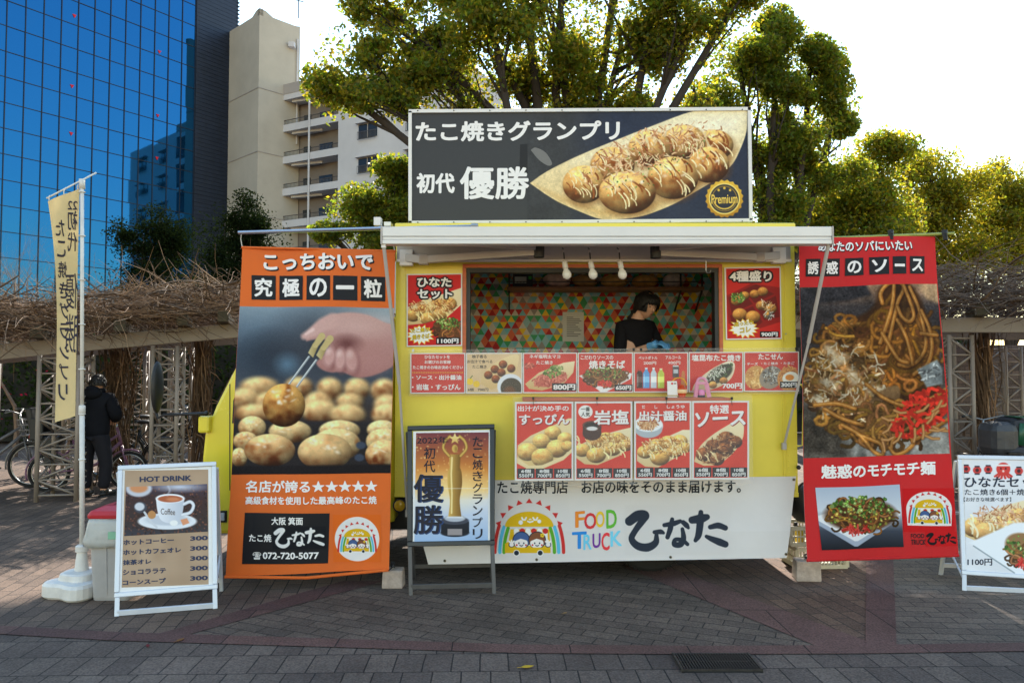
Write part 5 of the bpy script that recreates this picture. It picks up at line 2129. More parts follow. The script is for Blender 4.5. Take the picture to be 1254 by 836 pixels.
# ---- man by the bicycles, seen from behind
Ym = 9.35
f0 = gnd(114, 608)
Ym = f0.y
mx = f0.x
man = thing('person', 'man in a dark hooded coat standing with his back turned beside the bicycles', 'person', (mx, Ym, 0))
zt_ = at(114, 459, Ym).z
sc_ = zt_ / 1.72
def Q(x, y, z):
    return Vector((mx + x * sc_, Ym + y * sc_, z * sc_))
pts = [(Q(0, 0, .92), (.11, .08)), (Q(0, 0, 1.12), (.11, .08)), (Q(0, 0, 1.36), (.14, .09)), (Q(0, .0, 1.46), (.08, .07)), (Q(0, .02, 1.53), .055), (Q(.01, .03, 1.58), .055),
       (Q(-.2, 0, 1.40), .065), (Q(-.25, .05, 1.13), .045), (Q(-.16, .26, 1.03), .03),
       (Q(.2, .0, 1.40), .065), (Q(.27, .06, 1.14), .045), (Q(.14, .28, 1.08), .03),
       (Q(-.1, 0, .82), .075), (Q(-.12, .02, .48), .055), (Q(-.10, -.02, .08), .042), (Q(-.12, .13, .035), .035),
       (Q(.1, 0, .82), .075), (Q(.17, .02, .48), .055), (Q(.15, -.02, .08), .042), (Q(.20, .12, .035), .035)]
mb = MB()
V, F = skin_mesh(pts, ed)
mb.add(V, F, SKIN)
w2, M2 = head(mb, Q(.015, .03, 1.60), .235 * sc_, R(180 + 28), R(12), SKIN)
face(mb, w2, M2, .235 * sc_)
for wr_, el_, sd in ((pts[8][0], pts[7][0], -1), (pts[11][0], pts[10][0], 1)):
    d = (wr_ - el_).normalized()
    hand(mb, wr_, d, (0, 0, 1), SKIN, .17, .7, sd)
mb.build('body', man, smooth=True)
mb = MB()
ct = [(Q(0, 0, .76), (.19, .15)), (Q(0, 0, 1.0), (.195, .155)), (Q(0, 0, 1.2), (.195, .15)), (Q(0, .0, 1.38), (.205, .135)), (Q(0, .01, 1.47), (.10, .09)),
      (Q(-.2, 0, 1.38), .095), (Q(-.265, .04, 1.13), .082), (Q(-.18, .22, 1.04), .058), (Q(.2, 0, 1.38), .095), (Q(.285, .05, 1.14), .082), (Q(.16, .24, 1.08), .058)]
V, F = skin_mesh(ct, [(0, 1), (1, 2), (2, 3), (3, 4), (3, 5), (5, 6), (6, 7), (3, 8), (8, 9), (9, 10)])
mb.add(V, F, NAVY)
mb.ball(Q(0, -.10, 1.47), .13 * sc_, NAVY, 16, 12, (1.15, .6, .75))        # hood lying on the back
mb.torus(Q(0, .02, 1.50), .095 * sc_, .035 * sc_, NAVY, 'Z', 20, 8)
mb.build('coat', man, smooth=True)
mb = MB()
tr_ = [(Q(0, 0, 1.0), (.15, .115)), (Q(-.1, 0, .80), .11), (Q(-.12, .015, .48), .085), (Q(-.105, -.02, .1), .07), (Q(.1, 0, .80), .11), (Q(.17, .015, .48), .085), (Q(.155, -.02, .1), .07)]
V, F = skin_mesh(tr_, [(0, 1), (1, 2), (2, 3), (0, 4), (4, 5), (5, 6)])
mb.add(V, F, TROU)
mb.build('trousers', man, smooth=True)
for x, y, a in ((-.11, .06, .0), (.175, .06, -.25)):
    mb = MB()
    rz = Matrix.Rotation(a, 3, 'Z')
    c_ = Q(x, y, .045)
    mb.ball(c_, .15 * sc_, SHOE, 16, 10, (.36, 1.0, .34), rz)
    mb.ball(c_ + rz @ Vector((0, -.05, .03)), .065 * sc_, SHOE, 12, 8, (.8, 1, 1), rz)
    mb.box(c_ + Vector((0, 0, -.033)), (.095 * sc_, .27 * sc_, .022), SHOE, rz)
    mb.build('shoe', man, smooth=True)
mb = MB()
V, F = [], []
for i in range(nv + 1):
    th = math.pi * .66 * i / nv
    for k in range(nu + 1):
        a = math.pi * (-.22 + 1.44 * k / nu)
        rr = 1.10 + .02 * math.sin(k * 2.9 + i)
        V.append(w2((math.sin(th) * math.cos(a) * .40 * rr, math.sin(th) * math.sin(a) * .475 * rr + .015, math.cos(th) * .5 * rr + .02)))
for i in range(nv):
    for k in range(nu):
        a = i * (nu + 1) + k
        F.append((a, a + 1, a + nu + 2, a + nu + 1))
mb.add(V, F, HAIR)
for k in range(60):
    a, th = q.uniform(-.2, math.pi + .2), q.uniform(.15, 1.8)
    p = (math.sin(th) * math.cos(a) * .43, math.sin(th) * math.sin(a) * .5, math.cos(th) * .54)
    mb.tube([w2(p), w2((p[0] * 1.08, p[1] * 1.08 + .02, p[2] - .06)), w2((p[0] * 1.10, p[1] * 1.12 + .03, p[2] - .14))], [.012, .01, .002], HAIR, 5)
mb.build('hair', man, smooth=True)
# ================================================================== SIGNS, BANNERS, MENU CARDS
WH, RED, BK, YEL, ORG_ = flat((238, 234, 232), .45), flat((204, 36, 24), .45), flat((26, 27, 33), .45), flat((238, 204, 40), .45), flat((232, 112, 34), .6)
GREY = flat((196, 192, 190), .5)
PAPERB = flat((226, 222, 218), .55)
CREAM = flat((232, 214, 170), .5)


# ---- roof signboard
YS = 6.0
pl = Plane.frontal(YS)
sgn = thing('signboard', 'wide dark roof signboard with a tray of octopus dumplings and a gold seal', 'signboard', at(710, 274, YS + .05))
qd = [(504, 139), (915, 136), (917, 268), (504, 271)]
mb = MB()
slab(mb, pl, qd, flat((62, 62, 64), .35), BLACK, .03)
c = Canvas(640, 132, 920, 276, 2.2, (46, 49, 60))
c.a[...] = np.where((c.X > 700)[..., None] & (c.Y < 210)[..., None], np.array([44, 56, 78.]), np.array([54, 54, 60.]))
c.a[...] = np.array([60, 60, 62.]) + (np.clip((c.X - 690) / 60, 0, 1))[..., None] * np.array([-16., -10, 6])
c.mottle(2.5, 14, 4)
boat = curve([(649, 224.5), (665, 213), (685, 202), (715, 188), (759, 170), (800, 154), (847, 137), (880, 135), (914, 136), (915, 150), (913, 165), (906, 184), (896, 202), (876, 220), (853, 234), (825, 250), (792, 263), (765, 268), (737, 268.6), (712, 260), (685, 248), (668, 238)], 4)
c.boat(boat, (240, 226, 186), (226, 196, 140))
c.poly([(700, 200), (780, 166), (850, 140), (912, 138), (905, 165), (860, 170), (790, 180)], (250, 240, 214), .55, 14)
c.poly([(652, 225), (690, 240), (735, 255), (790, 250), (850, 224), (905, 180), (897, 200), (853, 233), (792, 262), (737, 267), (685, 247)], (206, 168, 108), .55, 5)
balls = ((874, 178, 24, 19, 1), (838, 174, 26, 21, 2), (796, 182, 27, 22, 3), (750, 202, 27, 22, 4), (868, 202, 25, 22, 5), (824, 218, 31, 26, 6), (715, 226, 26, 23, 7), (768, 236, 35, 26, 8))
for (x, y, rx, ry, s) in balls:
    c.ell(x + 2, y + 4, rx, ry, (110, 62, 24), alpha=.55, soft=9)
    c.dumpling(x, y, rx, ry, s, (234, 186, 112), (140, 74, 28), brown=.9)
    c.drizzle(x, y - 2, rx * .75, ry * .55, 8, (150, 84, 38), 1.1, s + 40)
    c.gloss(x, y, rx, ry, 5, s + 80)
    c.drizzle(x, y - 2, rx * .8, ry * .6, 11, (250, 230, 180), .8, s + 60)
c.a[:] = c.a * (1 + .035 * c.noise(1.0, 90) + .03 * c.noise(3, 91))[..., None]
c.flakes(806, 180, 82, 24, 300, [(222, 178, 136), (196, 136, 92), (238, 210, 168), (164, 104, 68), (230, 190, 140)], 3.0, .7, 9, rot=-.25)
c.flakes(752, 206, 44, 22, 90, [(222, 178, 136), (196, 136, 92), (238, 210, 168)], 2.8, .7, 19, rot=-.25)
c.greens(790, 205, 84, 30, 60, 1.1, 8, rot=-.3)
# gold seal
pts = [(887 + (23.5 if k % 2 else 21.6) * math.cos(math.pi * k / 20), 243.5 + (23.5 if k % 2 else 21.6) * math.sin(math.pi * k / 20)) for k in range(40)]
c.poly(pts, (232, 186, 66), grad=((176, 122, 34), 'y'))
c.ell(887, 243.5, 19, 19, (250, 220, 120))
c.ell(887, 243.5, 17.6, 17.6, (44, 46, 54))
c.ell(887, 243.5, 15.6, 15.6, (206, 158, 52), alpha=.8)
c.ell(887, 243.5, 14.8, 14.8, (48, 50, 58))
for k, (x, y) in enumerate(((880, 233), (887, 230.5), (894, 233))):
    c.ell(x, y, 1.5, 1.5, (236, 190, 70))
for k in range(11):
    a = R(160 - 14 * k)
    x, y = 887 + 13 * math.cos(a), 243.5 + 13 * math.sin(a) * .95
    c.line([(x - 1.5 * math.sin(a), y + 1.5 * math.cos(a)), (x + 1.2 * math.sin(a), y - 1.2 * math.cos(a))], .8, (232, 190, 80))
c.emit(mb, pl, [(646, 138), (914.5, 136), (916.5, 267.5), (646, 269.5)], PAPER, .002)
for k, (x0, x1) in enumerate(((540, 560), (590, 612), (598, 640))):
    pass
text(mb, pl, 'たこ焼きグランプリ', (509, 149, 759, 174), WH, .045, .004, 1.5)
text(mb, pl, '初代', (510, 212, 557, 237), WH, .05, .004)
text(mb, pl, '優勝', (563, 204, 648, 244.5), WH, .034, .004)
text(mb, pl, 'Premium', (871, 238.5, 903, 250), flat((240, 200, 90), .3), .02, .004, 1)
shape(mb, pl, [(637, 177), (652, 176), (672, 186), (684, 201), (664, 212), (650, 204), (648, 216), (636, 214)], flat((44, 44, 46), .5), .0015)
shape(mb, pl, curve([(650, 184), (656, 181), (668, 187), (676, 200), (671, 203), (660, 196), (650, 184)], 4)[:-1], flat((120, 118, 116), .5), .0025)
face_ = mb.build('panel', sgn)
mb = MB()
fr = [(502.5, 137), (917, 134), (919, 270), (502.5, 273)]
for i in range(4):
    a_, b2 = pl.W(*fr[i]), pl.W(*fr[(i + 1) % 4])
    d = (b2 - a_).normalized() * .012
    mb.bar(a_ - d + Vector((0, .012, 0)), b2 + d * (.0 if i % 2 else 1) + Vector((0, .012, 0)), .026, .06, ALU, up=(0, 1, 0))
for i in range(10):
    for yy_, dy in ((134.8, -.6), (271.4, 0)):
        x = 512 + i * 44
        mb.ball(pl.W(x, yy_ + 1.5 * (1 - i / 10.) * 1 + (.4 if dy else 0), .022), .005, BLACK, 8, 5)
mb.build('frame', sgn)
mb = MB()
for x in (530, 620, 710, 800, 890):
    p = pl.W(x, 272)
    mb.bar((p.x, YS + .06, p.z + .02), (p.x, YS + .06, zt + .076), .03, .03, ALUD)
    mb.bar((p.x, YS + .06, p.z + .5), (p.x, YS + .6, zt + .076), .02, .02, ALUD)
mb.build('bracket', sgn)

# ---- left hanging banner
def wv1(px, py):
    px, py = np.asarray(px, float), np.asarray(py, float)
    return .015 * np.sin(px * .045 + py * .006) + .009 * np.sin(py * .03 + px * .02 + 1)
a_, b2, c2 = at(297, 303, 5.62), at(484, 307, 5.66), at(276, 706, 5.44)
pl = Plane.three(a_, b2, c2, wv1)
ban = thing('banner', 'tall orange banner printed with a hand lifting a dumpling on two picks', 'banner', at(376, 712, 5.45))
mb = MB()
L_ = lambda y: np.interp(y, [303, 706], [297, 276])
R_ = lambda y: np.interp(y, [307, 697], [484, 476.5])
OB = mat('orange banner cloth', srgb(230, 108, 34), rough=.75, noise=.06, scale=4, trans=.12, bump=.1, bscale=40)
BACKC = mat('banner back cloth', srgb(196, 190, 184), rough=.8, trans=.12, noise=.05, scale=5)
gridquad(mb, pl, [(297, 303), (484, 307), (476.5, 697), (276, 706)], OB, 24, 40, 0, BACKC)
c = Canvas(272, 370, 488, 584, 2.4, (96, 110, 126))
c.vgrad([(374, (140, 158, 172)), (400, (104, 122, 140)), (430, (70, 84, 100)), (470, (74, 80, 92)), (500, (60, 54, 54)), (580, (38, 34, 36))])
c.ell(330, 440, 36, 30, (52, 62, 76), alpha=.8, soft=26)
c.ell(400, 420, 60, 40, (60, 60, 68), alpha=.6, soft=40)
c.ell(352, 446, 14, 12, (96, 124, 148), alpha=.7, soft=12)
c.ell(470, 392, 46, 14, (214, 216, 220), alpha=.6, soft=26)
# blurred rear rows
rows = [(318, 474, 24, 13), (366, 474, 18, 13), (404, 476, 16, 14), (437, 476, 16, 14), (470, 478, 17, 15), (300, 488, 18, 14), (330, 492, 20, 13), (390, 495, 19, 16), (428, 492, 17, 12), (474, 496, 17, 14)]
for k, (x, y, rx, ry) in enumerate(rows):
    c.dumpling(x, y, rx, ry, 20 + k, (230, 192, 136), (140, 80, 44), soft=5, brown=.75)
for k, (x, y, rx, ry) in enumerate(((392, 504, 22, 15), (426, 508, 22, 14), (474, 508, 20, 15), (312, 506, 26, 12))):
    c.dumpling(x, y, rx, ry, 40 + k, (236, 198, 140), (130, 70, 36), soft=4, brown=.75)
c.blur((slice(0, int(148 * 2.4)), slice(0, c.w)), 22)
c.poly([(276, 514), (488, 516), (488, 522), (276, 519)], (48, 44, 48), .9, 3)
c.poly([(272, 520), (488, 520), (488, 584), (272, 584)], (42, 38, 40), .75, 6)
c.poly([(272, 572), (488, 570), (488, 584), (272, 584)], (30, 27, 30), 1, 2)
# hand
hpts = curve([(373, 412), (380, 403), (392, 394), (402, 388), (416, 384), (434, 383), (452, 386), (470, 394), (486, 401), (488, 430), (484, 445), (470, 454), (454, 460), (440, 462), (428, 459), (418, 455), (406, 456), (394, 452), (388, 444), (396, 436), (404, 424), (398, 416), (386, 416), (376, 418)], 5)
c.poly(hpts, (206, 164, 158), 1, 2.5, grad=((176, 122, 118), 'y'))
c.ell(440, 400, 34, 12, (226, 190, 186), alpha=.5, soft=16)
c.ell(425, 421, 16, 10, (120, 74, 74), alpha=.75, soft=10)
for (x, y, rx, ry, a) in ((404, 437, 8, 14, .2), (417, 440, 8, 15, .1), (430, 441, 9, 16, -.1)):
    c.ell(x + 2.5, y + 2, rx, ry, (140, 88, 88), a, .7, 4)
    c.ell(x, y, rx * .85, ry * .9, (212, 164, 160), a, .95, 4)
    c.ell(x - 1.5, y - 7, rx * .45, ry * .3, (234, 200, 196), a, .7, 4)
c.line([(373, 412), (385, 406), (396, 398), (408, 393)], [4, 6.5, 8, 9], (214, 172, 166), .9, 4)
c.line([(375, 409.5), (384, 404)], [1.6, 2.4], (236, 204, 200), .8, 2)
c.ell(455, 438, 24, 18, (190, 138, 134), alpha=.6, soft=16)
# picks
for (x0, y0, x1, y1) in ((379, 437, 354, 470), (388, 441, 364, 473)):
    c.line([(x0, y0), (x1, y1)], 1.3, (150, 160, 168))
    c.line([(x0 - .5, y0 - .3), (x1 - .5, y1 - .3)], .5, (232, 236, 238))
for (x, y, a) in ((382, 430, .0), (392, 433, 0)):
    c.poly([(x - 4, y + 2), (x + 2, y - 9), (x + 8, y - 5), (x + 2, y + 8)], (216, 200, 148), 1, .8, grad=((164, 142, 92), 'x'))
    c.line([(x + 5, y - 7), (x + 13, y - 18)], [3.4, 4.2], (206, 186, 130), 1, 1)
# front rows
for k, (x, y, rx, ry) in enumerate(((308, 523, 17, 14), (355, 528, 27, 14), (416, 527, 25, 13), (468, 526, 19, 12), (300, 540, 15, 12), (412, 544, 30, 20), (470, 540, 22, 16), (292, 560, 10, 12))):
    c.dumpling(x, y, rx, ry, 60 + k, (240, 208, 150), (150, 82, 40), soft=1.6, brown=.7)
    c.gloss(x, y, rx, ry, 6, 720 + k)
for k, (x, y, rx, ry) in enumerate(((330, 551, 32, 20), (398, 553, 33, 22), (470, 557, 23, 19))):
    c.dumpling(x, y, rx, ry, 80 + k, (236, 196, 138), (126, 62, 28), soft=1.0, brown=.95 if k != 1 else .5)
    c.gloss(x, y, rx, ry, 9, 700 + k)
c.poly([(272, 571), (488, 568), (488, 584), (272, 584)], (32, 28, 30), 1, 3)
for (x, y) in ((442, 545), (440, 560)):
    c.ell(x, y, 6, 4.5, (66, 74, 92), soft=2)
c.dumpling(347.4, 496, 26.5, 26.5, 99, (226, 172, 96), (124, 62, 22), soft=.8, brown=.95)
c.gloss(347.4, 496, 26, 26, 14, 740)
c.mottle(3, .8, 5)
c.emit(mb, pl, [(L_(375) + .3, 375), (R_(376) - .3, 377), (R_(580) - .3, 579), (L_(580) + .3, 581)], CLOTHP, .0025, 2.2)
text_out(mb, pl, 'こっちおいで', (322, 309.5, 457, 330), WH, BK, .045, .03, .0035, -1, shift=(1.2, 1.2))
for k, ch in enumerate('究極の一粒'):
    x = (307.6, 341.5, 375.7, 408.7, 442.3)[k]
    y = 336.5 + k * .5
    rect(mb, pl, x, y, x + 29.4, y + 30, BK, .0035, -.4)
    text(mb, pl, ch, (x + 3.5, y + (3.5 if ch != '一' else 12), x + 25.5, y + (26.5 if ch != '一' else 17)), WH, .04, .0055)
text(mb, pl, '名店が誇る★★★★★', (300, 588, 462, 603), WH, .035, .0035, .5)
text(mb, pl, '高級食材を使用した最高峰のたこ焼', (300, 607.5, 461, 617.5), WH, .035, .0035, .5)
shape(mb, pl, [(299.5, 627.5), (404, 628), (401.5, 689.5), (296, 690.5)], BK, .0035)
text(mb, pl, '大阪 箕面', (333, 632.5, 372, 642), WH, .03, .0055)
text(mb, pl, 'たこ焼', (305, 653.5, 333, 663), WH, .035, .0055)
text(mb, pl, '☎', (309.5, 675.5, 320, 684.5), WH, .02, .0055)
text(mb, pl, '072-720-5077', (322, 675.5, 390.5, 683.8), WH, .04, .0055)
c = Canvas(334, 643, 400, 672, 3.4, (26, 27, 33))
brush(c, (337, 645.5, 397, 669.5), (238, 234, 232), .85)
c.emit(mb, pl, [(334.5, 644), (399.5, 644), (399.5, 671.5), (334.5, 671.5)], CLOTHP, .0048)
c = Canvas(406, 628, 468, 690, 3.0, (230, 108, 34))
logo(c, 437, 660, 20.5, True, True)
c.emit(mb, pl, [(408, 630), (466, 630), (466, 688), (408, 688)], CLOTHP, .0042)
mb.build('cloth', ban)
mb = MB()
mb.tube([pl.W(275, 706), pl.W(376, 707), pl.W(477, 697)], .011, OB, 8)
mb.build('hem_rod', ban)
mb = MB()
mb.tube([pl.W(296, 303, -.004), pl.W(485, 307, -.004)], .009, OB, 8)
mb.build('hem_rod', ban)
mb = MB()
for (x, y) in ((297, 303), (483, 306)):
    p = pl.W(x, y)
    mb.tube([p, p + Vector((-.012, 0, .06)), p + Vector((.0, -.02, .115))], .003, flat((210, 206, 200), .7), 5)
mb.build('cord', ban)

# pole that carries the left banner
mb = MB()
A, B = at(292, 285, 5.56), at(580, 276.5, 5.56)
mb.tube([A, A.lerp(B, .62)], .014, CHROME, 12)
mb.tube([A.lerp(B, .60), B], .010, CHROME, 12)
mb.tube([A.lerp(B, .598), A.lerp(B, .615)], .018, CHROME, 12)
mb.lathe(B, [(.014, -.02), (.018, -.015), (.018, .03), (.012, .035)], STEELR, 12, 'X')
mb.box(at(463, 272, 5.62), (.05, .08, .06), ALU)
mb.box(at(476, 276, 5.62), (.05, .12, .03), STEELR)
tag(mb.build('banner_pole', base=at(430, 283, 5.56), smooth=False), 'polished steel pole across the top of the orange banner', 'pole')

# ---- right hanging banner
def wv2(px, py):
    px, py = np.asarray(px, float), np.asarray(py, float)
    return .020 * np.sin(px * .05 + py * .01) + .011 * np.sin(py * .025 - px * .03)
a_, b2, c2 = at(977, 291, 5.62), at(1147, 289, 5.66), at(989, 686, 5.5)
pl = Plane.three(a_, b2, c2, wv2)
ban = thing('banner', 'tall red banner printed with fried noodles and red ginger', 'banner', at(1080, 690, 5.5))
RB_ = mat('red banner cloth', srgb(206, 26, 30), rough=.75, noise=.06, scale=4, trans=.12, bump=.1, bscale=40)
L2 = lambda y: np.interp(y, [291, 686], [977, 989])
R2 = lambda y: np.interp(y, [289, 500, 679], [1147, 1159, 1172])
mb = MB()
gridquad(mb, pl, [(977, 291), (1147, 289), (1172, 679), (989, 686)], RB_, 24, 40, 0, BACKC)
c = Canvas(972, 340, 1176, 566, 2.5, (70, 62, 60))
c.vgrad([(345, (176, 138, 108)), (358, (150, 118, 96)), (375, (70, 64, 66)), (420, (58, 52, 54)), (470, (86, 76, 70)), (560, (150, 146, 138))])
c.poly([(978, 352), (1060, 347), (1066, 362), (1040, 368), (996, 372), (984, 420), (978, 430)], (56, 54, 60), .9, 4)
c.poly([(1120, 346), (1150, 346), (1153, 372), (1136, 366)], (206, 168, 128), .9, 4)
c.poly([(976, 500), (1010, 505), (1060, 540), (1100, 562), (976, 562)], (78, 70, 62), .9, 16)
c.poly([(1030, 530), (1165, 505), (1168, 562), (1040, 562)], (168, 166, 160), .9, 14)
c.mottle(9, 1.5, 7)
c.mottle(6, .7, 8)
c.poly(curve([(992, 470), (1000, 440), (1016, 420), (1024, 395), (1050, 388), (1068, 375), (1075, 352), (1095, 345), (1115, 350), (1130, 372), (1148, 420), (1150, 470), (1160, 505), (1120, 530), (1080, 540), (1040, 535), (1005, 510), (992, 490)], 4), (74, 44, 22), 1, 5)
c.noodles(1040, 460, 46, 66, 190, 2.0, 3, (206, 142, 62), (70, 34, 10))
c.noodles(1100, 410, 44, 60, 110, 2.6, 4, (196, 128, 50), (64, 30, 10), rot=1.5)
c.noodles(1030, 480, 34, 42, 60, 2.6, 5, (226, 166, 84), (84, 44, 14))
for k, (x, y, a) in enumerate(((1016, 470, .3), (1030, 440, -.4), (1006, 492, .7), (1060, 500, .2), (1046, 462, 1.2), (1085, 500, -.5), (1020, 432, .9), (1072, 478, .1))):
    c.ell(x, y, 12, 7, (206, 178, 140), a, .75, 5)
    c.ell(x - 2, y - 2, 7, 3, (234, 214, 184), a, .7, 4)
c.flakes(1035, 470, 50, 50, 240, [(226, 206, 170), (206, 170, 120), (170, 120, 66), (236, 220, 190)], 4, .8, 6)
c.poly(curve([(1056, 500), (1075, 480), (1100, 472), (1103, 492), (1096, 512), (1078, 520), (1060, 516)], 4), (150, 116, 78), .95, 2, grad=((96, 64, 36), 'y'))
c.noodles(1080, 520, 60, 22, 60, 2.3, 9, (206, 146, 70), (80, 42, 14))
for pts in ([(1078, 372), (1076, 360), (1084, 349), (1098, 346), (1104, 354), (1096, 372), (1090, 400), (1084, 430)], [(1092, 350), (1090, 372), (1084, 396), (1076, 420)], [(1104, 350), (1112, 368), (1118, 386), (1112, 394), (1102, 388), (1096, 376)],
            [(1112, 352), (1124, 376), (1132, 404), (1134, 424), (1126, 440), (1112, 448), (1100, 446)], [(1078, 408), (1088, 424), (1100, 440), (1112, 444)], [(1096, 392), (1108, 412), (1116, 436), (1118, 446)],
            [(1128, 380), (1138, 400), (1142, 424), (1136, 446), (1120, 458)], [(1128, 408), (1148, 410)], [(1060, 470), (1080, 486), (1110, 496), (1140, 488), (1158, 476)],
            [(1030, 520), (1050, 532), (1068, 552), (1080, 556), (1078, 544), (1060, 536), (1048, 532)], [(1092, 548), (1096, 536), (1110, 532), (1122, 540), (1112, 552), (1098, 556), (1090, 548)], [(1120, 540), (1140, 528), (1166, 508)], [(1010, 500), (1030, 512), (1054, 520)], [(998, 496), (1024, 494), (1046, 500)]):
    C = curve(pts, 6)
    c.line([(x + .8, y + 1.2) for x, y in C], 3.2, (50, 24, 8), .45, 2.5)
    c.line(C, 2.4, (198, 130, 54), 1, .9, shade=(150, 90, 32))
    c.line([(x - .6, y - .7) for x, y in C], .6, (240, 200, 136), .5, 1.0)
c.poly([(1124, 452), (1148, 440), (1154, 452), (1154, 470), (1136, 474)], (150, 158, 160), .9, 2)
c.flakes(1140, 456, 12, 12, 26, [(226, 230, 230), (96, 98, 100)], 3, .8, 4)
c.a[:] = c.a * (.86 + .12 * c.noise(9, 88) + .05 * c.noise(2, 89))[..., None]
q = np.random.default_rng(12)
for k in range(150):
    t, e = q.uniform(0, 6.28), math.sqrt(q.uniform())
    x, y = 1128 + e * 34 * math.cos(t) + .0, 506 + e * 26 * math.sin(t) - (e * 34 * math.cos(t)) * .45
    a, l = q.uniform(0, 3.14), q.uniform(1.5, 4)
    c.line([(x - l * math.cos(a), y - l * math.sin(a)), (x + l * math.cos(a), y + l * math.sin(a))], q.uniform(1.3, 2.4), np.array((226, 56, 40)) * q.uniform(.65, 1.12), 1, .6)
for k in range(16):
    x, y, a = q.uniform(1080, 1160), q.uniform(482, 545), q.uniform(0, 3.1)
    c.line([(x - 8 * math.cos(a), y - 8 * math.sin(a)), (x + 1, y + 2), (x + 8 * math.cos(a), y + 8 * math.sin(a))], 1.8, (200, 150, 96), .95, .6, shade=(120, 70, 30))
c.mottle(4, .9, 3)
c.blur((slice(0, c.h), slice(0, c.w)), 2)
c.emit(mb, pl, [(L2(352) + .4, 352), (R2(346) - .6, 347), (R2(554) - .6, 555), (L2(560) + .4, 561)], CLOTHP, .0025, 2.2)
text_out(mb, pl, 'あなたのソバにいたい', (1001, 295.5, 1116, 308), WH, BK, .04, .03, .0035, .8, shift=(.8, .8))
for k, ch in enumerate('誘惑のソース'):
    x0, x1 = ((986, 1004.5), (1010, 1029), (1035.5, 1057), (1063.5, 1086.5), (1091, 1108), (1113, 1133))[k]
    y = 317.5 - k * .7
    rect(mb, pl, x0, y, x1, y + 21.5, BK, .0035, .6)
    tx = (x1 - x0) * .12
    text(mb, pl, ch, (x0 + tx, y + (3 if ch != 'ー' else 9), x1 - tx, y + (18.5 if ch != 'ー' else 12.5)), WH, .04, .0055)
text(mb, pl, '魅惑のモチモチ麺', (1006, 569, 1146, 586), WH, .045, .0035, 5)
c = Canvas(994, 590, 1112, 676, 2.6, (196, 206, 222))
c.vgrad([(592, (176, 190, 212)), (625, (214, 220, 230)), (650, (66, 72, 86)), (676, (26, 28, 34))])
pq = [(1000, 636), (1045, 618), (1104, 640), (1052, 668)]
c.poly([(1000, 632), (1030, 622), (1080, 618), (1103, 628), (1102, 634), (1050, 668), (1046, 668), (1000, 638)], (240, 240, 244), 1, 1.2)
c.poly([(1000, 636), (1046, 662), (1050, 662), (1102, 631), (1102, 636), (1050, 668.5), (1046, 668.5), (1000, 641)], (170, 180, 200), 1, 1)
c.ell(1054, 630, 44, 20, (86, 56, 34), soft=4)
c.noodles(1054, 630, 44, 20, 70, 1.2, 31, (176, 118, 62), (70, 36, 16))
c.greens(1056, 620, 40, 14, 110, 2.2, 32)
c.greens(1054, 634, 42, 14, 50, 2.0, 33, ((150, 140, 60), (190, 160, 70), (100, 130, 50)))
c.flakes(1048, 648, 15, 5, 34, [(214, 76, 66), (190, 50, 44)], 3.4, .9, 34)
c.emit(mb, pl, [(999.5, 597), (1102.5, 593), (1107, 669.5), (1006, 673)], CLOTHP, .0042)
c = Canvas(1104, 594, 1168, 654, 3.0, (206, 26, 30))
logo(c, 1137, 624, 21, True)
c.emit(mb, pl, [(1107, 598), (1167, 597), (1167, 650), (1107, 651)], CLOTHP, .0042)
text(mb, pl, 'FOOD', (1115, 653, 1130, 658.5), BK, .03, .0042, .6)
text(mb, pl, 'TRUCK', (1115, 660, 1131.5, 666.5), BK, .03, .0042, .6)
c = Canvas(1130, 650, 1172, 668, 3.6, (206, 26, 30))
brush(c, (1133, 651.5, 1168, 665.5), (26, 24, 28), .95)
c.emit(mb, pl, [(1131.5, 650.5), (1169.5, 650), (1170, 667), (1132, 667.5)], CLOTHP, .0042)
mb.build('cloth', ban)
mb = MB()
mb.tube([pl.W(988.5, 686), pl.W(1080, 684), pl.W(1172, 679)], .011, RB_, 8)
mb.build('hem_rod', ban)
mb = MB()
BAMB = mat('green bamboo', srgb(150, 156, 70), rough=.45, noise=.25, scale=14)
A, B = at(955, 294, 5.66), at(1168, 286, 5.66)
n = 9
for k in range(n):
    mb.tube([A.lerp(B, k / n), A.lerp(B, (k + .06) / n), A.lerp(B, (k + .94) / n), A.lerp(B, (k + 1) / n)], [.013, .0115, .0115, .013], BAMB, 10)
tag(mb.build('bamboo_pole', base=A, smooth=True), 'green bamboo pole across the top of the red banner', 'pole')
for px, lab in ((1091, 'black spring clamp gripping the bamboo pole above the middle of the red banner'), (1157, 'black spring clamp at the far tip of the bamboo pole')):
    mb = MB()
    p = at(px, 289, 5.645)
    for s in (-1, 1):
        mb.bar(p + Vector((s * .012, 0, .045)), p + Vector((s * .004, -.012, -.03)), .014, .02, BLACK)
    mb.torus(p, .018, .006, BLACK, 'X', 14, 6)
    mb.ball(p + Vector((0, -.006, .02)), .016, BLACK, 10, 8)
    tag(mb.build('spring_clamp', base=p), lab, 'clamp', 'clamps on the bamboo pole')

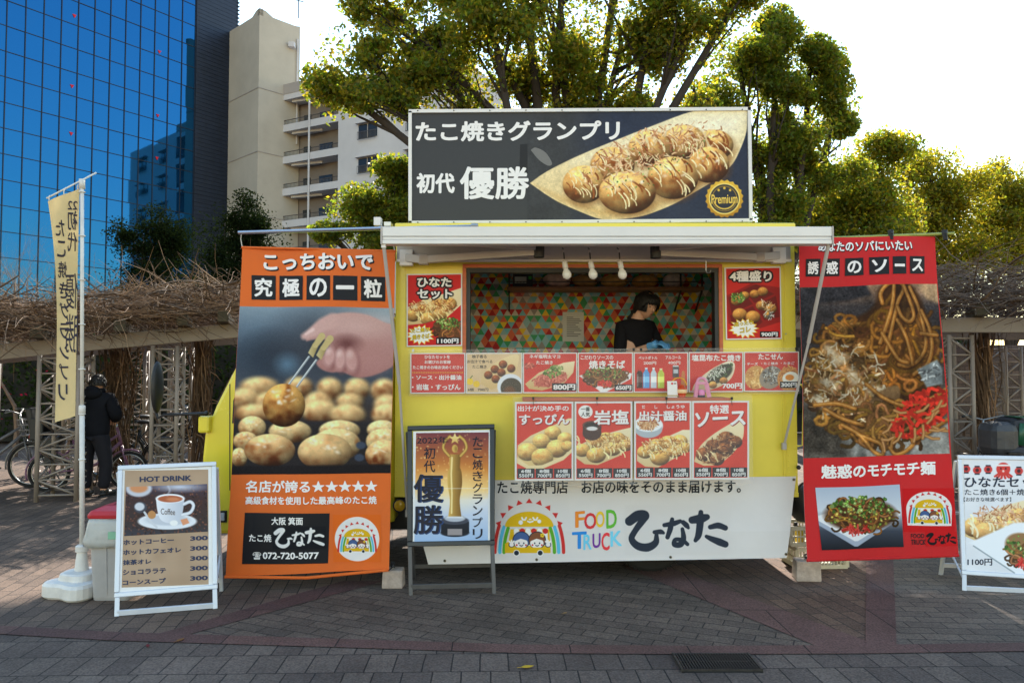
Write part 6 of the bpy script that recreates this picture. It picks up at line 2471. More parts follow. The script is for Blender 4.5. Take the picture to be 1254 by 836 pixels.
# ---- white banner along the bottom of the body
def wv3(px, py):
    px, py = np.asarray(px, float), np.asarray(py, float)
    return .030 * np.clip((py - 590) / 60, 0, 1) ** 1.5 + .006 * np.sin(px * .03 + py * .02) * np.clip((py - 590) / 40, 0, 1)
pl = Plane.three(at(520, 590, 5.775), at(975, 584, 5.775), at(522, 690, 5.66), wv3)
mb = MB()
WB = mat('white vinyl banner', srgb(220, 213, 209), rough=.5, noise=.05, scale=3, trans=.1, bump=.12, bscale=5)
gridquad(mb, pl, [(497, 589), (975, 583), (962, 682.5), (525, 690.5)], WB, 40, 12, 0, WB)
text(mb, pl, 'たこ焼専門店　お店の味をそのまま届けます。', (609, 588.5, 907, 604.5), BK, .03, .003, 1.2)
c = Canvas(600, 600, 700, 686, 3.2, (220, 213, 209))
logo(c, 648, 649, 37)
c.emit(mb, pl, [(601, 604), (697, 603), (697, 684), (601, 685)], CLOTHP, .0022)
for k, (ch, box, col) in enumerate((('F', (704, 626, 716, 646), (226, 132, 40)), ('O', (715, 628, 730, 648), (208, 52, 54)), ('O', (729, 626, 740, 646), (230, 190, 40)), ('D', (742, 624, 755, 647), (98, 176, 52)),
                                    ('T', (700, 651, 718, 672), (40, 130, 206)), ('R', (714, 654, 724, 673), (110, 196, 226)), ('U', (725, 653, 735, 671), (116, 54, 150)), ('C', (736, 652, 746, 674), (226, 60, 66)), ('K', (747, 650, 761, 669), (120, 204, 230)))):
    text(mb, pl, ch, box, flat(col, .5), .03, .003, 1)
c = Canvas(764, 614, 894, 680, 3.0, (220, 213, 209))
brush(c, (768, 625, 889, 672.5), (48, 54, 66), .92)
c.emit(mb, pl, [(765, 618), (892, 616.5), (892, 677), (765, 678.5)], CLOTHP, .0022)
wbn = mb.build('truck_banner', base=at(740, 690, 5.7))
tag(wbn, 'long white banner with the shop emblem tied along the bottom of the truck', 'banner')
mb = MB()
for (x, y) in ((972, 587), (820, 681.5), (657, 684.5), (961, 678), (545, 686)):
    mb.torus(pl.W(x, y, .003), .008, .003, flat((120, 110, 90), .4), 'Y', 12, 6)
    mb.ball(pl.W(x, y, .002), .006, BLACK, 8, 5)
mb.build('eyelet', wbn, base=ORG[wbn.name])

# ---- taped posters beside the hatch
def food_boat(c, pts, balls, r, seed, tone=(222, 172, 96), dark=(150, 88, 38), topping=None):
    c.boat(pts, (240, 226, 190), (214, 182, 126))
    for k, (x, y) in enumerate(balls):
        c.dumpling(x, y, r, r * .82, seed + k, tone, dark, brown=.55)


pl = Plane.frontal(YF - .018)
TP = 'posters taped beside the hatch'
mb = MB()
slab(mb, pl, [(498, 335.5), (566, 334.5), (566, 423.5), (498, 424.5)], PAPERB, PAPERB, .003)
c = Canvas(496, 334, 568, 426, 3.0, (204, 34, 36))
c.poly([(499, 376), (530, 364), (566, 352), (566, 390), (546, 402), (499, 412)], (238, 222, 186), 1, 1)
food_boat(c, [(499, 378), (520, 366), (565, 356), (564, 372), (548, 388), (520, 396), (499, 398)], [(550, 372), (536, 374), (520, 380), (506, 386), (524, 390), (540, 384)], 9.5, 200)
c.drizzle(526, 381, 24, 10, 26, (250, 226, 160), .8, 3)
c.flakes(530, 374, 30, 9, 130, [(196, 126, 70), (160, 92, 44), (226, 180, 120)], 2.2, .5, 4)
c.poly([(499, 398), (520, 396), (548, 388), (566, 372), (566, 424), (499, 424)], (202, 30, 32), 1, .6)
c.ell(548, 402, 17, 12, (110, 74, 44), soft=2)
c.noodles(548, 404, 17, 11, 46, 1.0, 5, (176, 110, 60), (70, 36, 18))
c.greens(548, 396, 15, 7, 70, 1.6, 6)
burst(c, 515, 410, 16, 11.5, 15)
c.emit(mb, pl, [(499.5, 337), (564.5, 336), (564.5, 422), (499.5, 423)], PAPER, .001)
text_out(mb, pl, 'ひなた', (511, 339.5, 553, 351.5), WH, BK, .05, .20, .002)
text_out(mb, pl, 'セット', (511, 354, 554, 366), WH, BK, .05, .20, .002)
text_out(mb, pl, 'たこ焼き', (504, 402.5, 525, 408), YEL, BK, .03, .05, .002, 2)
text_out(mb, pl, '焼きそば', (505, 410, 526, 416), YEL, BK, .03, .05, .002, 2)
rect(mb, pl, 534, 413, 563, 421.5, BK, .002)
text(mb, pl, '1100円', (535.5, 414.3, 561.5, 420.6), WH, .05, .004)
tag(mb.build('poster', base=pl.W(532, 424)), 'white-edged red poster priced 1100 with dumplings over noodles, left of the hatch', 'poster', TP)

mb = MB()
slab(mb, pl, [(887, 327.5), (956, 326), (957.5, 415), (889, 416)], PAPERB, PAPERB, .003)
c = Canvas(885, 325, 960, 418, 3.0, (202, 38, 32))
c.poly([(890, 362), (920, 347), (955, 352), (956, 394), (924, 404), (892, 396)], (150, 26, 24), 1, 1)
for pts in ([(892, 364), (908, 356), (922, 372), (896, 384)], [(910, 355), (926, 348), (948, 360), (924, 371)], [(925, 374), (950, 362), (955, 388), (936, 392)], [(894, 386), (922, 375), (934, 394), (922, 404), (896, 398)]):
    c.poly(pts, (112, 22, 20), 1, .6)
for k, (x, y, r) in enumerate(((902, 368, 7), (912, 362, 6), (924, 360, 6), (934, 357, 6.5), (932, 374, 6.5), (944, 378, 7), (906, 385, 9), (922, 388, 9), (940, 386, 5))):
    c.dumpling(x, y, r, r * .85, 240 + k, (214, 150, 72), (140, 76, 30))
c.greens(904, 364, 9, 6, 60, 1.5, 5)
c.flakes(938, 374, 10, 7, 40, [(240, 226, 196), (200, 160, 110), (90, 60, 40)], 2, .5, 6)
c.flakes(942, 386, 6, 5, 26, [(220, 220, 214), (90, 90, 90)], 1.6, .5, 7)
burst(c, 911, 402, 17, 11.5, 15, seed=6)
c.emit(mb, pl, [(889, 329), (954.5, 328), (956, 413.5), (890.5, 414.5)], PAPER, .001)
text_out(mb, pl, '4種盛り', (893.5, 331.5, 945, 345), WH, BK, .05, .20, .002)
text_out(mb, pl, '迷ったら', (899, 394.5, 922, 400), YEL, BK, .03, .05, .002, 3)
text_out(mb, pl, 'コレ', (906, 401.5, 919, 408), YEL, BK, .03, .05, .002, 2)
rect(mb, pl, 930.5, 405.5, 953.5, 413, BK, .002)
text(mb, pl, '900円', (932, 406.6, 952, 412.2), WH, .05, .004)
tag(mb.build('poster', base=pl.W(923, 416)), 'red poster priced 900 with a four-part dumpling box, right of the hatch', 'poster', TP)

# ---- clear strip with seven small menu cards
Y1 = 5.745
pl = Plane.frontal(Y1)
MC = 'small menu cards in the clear strip'
def card(x0, y0, x1, y1, bg, lab, paint=None, words=None, fill=(206, 46, 36), g=3.4, border=1.3):
    mb = MB()
    slab(mb, pl, [(x0, y0), (x1, y0 - .3), (x1, y1 - .3), (x0, y1)], PAPERB, PAPERB, .002)
    c = Canvas(x0 - 1, y0 - 1, x1 + 1, y1 + 1, g, fill)
    c.mottle(3, 12, int(x0))
    if paint:
        paint(c)
    c.emit(mb, pl, [(x0 + border, y0 + border), (x1 - border, y0 + border - .3), (x1 - border, y1 - border - .3), (x0 + border, y1 - border)], PAPER, .0008)
    if words:
        words(mb)
    tag(mb.build('menu_card', base=pl.W((x0 + x1) / 2, y1)), lab, 'menu card', MC)


def price(mb, s, x0, y0, x1, y1, box=True):
    if box:
        rect(mb, pl, x0, y0, x1, y1, BK, .0018)
    text(mb, pl, s, (x0 + 1.5, y0 + 1.2, x1 - 1.5, y1 - 1.2), WH, .055, .0036)


def w1(mb):
    text(mb, pl, 'ひなたセットを', (520, 434.8, 551, 439.2), WH, .03, .0018)
    text(mb, pl, 'お選びのお客様', (520, 441, 552, 445.2), WH, .03, .0018)
    text(mb, pl, 'たこ焼きのお味お決めください', (505.5, 447.4, 567, 451.8), WH, .03, .0018)
    for k in range(30):
        rect(mb, pl, 505 + k * 2.1, 455.6, 506.2 + k * 2.1, 456.4, YEL, .0018)
    text(mb, pl, '・ソース・出汁醤油', (504.5, 459, 565, 465), WH, .04, .0018)
    text(mb, pl, '・岩塩・すっぴん', (504.5, 470, 564, 477.5), WH, .04, .0018)
card(502.5, 432.2, 569.8, 481.8, None, 'red menu card with text only, at the left end of the clear strip', None, w1)


def p2(c):
    c.poly(curve([(588, 470), (592, 458), (604, 446), (620, 437), (634, 434), (635, 444), (630, 458), (618, 470), (602, 477)], 4), (240, 216, 166), 1, .8, grad=((214, 178, 120), 'y'))
    for k, (x, y) in enumerate(((616, 446), (626, 451), (606, 452), (614, 456), (598, 459), (607, 464))):
        c.dumpling(x, y, 5.2, 5, 300 + k, (150, 76, 34), (84, 34, 14))
    c.ell(625, 473, 16, 15.5, (226, 228, 236), soft=.8)
    c.ell(626, 475, 13, 12.4, (66, 54, 38), soft=.8)
    c.ell(624, 478, 7, 5, (110, 64, 30), soft=3)
    c.ell(575.5, 467, 4, 4, (240, 200, 40))
    c.ell(583.5, 470, 4, 4, (236, 194, 34))
    c.line([(576, 463), (578.5, 460)], .5, (70, 100, 40))
def w2_(mb):
    for s, b in (('柚子香る', (578, 434.2, 596, 438.4)), ('お出汁で食べる', (572, 440.4, 603, 444.6)), ('たこ焼き', (578.5, 446.8, 596, 451))):
        text(mb, pl, s, b, BK, .02, .0018)
    text(mb, pl, '6個', (573, 475, 580, 478.8), BK, .02, .0018)
    text(mb, pl, '700円', (585, 475, 598, 478.8), BK, .02, .0018)
card(570.6, 432, 639.6, 481.6, None, 'beige menu card with brown dumplings beside a bowl of broth', p2, w2_, (222, 190, 148))


def p3(c):
    c.poly([(643, 470), (660, 456), (690, 444), (704, 442), (702, 456), (690, 470), (664, 478), (648, 476)], (240, 224, 184), 1, .6, grad=((206, 170, 110), 'y'))
    c.ell(674, 464, 20, 9, (190, 96, 80), -.2, soft=1)
    c.flakes(674, 464, 22, 9, 110, [(226, 140, 120), (170, 66, 54), (206, 110, 90)], 2, .7, 7, rot=-.2)
    c.greens(679, 455, 13, 7, 90, 1.5, 8, rot=-.2)
    c.flakes(649, 448, 7, 3, 20, [(220, 120, 100), (160, 60, 50)], 1.6, .7, 9)
def w3(mb):
    text(mb, pl, 'ネギ塩明太マヨ', (648.5, 434, 686, 438.8), WH, .03, .0018)
    text(mb, pl, 'たこ焼き', (656.5, 441.5, 677, 446), WH, .03, .0018)
    price(mb, '800円', 676, 469, 706, 478.6)
card(640.4, 431.8, 706.8, 481.2, None, 'red menu card priced 800 with pink roe and chopped leek on dumplings', p3, w3)


def p4(c):
    c.poly([(709, 460), (740, 450), (774, 457), (772, 464), (742, 480), (736, 480)], (238, 236, 236), 1, .8)
    c.ell(741, 461, 27, 10, (100, 66, 36), soft=1.5)
    c.noodles(741, 461, 27, 10, 60, .9, 11, (176, 116, 60), (80, 44, 20))
    c.greens(742, 457, 25, 7, 60, 1.3, 12)
    c.flakes(740, 470, 9, 3.5, 40, [(226, 66, 56), (190, 40, 36)], 2, .7, 13)
def w4(mb):
    text(mb, pl, 'こだわりソースの', (711, 435, 751, 440), WH, .03, .0018)
    text(mb, pl, '焼きそば', (721, 441, 765.5, 451.5), WH, .045, .0018)
    price(mb, '650円', 752.5, 470.5, 774.5, 478.6)
card(707.6, 431.6, 775.2, 480.8, None, 'red menu card priced 650 with fried noodles on a white plate', p4, w4)


def p5(c):
    for k, (x, y0, w, col, cap) in enumerate(((783.2, 452, 3.6, (56, 26, 24), (200, 40, 40)), (791.4, 450, 4, (90, 160, 220), (230, 240, 250)), (800.4, 450, 3.6, (200, 214, 226), (250, 250, 250)), (809.4, 451, 4, (190, 206, 70), (240, 240, 200)))):
        c.poly([(x - w, 457), (x - w * .4, 453), (x - w * .35, y0), (x + w * .35, y0), (x + w * .4, 453), (x + w, 457), (x + w, 475), (x - w, 475)], col, 1, .5)
        c.poly([(x - w, 461), (x + w, 461), (x + w, 468), (x - w, 468)], tuple(min(255, v + 50) for v in col), .8, .4)
        c.poly([(x - w * .4, y0), (x + w * .4, y0), (x + w * .4, y0 + 1.8), (x - w * .4, y0 + 1.8)], cap, 1, .3)
        c.line([(x - w * .6, 458), (x - w * .6, 473)], .4, (240, 240, 245), .6)
    c.poly([(823.6, 448), (831.4, 448), (831.4, 462), (823.6, 462)], (60, 62, 70), 1, .4)
    c.poly([(824, 447), (831, 447), (831, 449), (824, 449)], (206, 208, 212), 1, .3)
    c.poly([(824.6, 452), (830.4, 452), (830.4, 457), (824.6, 457)], (190, 196, 204), 1, .4)
    c.poly([(834.6, 458), (835.4, 454), (838, 454), (838.8, 458), (839.6, 475), (833.8, 475)], (196, 120, 60), 1, .4)
def w5(mb):
    text(mb, pl, 'ペットボトル', (782, 436, 805, 440), WH, .03, .0018)
    text(mb, pl, '200円', (788, 442.4, 803.5, 446.4), WH, .02, .0018)
    text(mb, pl, 'アルコール', (815, 435.6, 834, 439.6), WH, .03, .0018)
    text(mb, pl, '400円', (818, 442, 833, 446), WH, .02, .0018)
card(776, 431.4, 842.8, 480.4, None, 'red menu card with drink bottles and a can, priced 200 and 400', p5, w5)


def p6(c):
    c.poly(curve([(847, 478), (852, 468), (868, 454), (886, 444), (896, 442), (900, 448), (896, 462), (884, 472), (868, 478)], 4), (240, 230, 206), 1, .7, grad=((208, 190, 150), 'y'))
    c.ell(881, 458, 18, 9, (48, 44, 30), -.55, soft=1.5)
    c.greens(884, 454, 16, 7, 80, 1.3, 15, ((40, 62, 30), (60, 90, 40), (30, 40, 26)), rot=-.6)
    c.flakes(876, 458, 14, 6, 60, [(226, 226, 214), (180, 180, 170)], 2, .4, 16, rot=-.6)
    c.dumpling(873, 471, 5, 4.4, 330, (226, 170, 90), (160, 96, 40))
    c.dumpling(886, 466, 5, 4.4, 331, (200, 140, 70), (120, 70, 30))
def w6(mb):
    text(mb, pl, '塩昆布たこ焼き', (847, 434, 907, 442), WH, .045, .0018)
    price(mb, '700円', 883, 467.6, 910, 477, False)
card(843.6, 431, 910.2, 480, None, 'red menu card priced 700 with dark seaweed shreds on a boat of dumplings', p6, w6)


def p7(c):
    c.ell(925.5, 462, 13.5, 14.5, (206, 150, 78), .3, soft=1)
    c.flakes(925.5, 462, 12, 13, 90, [(240, 206, 140), (186, 120, 56), (226, 176, 100)], 1.6, .8, 17)
    c.ell(944, 462, 15, 13, (150, 136, 120), -.8, soft=1)
    c.flakes(946, 460, 12, 11, 130, [(90, 92, 96), (206, 206, 200), (140, 140, 140), (90, 70, 50)], 1.5, .6, 18)
    c.ell(966, 464, 14, 15, (206, 136, 66), .3, soft=1)
    c.flakes(966, 462, 13, 14, 70, [(230, 170, 90), (170, 96, 44)], 1.6, .7, 19)
    c.ell(968, 463, 10, 8, (244, 240, 228), -.2, soft=.8)
    c.ell(967, 462, 5.2, 3.6, (230, 140, 40), 0, soft=.8)
    c.poly([(911, 473), (980, 473), (980, 480), (911, 480)], (206, 46, 36), .0)
def w7(mb):
    text(mb, pl, 'たこせん', (928.5, 433, 958.5, 440), WH, .04, .0018)
    text(mb, pl, '・チーズ', (911.5, 443.6, 928, 447), WH, .03, .0018)
    text(mb, pl, '・たこ焼き', (932, 443.2, 952.5, 446.6), WH, .03, .0018)
    text(mb, pl, '・たまご', (956, 442.8, 973, 446.2), WH, .03, .0018)
    price(mb, '300円', 955, 467, 977, 475)
card(911, 430.6, 978.4, 479.4, None, 'red menu card priced 300 with three topped crackers', p7, w7)
plc = Plane.frontal(Y1 - .012)
mb = MB()
slab(mb, plc, [(500.5, 428.5), (979.5, 426), (980.5, 482), (500.5, 485)], CLEAR, CLEAR, .0015)
mb.bar(plc.W(500.5, 429, .002), plc.W(979.5, 426.5, .002), .004, .012, CLEAR)
for (x, y) in ((506, 429), (776, 428), (785, 428), (975, 427)):
    mb.box(plc.W(x, y, .004), (.016, .01, .022), BLACK if x > 900 or 770 < x < 790 else WHITEP)
tag(mb.build('clear_strip', base=plc.W(740, 485)), 'long clear plastic strip hanging below the hatch over the seven small cards', 'plastic sheet')

# ---- four large menu posters
Y2 = 5.53
pl = Plane.frontal(Y2)
pl2 = pl
MP = 'large menu posters below the ledge'
def poster(x0, y0, x1, y1, lab, paint, words, k3):
    mb = MB()
    slab(mb, pl, [(x0, y0), (x1, y0 - .4), (x1, y1 - .5), (x0, y1)], PAPERB, PAPERB, .002)
    c = Canvas(x0 - 1, y0 - 1, x1 + 1, y1 + 1, 3.2, (214, 50, 28))
    c.mottle(3, 14, int(x0))
    paint(c)
    m_ = 2.2
    c.poly([(x0, (y0 + y1) / 2 + .3), (x1, (y0 + y1) / 2 - .3), (x1, (y0 + y1) / 2 + .5), (x0, (y0 + y1) / 2 + 1.0)], (120, 40, 26), .25, .6)
    c.emit(mb, pl, [(x0 + m_, y0 + m_), (x1 - m_, y0 + m_ - .4), (x1 - m_, y1 - m_ - .5), (x0 + m_, y1 - m_)], PAPER, .0008)
    words(mb)
    w = (x1 - x0 - 2 * m_ - 4) / 3
    for k, (a, b) in enumerate((('6個', '550円'), ('8個', '700円'), ('10個', '850円'))):
        xx = x0 + m_ + .8 + k * (w + 1.4)
        rect(mb, pl, xx, y1 - 15, xx + w, y1 - 3.2, BK, .0018, .2)
        text(mb, pl, a, (xx + w * .22, y1 - 14.2, xx + w * .78, y1 - 9.6), WH, .03, .0036)
        text(mb, pl, b, (xx + w * .1, y1 - 8.8, xx + w * .9, y1 - 4), WH, .03, .0036)
    tag(mb.build('menu_poster', base=pl.W((x0 + x1) / 2, y1)), lab, 'menu poster', MP)


def q1(c):
    c.poly([(634, 545), (650, 533), (672, 523), (696, 512), (701, 512), (701, 549), (690, 560), (664, 571), (650, 573), (633, 565)], (238, 218, 170), 1, .8, grad=((222, 188, 124), 'y'))
    for k, (x, y, r) in enumerate(((677, 530, 10.5), (692, 537, 9.5), (663, 540, 11), (646, 553, 13), (682, 549, 13), (664, 560, 13.5), (695, 546, 8))):
        c.dumpling(x, y, r, r * .84, 400 + k, (244, 200, 116), (186, 116, 48), brown=.55)
    c.poly([(633, 560), (648, 570), (664, 569), (690, 558), (702, 547), (702, 552), (690, 563), (664, 574), (646, 574), (633, 567)], (236, 212, 160), 1, .8)
def t1(mb):
    text(mb, pl, '出汁が決め手の', (634, 496.5, 696.5, 503.4), WH, .03, .0018, .3)
    text_out(mb, pl, 'すっぴん', (635.5, 507, 697, 520), WH, flat((150, 30, 16)), .035, .03, .0018, .3, (.8, .8))
poster(630.6, 492, 702.2, 588.4, 'large red menu poster with plain bare dumplings, the first of the four', q1, t1, 0)


def q2(c):
    c.poly([(705, 547), (730, 534), (760, 526), (773, 523), (773, 546), (758, 558), (732, 569), (716, 568), (705, 560)], (240, 224, 184), 1, .8, grad=((216, 186, 130), 'y'))
    for k, (x, y, r) in enumerate(((756, 537, 10), (742, 537, 10), (728, 541, 10), (713, 551, 10), (766, 545, 9), (750, 549, 11), (730, 557, 12))):
        c.dumpling(x, y, r, r * .8, 420 + k, (240, 192, 104), (170, 100, 42), brown=.6)
    c.drizzle(735, 548, 28, 10, 30, (250, 232, 170), .8, 21)
    c.flakes(748, 540, 26, 9, 170, [(206, 150, 80), (170, 110, 50), (236, 196, 130)], 2.2, .45, 22)
    c.ell(725, 530, 11.5, 9, (66, 36, 26), soft=.8)
    c.poly([(713.5, 520), (736.5, 520), (736, 532), (714, 532)], (70, 38, 28), 1, .8)
    c.ell(725, 520, 11.5, 5, (98, 56, 40), soft=.7)
    c.ell(725, 520.6, 9.4, 3.6, (34, 20, 16), soft=.7)
    c.ell(725, 524.5, 7, 2.6, (226, 222, 222), soft=.8)
    c.ell(717, 504, 8.8, 8, (240, 236, 232), soft=.6)
def t2(mb):
    text(mb, pl, '一番', (711.5, 498, 722.5, 503.4), BK, .03, .0024)
    text(mb, pl, '人気', (711.5, 504.4, 722.5, 509.8), BK, .03, .0024)
    text_out(mb, pl, '岩塩', (727, 502, 770, 520), WH, flat((150, 30, 16)), .035, .03, .0018, .5, (.8, .8))
poster(703.6, 491.6, 774.4, 588, 'large red menu poster with a brown salt cup above the dumplings', q2, t2, 1)


def q3(c):
    c.ell(794, 521, 18, 12, (226, 230, 234), soft=.8)
    c.ell(794, 525, 17, 11, (176, 184, 192), soft=1)
    c.ell(794, 519.5, 17, 9, (240, 242, 244), soft=.8)
    c.flakes(793, 519, 12, 6, 90, [(206, 150, 96), (160, 96, 50), (226, 186, 140)], 3, .7, 23)
    c.poly([(780, 556), (805, 540), (836, 526), (845, 526), (845, 545), (835, 556), (806, 572), (790, 571), (780, 564)], (242, 228, 192), 1, .8, grad=((220, 190, 136), 'y'))
    for k, (x, y, r) in enumerate(((832, 540, 10), (818, 541, 10), (804, 545, 10), (790, 553, 10), (838, 548, 8), (826, 552, 10), (808, 560, 12))):
        c.dumpling(x, y, r, r * .8, 440 + k, (238, 188, 98), (166, 96, 38), brown=.6)
    c.drizzle(812, 550, 28, 10, 26, (250, 234, 180), .8, 24)
    c.flakes(815, 547, 30, 11, 190, [(206, 146, 70), (170, 104, 44), (240, 206, 140)], 2, .45, 25)
def t3(mb):
    for s, b in (('だ', (786, 496, 790, 500)), ('し', (801.5, 496, 805, 500)), ('しょうゆ', (816.5, 495.6, 838.5, 499.8))):
        text(mb, pl, s, b, WH, .03, .0018)
    text_out(mb, pl, '出汁醤油', (782.6, 503, 840.6, 515.4), WH, flat((150, 30, 16)), .035, .03, .0018, .5, (.8, .8))
poster(776.6, 491.2, 846.8, 587.4, 'large red menu poster with a white bowl of fish flakes above the dumplings', q3, t3, 2)


def q4(c):
    c.poly(curve([(850, 565), (856, 548), (870, 534), (890, 521), (908, 512), (911, 522), (909, 538), (898, 554), (880, 568), (862, 570)], 4), (242, 228, 190), 1, .8, grad=((222, 190, 136), 'y'))
    for k, (x, y, r) in enumerate(((889, 536, 9.5), (900, 541, 9), (874, 546, 10), (888, 550, 10), (862, 556, 10), (878, 562, 9))):
        c.dumpling(x, y, r, r * .85, 460 + k, (150, 86, 40), (84, 40, 18), brown=.8)
    c.flakes(881, 549, 26, 14, 130, [(110, 60, 28), (170, 110, 60), (206, 160, 110), (80, 40, 20)], 2, .6, 26, rot=-.6)
    c.drizzle(868, 558, 13, 6, 10, (240, 214, 160), .7, 27)
def t4(mb):
    text(mb, pl, '特選', (869, 495.6, 892.6, 506.4), WH, .035, .0018, .3)
    text_out(mb, pl, 'ソース', (851, 505, 913, 523), WH, flat((150, 30, 16)), .045, .03, .0018, 3, (.8, .8))
poster(847.6, 490.8, 917.4, 587, 'large red menu poster with brown sauced dumplings, the last of the four', q4, t4, 3)
plc = Plane.frontal(Y2 - .012)
mb = MB()
slab(mb, plc, [(628, 485.5), (921, 483), (922.5, 592.5), (630, 595.5)], CLEAR, CLEAR, .0015)
for x in (640, 704, 738, 776, 825, 848, 900):
    if x in (738, 825, 704, 900, 640):
        pass
for x in (653, 731, 816, 896):
    p = plc.W(x, 487.5, .004)
    mb.box(p, (.014, .012, .02), BLACK)
    mb.tube([p, p + Vector((0, .005, -.03)), p + Vector((.004, .005, -.05))], .002, BLACK, 5)
for x in (773.5, 844):
    mb.box(plc.W(x, 591.5, .003), (.05, .004, .02), CLEAR)
tag(mb.build('clear_sleeve', base=plc.W(775, 595)), 'clear plastic sleeve over the four large menu posters', 'plastic sheet')

# ---- A-boards
def aboard(name, label, plane, outer, inner, legs, frame_m, leg_m, draw, base, fw=.028, brace_drop=.04, spread=.42, crossbar=True):
    t = thing(name, label, 'sign board', base, 'A-boards standing on the paving')
    mb = MB()
    slab(mb, plane, inner, flat((232, 230, 228), .3), BLACK, .012)
    draw(mb)
    mb.build('poster', t)
    mb = MB()
    n = plane.n
    cs = [plane.W(*p) for p in outer]
    for i in range(4):
        a_, b2 = cs[i], cs[(i + 1) % 4]
        d = (b2 - a_).normalized()
        ins = n.cross(d).normalized() * fw / 2
        if ins.dot(sum(cs, Vector()) / 4 - a_) < 0:
            ins = -ins
        k = 0 if i % 2 == 0 else fw
        mb.bar(a_ + ins + d * k, b2 + ins - d * k, fw, .022, frame_m, up=n)
    mb.build('frame', t, bevel=.005)
    # front legs carry on down from the frame; the rear frame opens behind
    L0, L1 = Vector(legs[0]), Vector(legs[1])
    up0, up1 = cs[3] + (cs[2] - cs[3]) * .03, cs[2] + (cs[3] - cs[2]) * .03
    mb = MB()
    for a_, b2 in ((up0, L0), (up1, L1)):
        mb.bar(a_, b2, .028, .022, leg_m)
    if crossbar:
        h = .18
        mb.bar(L0.lerp(up0, h), L1.lerp(up1, h), .02, .034, leg_m)
    mb.build('front_leg', t, bevel=.003)
    mb = MB()
    back = Vector((-n.x, -n.y, 0)).normalized() * spread
    R0, R1 = L0 + back, L1 + back
    R0.z = R1.z = 0
    T0, T1 = cs[0] - n * .02 - Vector((0, 0, .04)), cs[1] - n * .02 - Vector((0, 0, .04))
    mb.bar(T0, R0, .022, .022, leg_m)
    mb.bar(T1, R1, .022, .022, leg_m)
    mb.bar(R0.lerp(T0, .09), R1.lerp(T1, .09), .02, .03, leg_m)
    mb.bar(R0.lerp(T0, .55), R1.lerp(T1, .55), .02, .02, leg_m)
    for a_, b2, c_, d_ in ((R0, T0, L0, up0), (R1, T1, L1, up1)):
        mb.bar(a_.lerp(b2, .30), c_.lerp(d_, .65), .012, .012, leg_m)
    mb.build('rear_frame', t)
    return t


WFR = mat('silver white aluminium frame', srgb(208, 212, 220), rough=.35, noise=.06, scale=10, metal=.2)
BFR = mat('black snap frame', srgb(26, 27, 31), rough=.35, noise=.1, scale=10)
GLEG = mat('grey steel leg', srgb(84, 82, 82), rough=.45, noise=.15, scale=14, metal=.4)
